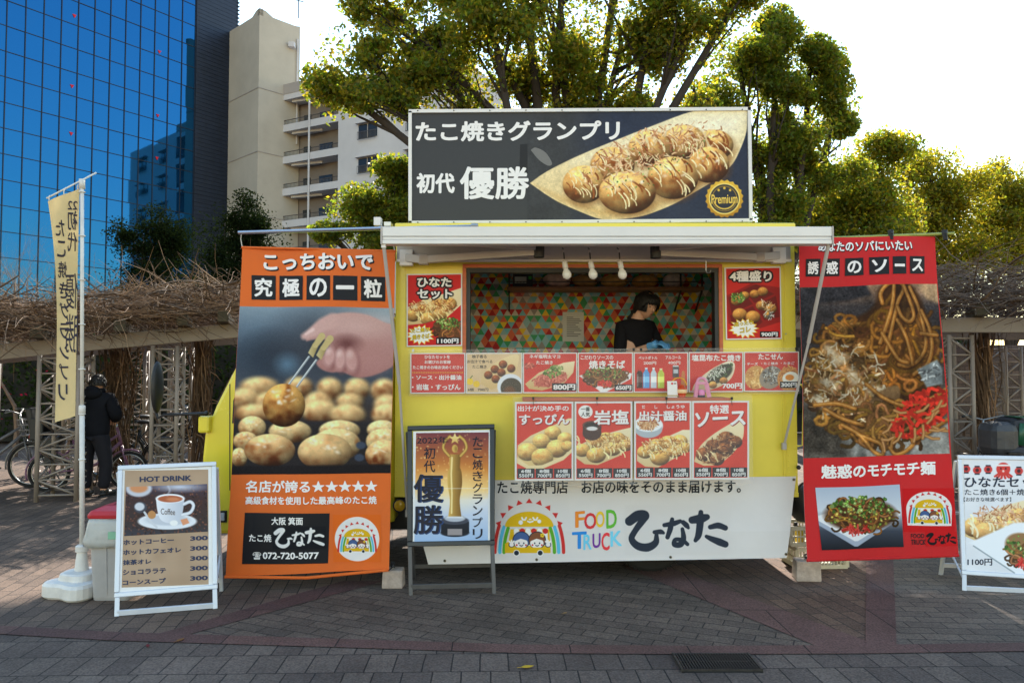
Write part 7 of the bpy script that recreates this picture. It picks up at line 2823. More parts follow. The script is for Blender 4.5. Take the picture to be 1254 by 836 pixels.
# black board with the gold statuette
fl0, fl1 = gnd(503, 729), gnd(605, 727)
top = at(505, 521, fl0.y + .26)
pl = Plane.three(fl0, fl1, top)
def dr_black(mb):
    c = Canvas(504, 524, 604, 668, 2.6, (180, 120, 60))
    c.vgrad([(530, (120, 60, 66)), (548, (156, 84, 56)), (575, (206, 130, 56)), (598, (232, 184, 110)), (612, (214, 214, 222)), (664, (150, 178, 214))])
    c.ell(552, 598, 40, 20, (252, 226, 160), alpha=.5, soft=26)
    q = np.random.default_rng(5)
    for k in range(110):
        x, y = q.uniform(510, 598), q.uniform(532, 610)
        c.ell(x, y, q.uniform(.4, 1.3), q.uniform(.4, 1.3), (255, 220, 140), alpha=q.uniform(.25, .8), soft=1.2)
    # plain gold trophy figure lifting a star, on a dark round base
    go, gd, gl = (214, 172, 88), (120, 84, 34), (250, 226, 160)
    c.ell(557, 652, 17.5, 5, (28, 30, 38), soft=.8)
    c.poly([(540, 638), (574.5, 638), (574.5, 652), (540, 652)], (34, 36, 46), 1, .8, grad=((20, 22, 30), 'y'))
    c.poly([(548, 647), (566, 647), (566, 655), (548, 655)], (150, 140, 140), .9, .6)
    c.ell(557, 637, 17, 5, (66, 68, 80), soft=.8)
    c.ell(557, 634, 13, 4.5, (176, 180, 190), soft=.8)
    c.poly([(546, 634), (552, 628), (562, 628), (568, 634)], (214, 216, 220), 1, 1)
    c.poly(curve([(549, 632), (551, 612), (548, 590), (551, 572), (563, 572), (566, 590), (563, 612), (565, 632)], 5), go, 1, .8, grad=(gd, 'x'))
    c.poly([(550, 556), (564, 556), (563, 576), (551, 576)], go, 1, 1, grad=(gd, 'x'))
    c.line(curve([(550, 558), (543, 549), (545, 540), (551, 534)], 5), 1.9, go, 1, .7, shade=gd)
    c.line(curve([(564, 558), (571, 549), (569, 540), (563, 534)], 5), 1.9, go, 1, .7, shade=gd)
    c.ell(557, 549, 3.6, 4.8, go, soft=.8)
    c.ell(558.4, 549.5, 1.8, 4, gd, alpha=.5, soft=2)
    c.poly([(557 + (7.2 if k % 2 == 0 else 3.2) * math.sin(math.pi * k / 5), 537 - (7.2 if k % 2 == 0 else 3.2) * math.cos(math.pi * k / 5)) for k in range(10)], gl, 1, .7, grad=(go, 'y'))
    c.line([(553.6, 560), (552.6, 580), (553.4, 604), (553, 628)], 1.0, gl, .8, 1)
    c.poly([(506, 597.5), (602, 597), (602, 598), (506, 598.5)], (240, 236, 230), .5, .6)
    c.emit(mb, pl, [(509.5, 530), (598.5, 529), (597.5, 662), (507.5, 664.5)], PAPER, .002)
    ND = flat((34, 32, 44), .4)
    BL = flat((40, 64, 110), .4)
    text(mb, pl, '2022年', (510.5, 534.4, 549, 543.6), ND, .012, .0035, .4)
    text(mb, pl, '初', (519, 547.5, 533, 561.5), ND, .015, .0035)
    text(mb, pl, '代', (519, 563.5, 533, 578), ND, .015, .0035)
    for ch, b in (('優', (506.5, 580.5, 542, 614.5)), ('勝', (506.5, 618, 542, 653.5))):
        text_out(mb, pl, ch, b, ND, BL, .02, .02, .0035, 0, (1.2, .4))
    y = 533.5
    for ch in 'たこ焼きグランプリ':
        text(mb, pl, ch, (578.8, y + .8, 591, y + 13), ND, .018, .0035)
        y += 14.1
aboard('sign_board', 'black-framed A-board with a gold trophy figure, standing beside the orange banner', pl, [(499, 521.5), (605.5, 519), (606, 667), (498.5, 669)], [(506, 528), (600, 526), (600, 663), (505.5, 665)], (fl0, fl1), BFR, GLEG, dr_black, (fl0 + fl1) / 2, .034)

# white drinks board
fl0, fl1 = gnd(143, 754.5), gnd(263.5, 745)
d0 = (fl1 - fl0).normalized()
nn = Vector((-d0.y, d0.x, 0))
top = at(146, 570, fl0.y + .22 + .0)
pl = Plane.three(fl0, fl1, top)
def dr_drink(mb):
    c = Canvas(146, 568, 262, 726, 2.4, (176, 148, 122))
    c.mottle(5, 16, 3)
    c.emit(mb, pl, [(153, 576), (255, 574.5), (255.5, 715), (149, 719)], PAPER, .001, 1.0)
    c = Canvas(148, 588, 260, 662, 3.0, (60, 50, 50))
    c.vgrad([(592, (70, 60, 78)), (610, (66, 46, 46)), (640, (60, 48, 46)), (660, (58, 62, 74))])
    q = np.random.default_rng(9)
    for k in range(500):
        c.ell(q.uniform(150, 258), q.uniform(594, 660), q.uniform(.8, 1.8), q.uniform(.6, 1.2), np.array((86, 54, 44)) * q.uniform(.4, 1.5), q.uniform(0, 3), .8, .6)
    c.ell(170, 598, 16, 10, (196, 196, 206), soft=2)
    c.ell(170, 597, 11, 6, (206, 140, 96), soft=2)
    c.ell(220, 596, 26, 5, (196, 200, 216), alpha=.8, soft=6)
    c.ell(205, 638, 36, 10, (226, 228, 234), soft=1)
    c.ell(205, 636.5, 27, 6.5, (196, 200, 210), soft=2)
    c.poly(curve([(191, 610), (193, 626), (197, 636), (206, 640), (216, 638), (223, 630), (226, 610)], 4), (236, 236, 242), 1, .8, grad=((190, 194, 206), 'x'))
    c.ell(208.5, 610, 17.8, 5.6, (244, 244, 248), soft=.8)
    c.ell(208.5, 610.6, 15, 4.2, (176, 96, 62), soft=.8)
    c.ell(212, 611, 8, 2.4, (206, 130, 90), soft=1.5)
    c.line(curve([(225, 617), (233, 614), (237, 619), (233, 627), (223, 630)], 5), 2.0, (230, 230, 236), 1, .6, shade=(180, 184, 196))
    c.ell(172, 621, 8, 7, (70, 70, 80), soft=.8)
    c.ell(171, 620, 6, 5, (206, 208, 216), soft=1.5)
    c.line([(177, 627), (186, 640), (192, 645)], 1.3, (206, 208, 214))
    c.ell(186, 630, 5, 5, (190, 136, 84), soft=.8)
    c.poly([(221, 636), (229, 634), (232, 640), (224, 643)], (222, 150, 110), 1, .8)
    c.ell(213, 640, 5, 3.4, (240, 238, 236), soft=1)
    c.line(curve([(205, 606), (208, 600), (206, 595), (209, 590)], 4), 1.2, (220, 220, 230), .45, 2)
    c.emit(mb, pl, [(154.3, 596), (253.8, 592.3), (254.6, 650.5), (152.2, 656)], PAPER, .0025)
    NV = flat((52, 58, 84), .4)
    text(mb, pl, 'Coffee', (197, 622, 214.5, 629.4), flat((110, 96, 90), .4), .006, .0035, -1)
    text(mb, pl, 'HOT DRINK', (171, 583.4, 234.5, 590.2), NV, .05, .0025, 1.8)
    for k, (s, x1) in enumerate((('ホットコーヒー', 213), ('ホットカフェオレ', 222), ('抹茶オレ', 185.5), ('ショコララテ', 204), ('コーンスープ', 204))):
        y = 660.2 + 12.2 * k
        text(mb, pl, s, (151 - k * .2, y + .6, x1 - k * .2, y + 7.2), NV, .05, .0025, (x1 - 150) * .05)
        text(mb, pl, '300', (232.8, y - 4.0, 254.6, y + 1.6), NV, .055, .0025, .9)
aboard('sign_board', 'white-framed A-board listing hot drinks, in front of the waste bin', pl, [(144.5, 570), (265, 565), (266.5, 720.5), (139.8, 731.5)], [(150, 575), (259, 571), (261, 716), (145.5, 725)], (fl0, fl1), WFR, WFR, dr_drink, (fl0 + fl1) / 2, .03)

# white set-menu board at the right edge
fl0, fl1 = gnd(1181, 723), gnd(1300, 728)
top = at(1176, 556, fl0.y + .24)
pl = Plane.three(fl0, fl1, top)
def dr_right(mb):
    c = Canvas(1172, 552, 1296, 716, 2.2, (226, 226, 230))
    c.mottle(3, 16, 5)
    for (x, y) in ((1183, 574), (1196.5, 575.5), (1210, 574.5), (1247.5, 576.5), (1261, 577), (1274, 576)):
        c.ell(x, y, 5.2, 4.6, (206, 66, 60), soft=.8)
        c.ell(x, y, 2.4, 2.4, (70, 40, 44), alpha=.7, soft=.8)
        for dy in (-4.6, 4.6):
            c.line([(x - 2.4, y + dy), (x + 2.4, y + dy)], .9, (50, 46, 54))
    c.ell(1228.5, 574, 8.6, 8, (210, 66, 58), soft=.8)
    for k in range(6):
        a = R(20 + 28 * k)
        c.line(curve([(1228.5 + 5 * math.cos(a), 578 + 3 * math.sin(a)), (1228.5 + 9 * math.cos(a), 580 + 5 * math.sin(a)), (1228.5 + 11 * math.cos(a), 582 + 3 * math.sin(a))], 3), 1.3, (206, 62, 54))
    c.line([(1220.5, 569.5), (1236.5, 569.5)], 1, (240, 236, 230))
    for s in (-3, 3):
        c.ell(1228.5 + s, 573.5, 1, 1.1, (40, 30, 34))
    c.ell(1228.5, 576.6, 1.4, 1.4, (244, 210, 200))
    food_boat(c, curve([(1181, 656), (1182, 640), (1200, 632), (1240, 616), (1290, 608), (1292, 640), (1270, 650), (1230, 654), (1200, 664)], 4), [(1268, 634), (1246, 634), (1222, 644), (1194, 645), (1206, 652), (1240, 645)], 15, 500, (226, 180, 112), (170, 106, 56))
    c.drizzle(1215, 644, 30, 10, 22, (250, 236, 196), 1.1, 51)
    c.flakes(1236, 630, 46, 12, 170, [(206, 150, 110), (226, 186, 150), (170, 110, 70)], 3, .6, 52)
    c.poly([(1186, 664), (1240, 640), (1292, 636), (1292, 706), (1250, 706)], (236, 238, 242), .8, 2)
    c.line([(1192, 668), (1242, 701)], .8, (150, 160, 166))
    c.ell(1262, 676, 34, 20, (150, 112, 72), .5, soft=2)
    c.noodles(1264, 678, 32, 18, 60, 1.2, 53, (196, 140, 80), (110, 66, 34))
    c.greens(1262, 668, 32, 14, 110, 2.2, 54)
    c.flakes(1258, 690, 12, 6, 40, [(230, 80, 70), (200, 50, 46)], 3, .9, 55)
    c.emit(mb, pl, [(1180, 562.5), (1289, 564), (1290, 704), (1183, 703)], PAPER, .002)
    NV = flat((46, 50, 66), .4)
    text(mb, pl, 'ひなたセット', (1180.5, 583.5, 1282, 596.6), NV, .03, .0035)
    text(mb, pl, 'たこ焼き6個＋焼きそば', (1181, 598.4, 1284, 606), NV, .02, .0035)
    text(mb, pl, '【お好きな味選べます】', (1180, 608.5, 1238, 613.8), NV, .012, .0035)
    text(mb, pl, '1100円', (1184.5, 683.6, 1214.8, 692), NV, .03, .0035)
aboard('sign_board', 'white-framed A-board with lantern pictures, cut by the right picture edge', pl, [(1172, 557), (1295, 559), (1297, 711), (1177.5, 703)], [(1177, 561), (1291, 563), (1292, 706), (1181, 699)], (fl0, fl1), WFR, WFR, dr_right, (fl0 + fl1) / 2, .03)
# ================================================================== SMALL THINGS
# ---- weight blocks
CONC = mat('pale concrete', srgb(176, 158, 144), rough=.9, noise=.3, scale=16, bump=.6, bscale=40)
def weight(px0, px1, py1, h, lab, tie, seed):
    a_, b2 = gnd(px0, py1), gnd(px1, py1)
    q = np.random.default_rng(seed)
    c_ = (a_ + b2) / 2
    w = (b2 - a_).length
    mb = MB()
    rz = Matrix.Rotation(q.uniform(-.2, .2), 3, 'Z')
    d = w * .85
    V = []
    for z, k in ((0, 1.0), (h, .9)):
        for sx, sy in ((-1, -1), (1, -1), (1, 1), (-1, 1)):
            V.append(c_ + Vector((0, d / 2, 0)) + rz @ Vector((sx * w / 2 * k + q.normal(0, .004), sy * d / 2 * k, z + q.normal(0, .003) * (z > 0))))
    mb.add(V, [(3, 2, 1, 0), (4, 5, 6, 7), (0, 1, 5, 4), (1, 2, 6, 5), (2, 3, 7, 6), (3, 0, 4, 7)], CONC)
    o = thing('weight_block', lab, 'weight block', c_ + Vector((0, d / 2, 0)), 'concrete weights tied to the banners')
    mb.build('block', o, bevel=.01)
    mb = MB()
    tp = c_ + Vector((0, d / 2, h))
    mb.torus(tp + Vector((0, 0, .004)), .02, .005, STEELR, 'X', 14, 6, 0, math.pi)
    mb.tube([tp + Vector((0, 0, .02)), tp.lerp(tie, .5) + Vector((.02, 0, .02)), tie], .004, BLACK, 6)
    for k in range(3):
        mb.torus(tp + Vector((q.normal(0, .01), -.01, .025 + q.normal(0, .008))), .014, .003, BLACK, 'Y', 10, 5)
    mb.build('tie', o)


weight(466.5, 493.5, 721, .13, 'pale concrete block under the end of the orange banner, beside the black-framed board', at(476, 698, 5.45), 1)
weight(977.5, 1009, 712.5, .145, 'pale concrete block in front of the plastic crates by the red banner', at(990, 687, 5.5), 2)

# ---- crates
CRT = mat('ivory crate plastic', srgb(206, 200, 178), rough=.55, noise=.1, scale=12)
def crate(c_, w, d, h, lab, rot):
    mb = MB()
    rz = Matrix.Rotation(rot, 3, 'Z')
    def B(x, y, z, sx, sy, sz):
        mb.box(c_ + rz @ Vector((x, y, z)), (sx, sy, sz), CRT, rz)
    B(0, 0, .006, w, d, .012)
    for z, t in ((.02, .03), (h * .5, .012), (h - .015, .03)):
        for s in (-1, 1):
            B(0, s * d / 2, z, w, .012, t)
            B(s * w / 2, 0, z, .012, d - .012, t)
    n = 15
    for i in range(n + 1):
        x = -w / 2 + w * i / n
        wd = .03 if i in (0, n) else .008
        for s in (-1, 1):
            B(x, s * (d / 2 - .0015), h / 2, wd, .008, h - .03)
    n = 10
    for i in range(1, n):
        y = -d / 2 + d * i / n
        for s in (-1, 1):
            B(s * (w / 2 - .0015), y, h / 2, .008, .008, h - .03)
    o = mb.build('plastic_crate', base=c_)
    tag(o, lab, 'crate', 'stacked plastic crates')
cg = gnd(1003, 699)
cg = Vector((cg.x + .02, 6.02, 0))
crate(cg + Vector((.02, .16, 0)), .40, .30, .17, 'ivory plastic mesh crate on the ground beside the white banner, bottom of its stack', .05)
crate(cg + Vector((-.02, .17, .172)), .38, .29, .16, 'ivory plastic mesh crate on top of the other crate beside the white banner', .0)
for (x, y, rgb, lab) in ((-.12, .08, (206, 176, 50), 'yellow bottle standing inside the upper ivory crate'), (-.02, .1, (60, 90, 150), 'blue bottle standing inside the upper ivory crate'), (.08, .08, (206, 176, 50), 'yellow bottle standing inside the upper ivory crate'), (.02, .2, (206, 176, 50), 'yellow bottle standing inside the upper ivory crate'), (-.1, .22, (60, 60, 66), 'dark grey bottle standing inside the upper ivory crate')):
    mb = MB()
    c_ = cg + Vector((x, y, .186))
    mb.lathe(c_, [(.03, 0), (.036, .01), (.036, .09), (.014, .12), (.014, .14)], flat(rgb), 14)
    tag(mb.build('bottle', base=c_, smooth=True), lab, 'bottle', 'bottles in the upper crate')
mb = MB()
BAGB = mat('black nylon bag', srgb(34, 33, 38), rough=.6, noise=.25, scale=12, bump=.6, bscale=14)
c_ = cg + Vector((-.06, .17, .336))
mb.ball(c_ + Vector((0, 0, .15)), .15, BAGB, 18, 12, (.75, .8, 1.0))
mb.ball(c_ + Vector((.1, -.02, .10)), .10, BAGB, 16, 10, (.8, .8, 1.0))
mb.torus(c_ + Vector((0, -.08, .27)), .06, .009, BAGB, 'Y', 16, 6, 0, math.pi)
tag(mb.build('black_bag', base=c_, smooth=True), 'black bag piled on the crates between the truck and the red banner', 'bag')
mb = MB()
for k in range(5):
    x = at(1008 + k * 4.0, 640, 6.5).x
    mb.bar((x, 6.5 + .05 * k, 0.0), (x + .03, 6.42 + .05 * k, 1.0 - .07 * k), .03, .09, flat(((56, 60, 74), (120, 116, 112), (80, 30, 30), (44, 44, 50), (150, 146, 140))[k], .5))
tag(mb.build('folded_poles', base=(at(1016, 640, 6.5).x, 6.5, 0), bevel=.004), 'bundle of folded dark and grey poles standing behind the crates', 'pole bundle')

# ---- waste bin
GREYB = mat('grey bin plastic', srgb(170, 166, 164), rough=.6, noise=.1, scale=6)
BAGW = mat('thin white bin bag', srgb(206, 206, 202), rough=.4, noise=.08, scale=14, bump=.8, bscale=18, trans=.25)
REDL = mat('red bin lid', srgb(180, 36, 46), rough=.4, noise=.08, scale=10)
ba, bb = gnd(106, 737), gnd(160, 735)
bc = (ba + bb) / 2 + Vector((0, .17, 0))
bw = (bb - ba).length
hb = at(120, 652, bc.y - .15).z
bn = thing('waste_bin', 'grey square waste bin with a white bag over its rim and a red lid', 'bin', bc)
mb = MB()
def ring(w, d, z, r=.03):
    out = []
    for cx, cy, a0 in ((w / 2 - r, d / 2 - r, 0), (-w / 2 + r, d / 2 - r, 90), (-w / 2 + r, -d / 2 + r, 180), (w / 2 - r, -d / 2 + r, 270)):
        for k in range(4):
            a = R(a0 + 30 * k)
            out.append(bc + Vector((cx + r * math.cos(a), cy + r * math.sin(a), z)))
    return out
def loft(mb, rings, m):
    n = len(rings[0])
    V = [p for r in rings for p in r]
    F = []
    for i in range(len(rings) - 1):
        for k in range(n):
            a, b = i * n + k, i * n + (k + 1) % n
            F.append((a, b, b + n, a + n))
    F.append(tuple(range(n - 1, -1, -1)))
    F.append(tuple((len(rings) - 1) * n + k for k in range(n)))
    mb.add(V, F, m)
loft(mb, [ring(bw * .88, .30, 0), ring(bw * .90, .31, .02), ring(bw, .36, hb - .02), ring(bw + .02, .38, hb - .018), ring(bw + .02, .38, hb)], GREYB)
mb.bar(bc + Vector((-.02, -.155, .03)), bc + Vector((-.02, -.183, hb - .03)), .006, .006, GREYB)
mb.build('bin_body', bn, smooth=False)
mb = MB()
q = np.random.default_rng(6)
rs = []
for z, k in ((hb - .09, .05), (hb - .05, .055), (hb + .0, .045), (hb + .07, .03), (hb + .10, .01)):
    rs.append([p + Vector((q.normal(0, .006), q.normal(0, .006), q.normal(0, .012) if z < hb - .08 else 0)) for p in ring(bw + k, .36 + k, z)])
loft(mb, rs, BAGW)
mb.build('bin_bag', bn, smooth=True)
mb = MB()
loft(mb, [ring(bw + .03, .38, hb + .10), ring(bw + .035, .385, hb + .125), ring(bw + .0, .36, hb + .15), ring(bw * .6, .22, hb + .175)], REDL)
mb.box(bc + Vector((.02, -.05, hb + .172)), (bw * .42, .10, .014), flat((120, 20, 28)), Matrix.Rotation(R(12), 3, 'X'))
mb.build('lid', bn, bevel=.006)
mb = MB()
mb.box(bc + Vector((.06, -.215, hb - .005)), (.10, .004, .05), flat((140, 190, 160), .4))
mb.build('label_patch', bn)

# ---- feather flag on its water-filled base
fb = gnd(92, 722)
fb = Vector((at(92, 695, 5.3).x, 5.38, 0))
fg = thing('banner_flag', 'tall cream flag with dark lettering seen from behind on a white pole', 'flag', fb)
mb = MB()
WPL = mat('worn white plastic', srgb(216, 212, 206), rough=.5, noise=.14, scale=9, bump=.1)
V = []
def lobes(r, z, k=.16):
    return [fb + Vector((r * (1 + k * math.cos(4 * a)) * math.cos(a + .4), r * (1 + k * math.cos(4 * a)) * math.sin(a + .4), z)) for a in [2 * math.pi * i / 40 for i in range(40)]]
loft(mb, [lobes(.19, 0), lobes(.205, .015), lobes(.205, .085), lobes(.19, .105), lobes(.13, .112, .1), lobes(.125, .15, .05), lobes(.11, .16, 0), lobes(.045, .165, 0), lobes(.04, .22, 0), lobes(.03, .30, 0)], WPL)
mb.lathe(fb + Vector((0, 0, .29)), [(.03, 0), (.042, .005), (.042, .04), (.03, .05)], WPL, 18)
mb.build('base', fg, smooth=False)
pt, pb = at(100.5, 222, 5.42), fb + Vector((0, 0, .3))
mb = MB()
mb.tube([pb, pb.lerp(pt, .38)], .0165, WPL, 12)
mb.tube([pb.lerp(pt, .37), pt], .0125, WPL, 12)
mb.lathe(pb.lerp(pt, .375) - Vector((0, 0, .03)), [(.017, 0), (.022, .004), (.022, .055), (.017, .06)], WPL, 14)
mb.box(pt + Vector((0, 0, -.02)), (.03, .03, .07), WPL)
fa, fb2 = at(57, 243, 5.30), at(118, 211.5, 5.47)
mb.tube([fa, fb2], .006, WPL, 8)
mb.build('pole', fg, smooth=True)
def wvf(px, py):
    px, py = np.asarray(px, float), np.asarray(py, float)
    return .022 * np.sin(py * .018 + px * .05) + .018 * np.sin(px * .16 + py * .012)
Pa, Pb, Pc = at(58, 247, 5.31), at(97, 230, 5.42), at(80, 514, 5.38)
pl = Plane.three(Pa, Pb, Pc, wvf)
CRM = mat('cream flag cloth', srgb(226, 200, 146), rough=.8, noise=.12, scale=6, trans=.3, bump=.1, bscale=30)
mb = MB()
quadf = np.array([(58.5, 247), (97.5, 231), (91.5, 509), (67.5, 517)])
# side edges bow inwards half-way down, as cloth does
u, v = np.meshgrid(np.linspace(0, 1, 13), np.linspace(0, 1, 41))
Pq = quadf[0] * ((1 - u) * (1 - v))[..., None] + quadf[1] * (u * (1 - v))[..., None] + quadf[2] * (u * v)[..., None] + quadf[3] * ((1 - u) * v)[..., None]
Pq[..., 0] += (1 - u) * 9.0 * np.sin(np.pi * v) ** 1.0 * (1 - .5 * v)
W0 = pl.Wn(Pq[..., 0], Pq[..., 1], 0).reshape(-1, 3)
fs = [(j * 13 + i, (j + 1) * 13 + i, (j + 1) * 13 + i + 1, j * 13 + i + 1) for j in range(40) for i in range(12)]
mb.add([Vector(p) for p in W0], fs, CRM)
NVF = flat((58, 54, 66), .7)
def mtext(s, x0, y0, x1, y1, b=.02, sl=0):
    text(mb, pl, s, (x1, y0, x0, y1), NVF, b, .004, 0, 0, sl)
y = 246
for ch, h in (('22', 12), ('初', 26), ('代', 26)):
    mtext(ch, 83, y, 95, y + h * .9)
    y += h
mtext('優', 79.5, 334, 95, 378, .0, 1)
mtext('勝', 78.5, 384, 95, 432, .0, 2)
y = 270
for ch in 'たこ焼きグランプリ':
    t = (y - 247) / 270
    x = 66 + 6 * math.sin(math.pi * t) + 3 * t
    mtext(ch, x, y, x + 11, y + 20, .02)
    y += 25
mb.build('cloth', fg, smooth=True)
mb = MB()
for k in range(7):
    t = .98 - .14 * k
    p = pb.lerp(pt, .12 + .85 * (1 - k / 7))
    mb.torus(p, .019, .005, WPL, 'Z', 12, 6)
for x, y in ((60, 246), (78, 239), (95, 232)):
    p = pl.W(x, y)
    mb.tube([p, p + Vector((0, -.004, .02)), p + Vector((0, .004, .035))], .004, WPL, 6)
mb.build('clip', fg)

# ---- bicycles
BLKF = mat('black bicycle paint', srgb(24, 24, 26), rough=.35, noise=.1, scale=12)
PINKF = mat('pink bicycle paint', srgb(126, 88, 114), rough=.35, noise=.1, scale=12)
SILF = mat('silver bicycle paint', srgb(112, 112, 116), rough=.35, noise=.1, scale=12, metal=.4)
SADD = mat('saddle vinyl', srgb(30, 28, 28), rough=.5, noise=.15, scale=20)


def bicycle(loc, rz, label, fm, r=.26, basket=None, seat=False, bag=None):
    t = thing('bicycle', label, 'bicycle', Vector(loc), 'bicycles parked under the pergola')
    t.rotation_euler = (0, 0, rz)
    ORG[t.name] = Vector((0, 0, 0))          # build in the bicycle's own axes
    wb = r * 3.75
    for x in (-wb / 2, wb / 2):
        mb = MB()
        mb.torus((x, 0, r), r - .018, .020, RUBBER, 'Y', 36, 8)
        w = mb.build('wheel', t, base=(0, 0, 0), smooth=True)
        m2 = MB()
        m2.torus((x, 0, r), r - .045, .009, STEELR, 'Y', 36, 6)
        for k in range(20):
            a = 2 * math.pi * k / 20
            m2.tube([(x, .02 if k % 2 else -.02, r), (x + math.cos(a) * (r - .05), 0, r + math.sin(a) * (r - .05))], .0018, STEELR, 4)
        m2.tube([(x, -.06, r), (x, .06, r)], .018, STEELR, 10)
        m2.build('rim', w, base=(0, 0, 0), smooth=True)
        m3 = MB()
        m3.torus((x, 0, r), r + .02, .012, fm, 'Y', 18, 6, R(20 if x < 0 else 60), R(200 if x < 0 else 190))
        m3.build('mudguard', t, base=(0, 0, 0), smooth=True)
    mb = MB()
    bb_, hd, st = Vector((-.05, 0, r + .03)), Vector((wb / 2 - .12, 0, r * 2 + .22)), Vector((-.20, 0, r * 2 + .16))
    rear, front = Vector((-wb / 2, 0, r)), Vector((wb / 2, 0, r))
    mb.tube([hd + Vector((.02, 0, -.10)), Vector((.1, 0, r + .10)), bb_], .022, fm, 10)
    mb.tube([hd, Vector((0, 0, r + .24)), st.lerp(bb_, .6)], .018, fm, 10)
    mb.tube([bb_, st], .018, fm, 10)
    for s in (-1, 1):
        mb.tube([bb_ + Vector((0, .02 * s, 0)), rear + Vector((0, .05 * s, 0))], .010, fm, 8)
        mb.tube([st.lerp(bb_, .15) + Vector((0, .015 * s, 0)), rear + Vector((0, .05 * s, 0))], .009, fm, 8)
        mb.tube([hd + Vector((.03, .03 * s, -.14)), front + Vector((0, .045 * s, 0))], .011, fm, 8)
    mb.tube([hd + Vector((.03, 0, -.14)), hd + Vector((-.03, 0, .1))], .018, fm, 10)
    mb.build('frame', t, base=(0, 0, 0), smooth=True)
    mb = MB()
    mb.lathe(bb_ + Vector((0, .05, 0)), [(.02, 0), (.08, .002), (.08, .008), (.02, .01)], STEELR, 24, 'Y')
    mb.tube([bb_ + Vector((0, .06, 0)), bb_ + Vector((.12, .07, -.08))], .01, STEELR, 6)
    mb.box(bb_ + Vector((.12, .12, -.085)), (.08, .09, .02), BLACK)
    mb.tube([bb_ + Vector((0, -.06, 0)), bb_ + Vector((-.12, -.07, .08))], .01, STEELR, 6)
    mb.box(bb_ + Vector((-.12, -.12, .085)), (.08, .09, .02), BLACK)
    mb.build('crank', t, base=(0, 0, 0))
    mb = MB()
    sp = st + Vector((-.03, 0, .10))
    mb.tube([st, sp], .013, STEELR, 8)
    mb.ball(sp + Vector((-.04, 0, .02)), .12, SADD, 16, 10, (1.0, .75, .28))
    mb.ball(sp + Vector((.08, 0, .025)), .07, SADD, 12, 8, (1.2, .5, .3))
    mb.build('saddle', t, base=(0, 0, 0), smooth=True)
    mb = MB()
    ht = hd + Vector((-.04, 0, .16))
    mb.tube([hd + Vector((-.02, 0, .05)), ht], .013, STEELR, 8)
    mb.tube([ht + Vector((-.16, -.27, .05)), ht + Vector((-.05, -.2, .06)), ht, ht + Vector((-.05, .2, .06)), ht + Vector((-.16, .27, .05))], .011, STEELR, 8)
    for s in (-1, 1):
        mb.tube([ht + Vector((-.08, s * .225, .055)), ht + Vector((-.18, s * .28, .048))], .017, BLACK, 8)
        mb.tube([ht + Vector((-.05, s * .2, .06)), ht + Vector((.02, s * .22, .05)), ht + Vector((-.06, s * .27, .03))], .005, STEELR, 6)
    mb.build('handlebar', t, base=(0, 0, 0), smooth=True)
    mb = MB()
    mb.box((-wb / 2 - .02, 0, 2 * r + .07), (.34, .14, .012), BLACK)
    for s in (-1, 1):
        mb.tube([(-wb / 2 - .1, s * .06, 2 * r + .065), (-wb / 2, s * .06, r)], .006, BLACK, 6)
    mb.build('carrier', t, base=(0, 0, 0))
    if basket is not None:
        mb = MB()
        c_ = Vector((wb / 2 + .02, 0, 2 * r + .10))
        if basket == 'wire':
            for z, k in ((0, .8), (.07, .87), (.14, .94), (.21, 1.0)):
                w, d = .16 * k, .13 * k
                P = [c_ + Vector((sx * w, sy * d, z)) for sx, sy in ((-1, -1), (1, -1), (1, 1), (-1, 1), (-1, -1))]
                mb.tube(P, .005, SILF, 5)
            for k in range(20):
                a = 2 * math.pi * k / 20
                x, y = max(-1, min(1, 1.4 * math.cos(a))), max(-1, min(1, 1.4 * math.sin(a)))
                mb.tube([c_ + Vector((x * .128, y * .104, 0)), c_ + Vector((x * .16, y * .13, .21))], .003, SILF, 4)
            mb.box(c_ + Vector((0, 0, .003)), (.25, .2, .004), SILF)
        else:
            mb.box(c_ + Vector((0, 0, .10)), (.34, .28, .20), basket)
            mb.box(c_ + Vector((0, 0, .215)), (.36, .30, .03), basket)
        mb.build('basket', t, base=(0, 0, 0), bevel=.02 if basket != 'wire' else 0)
    if seat:
        mb = MB()
        c_ = Vector((-wb / 2 - .03, 0, 2 * r + .10))
        mb.box(c_ + Vector((.03, 0, .06)), (.30, .28, .12), BLACK)
        mb.box(c_ + Vector((-.14, 0, .26)), (.07, .30, .46), BLACK, Matrix.Rotation(R(-12), 3, 'Y'))
        for s in (-1, 1):
            mb.box(c_ + Vector((-.08, s * .15, .22)), (.16, .03, .28), BLACK)
            mb.box(c_ + Vector((.05, s * .11, -.12)), (.09, .05, .30), BLACK)
        mb.build('child_seat', t, base=(0, 0, 0), bevel=.03)
        mb = MB()
        mb.box(c_ + Vector((-.19, 0, .12)), (.02, .09, .04), flat((190, 30, 30), .3))
        mb.build('reflector', t, base=(0, 0, 0))
    mb = MB()
    mb.tube([(-wb / 2 + .05, .06, r), (-wb / 2 + .14, .16, .01)], .009, STEELR, 6)
    mb.build('kickstand', t, base=(0, 0, 0))
    return t


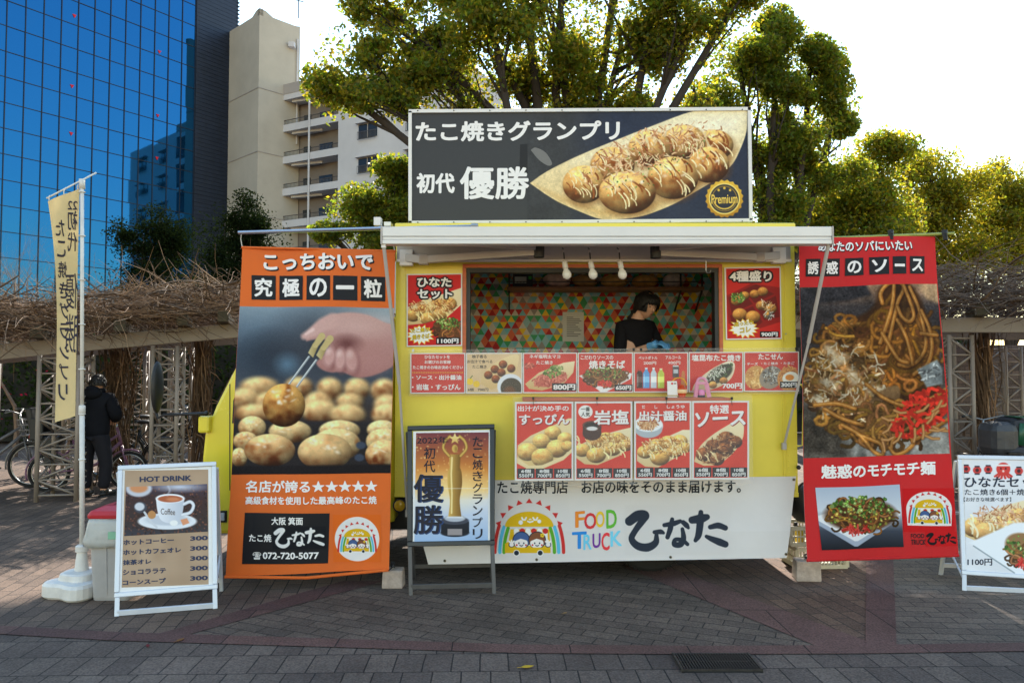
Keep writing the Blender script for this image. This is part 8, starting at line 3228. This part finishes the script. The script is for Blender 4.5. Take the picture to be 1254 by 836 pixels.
OLIVE = mat('olive canvas', srgb(78, 82, 52), rough=.85, noise=.2, scale=14, bump=.3, bscale=40)
def gx(px, Y):
    return at(px, 455, Y).x
bicycle((gx(-14, 10.2), 10.2, 0), R(8), 'silver bicycle with a wire front basket, leftmost under the pergola', SILF, .30, basket='wire')
bicycle((gx(112, 10.0), 10.0, 0), R(14), 'pink-framed bicycle with a black child seat, behind the flag pole', PINKF, .25, seat=True)
bicycle((gx(160, 10.9), 10.9, 0), R(160), 'black bicycle with an olive canvas basket, just right of the standing man', BLKF, .28, basket=OLIVE)
bicycle((gx(200, 12.2), 12.2, 0), R(20), 'dark bicycle half hidden behind the second lattice column', BLKF, .28, basket='wire')
bk = bicycle((gx(1215, 9.3), 9.3, 0), R(75), 'silver bicycle under a grey rain hood at the right edge of the picture', SILF, .28)
# rain hood over the right-hand bicycle's child seat
cc = Vector((gx(1232, 9.0), 8.95, 0))
HOOD = mat('dark grey nylon', srgb(40, 40, 46), rough=.6, noise=.2, scale=10, bump=.5, bscale=12)
HOODC = mat('smoked vinyl window', (.05, .05, .055), rough=.4, noise=.3, scale=8, bump=.6, bscale=9)
GRN = mat('green trim', srgb(30, 84, 58), rough=.4, noise=.1, scale=10)
zc, zb2 = at(1232, 508, 9.0).z, at(1232, 560, 9.0).z
rh = thing('rain_hood', 'dark grey rain hood with green trim over a bicycle seat, behind the right edge board', 'rain hood', cc)
mb = MB()
mb.box(cc + Vector((.08, 0, zb2 - .0)), (.62, .5, .34), HOOD)
mb.box(cc + Vector((.14, .02, zc - .22)), (.46, .44, .40), HOOD)
mb.build('hood', rh, bevel=.09)
mb = MB()
mb.box(cc + Vector((-.17, -.03, zc - .27)), (.30, .42, .40), HOODC)
mb.build('vinyl_window', rh, bevel=.10)
mb = MB()
for x in (-.02, .2):
    mb.bar(cc + Vector((x, -.206, zc - .33)), cc + Vector((x + .03, -.206, zc - .08)), .07, .012, GRN, up=(0, 1, 0))
    mb.bar(cc + Vector((x + .03, -.19, zc - .012)), cc + Vector((x + .05, .1, zc - .012)), .07, .012, GRN)
mb.build('green_trim', rh, smooth=True)
mb = MB()
mb.bar(cc + Vector((-.1, 0, 0)), cc + Vector((-.1, 0, zb2 - .1)), .05, .05, BLACK)
mb.bar(cc + Vector((.2, 0, 0)), cc + Vector((.2, 0, zb2 - .1)), .05, .05, BLACK)
mb.build('stand', rh)

# ---- orange notice behind the right lattice column
p = at(1162, 500, 11.4)
mb = MB()
pl = Plane.frontal(11.4)
slab(mb, pl, [(1146, 472), (1170, 472), (1170, 520), (1146, 520)], flat((236, 140, 30), .5), ALUD, .03)
for k in range(5):
    rect(mb, pl, 1149, 480 + k * 7, 1166 - (k % 2) * 5, 482 + k * 7, flat((206, 90, 20), .5), .003)
nt_ = thing('notice_board', 'orange notice board on a grey post behind the right lattice column', 'notice board', (p.x, 11.4, 0))
mb.build('panel', nt_)
mb = MB()
mb.tube([(p.x, 11.44, 0), (p.x, 11.44, p.z + .3)], .025, ALUD, 8)
mb.build('post', nt_, smooth=True)
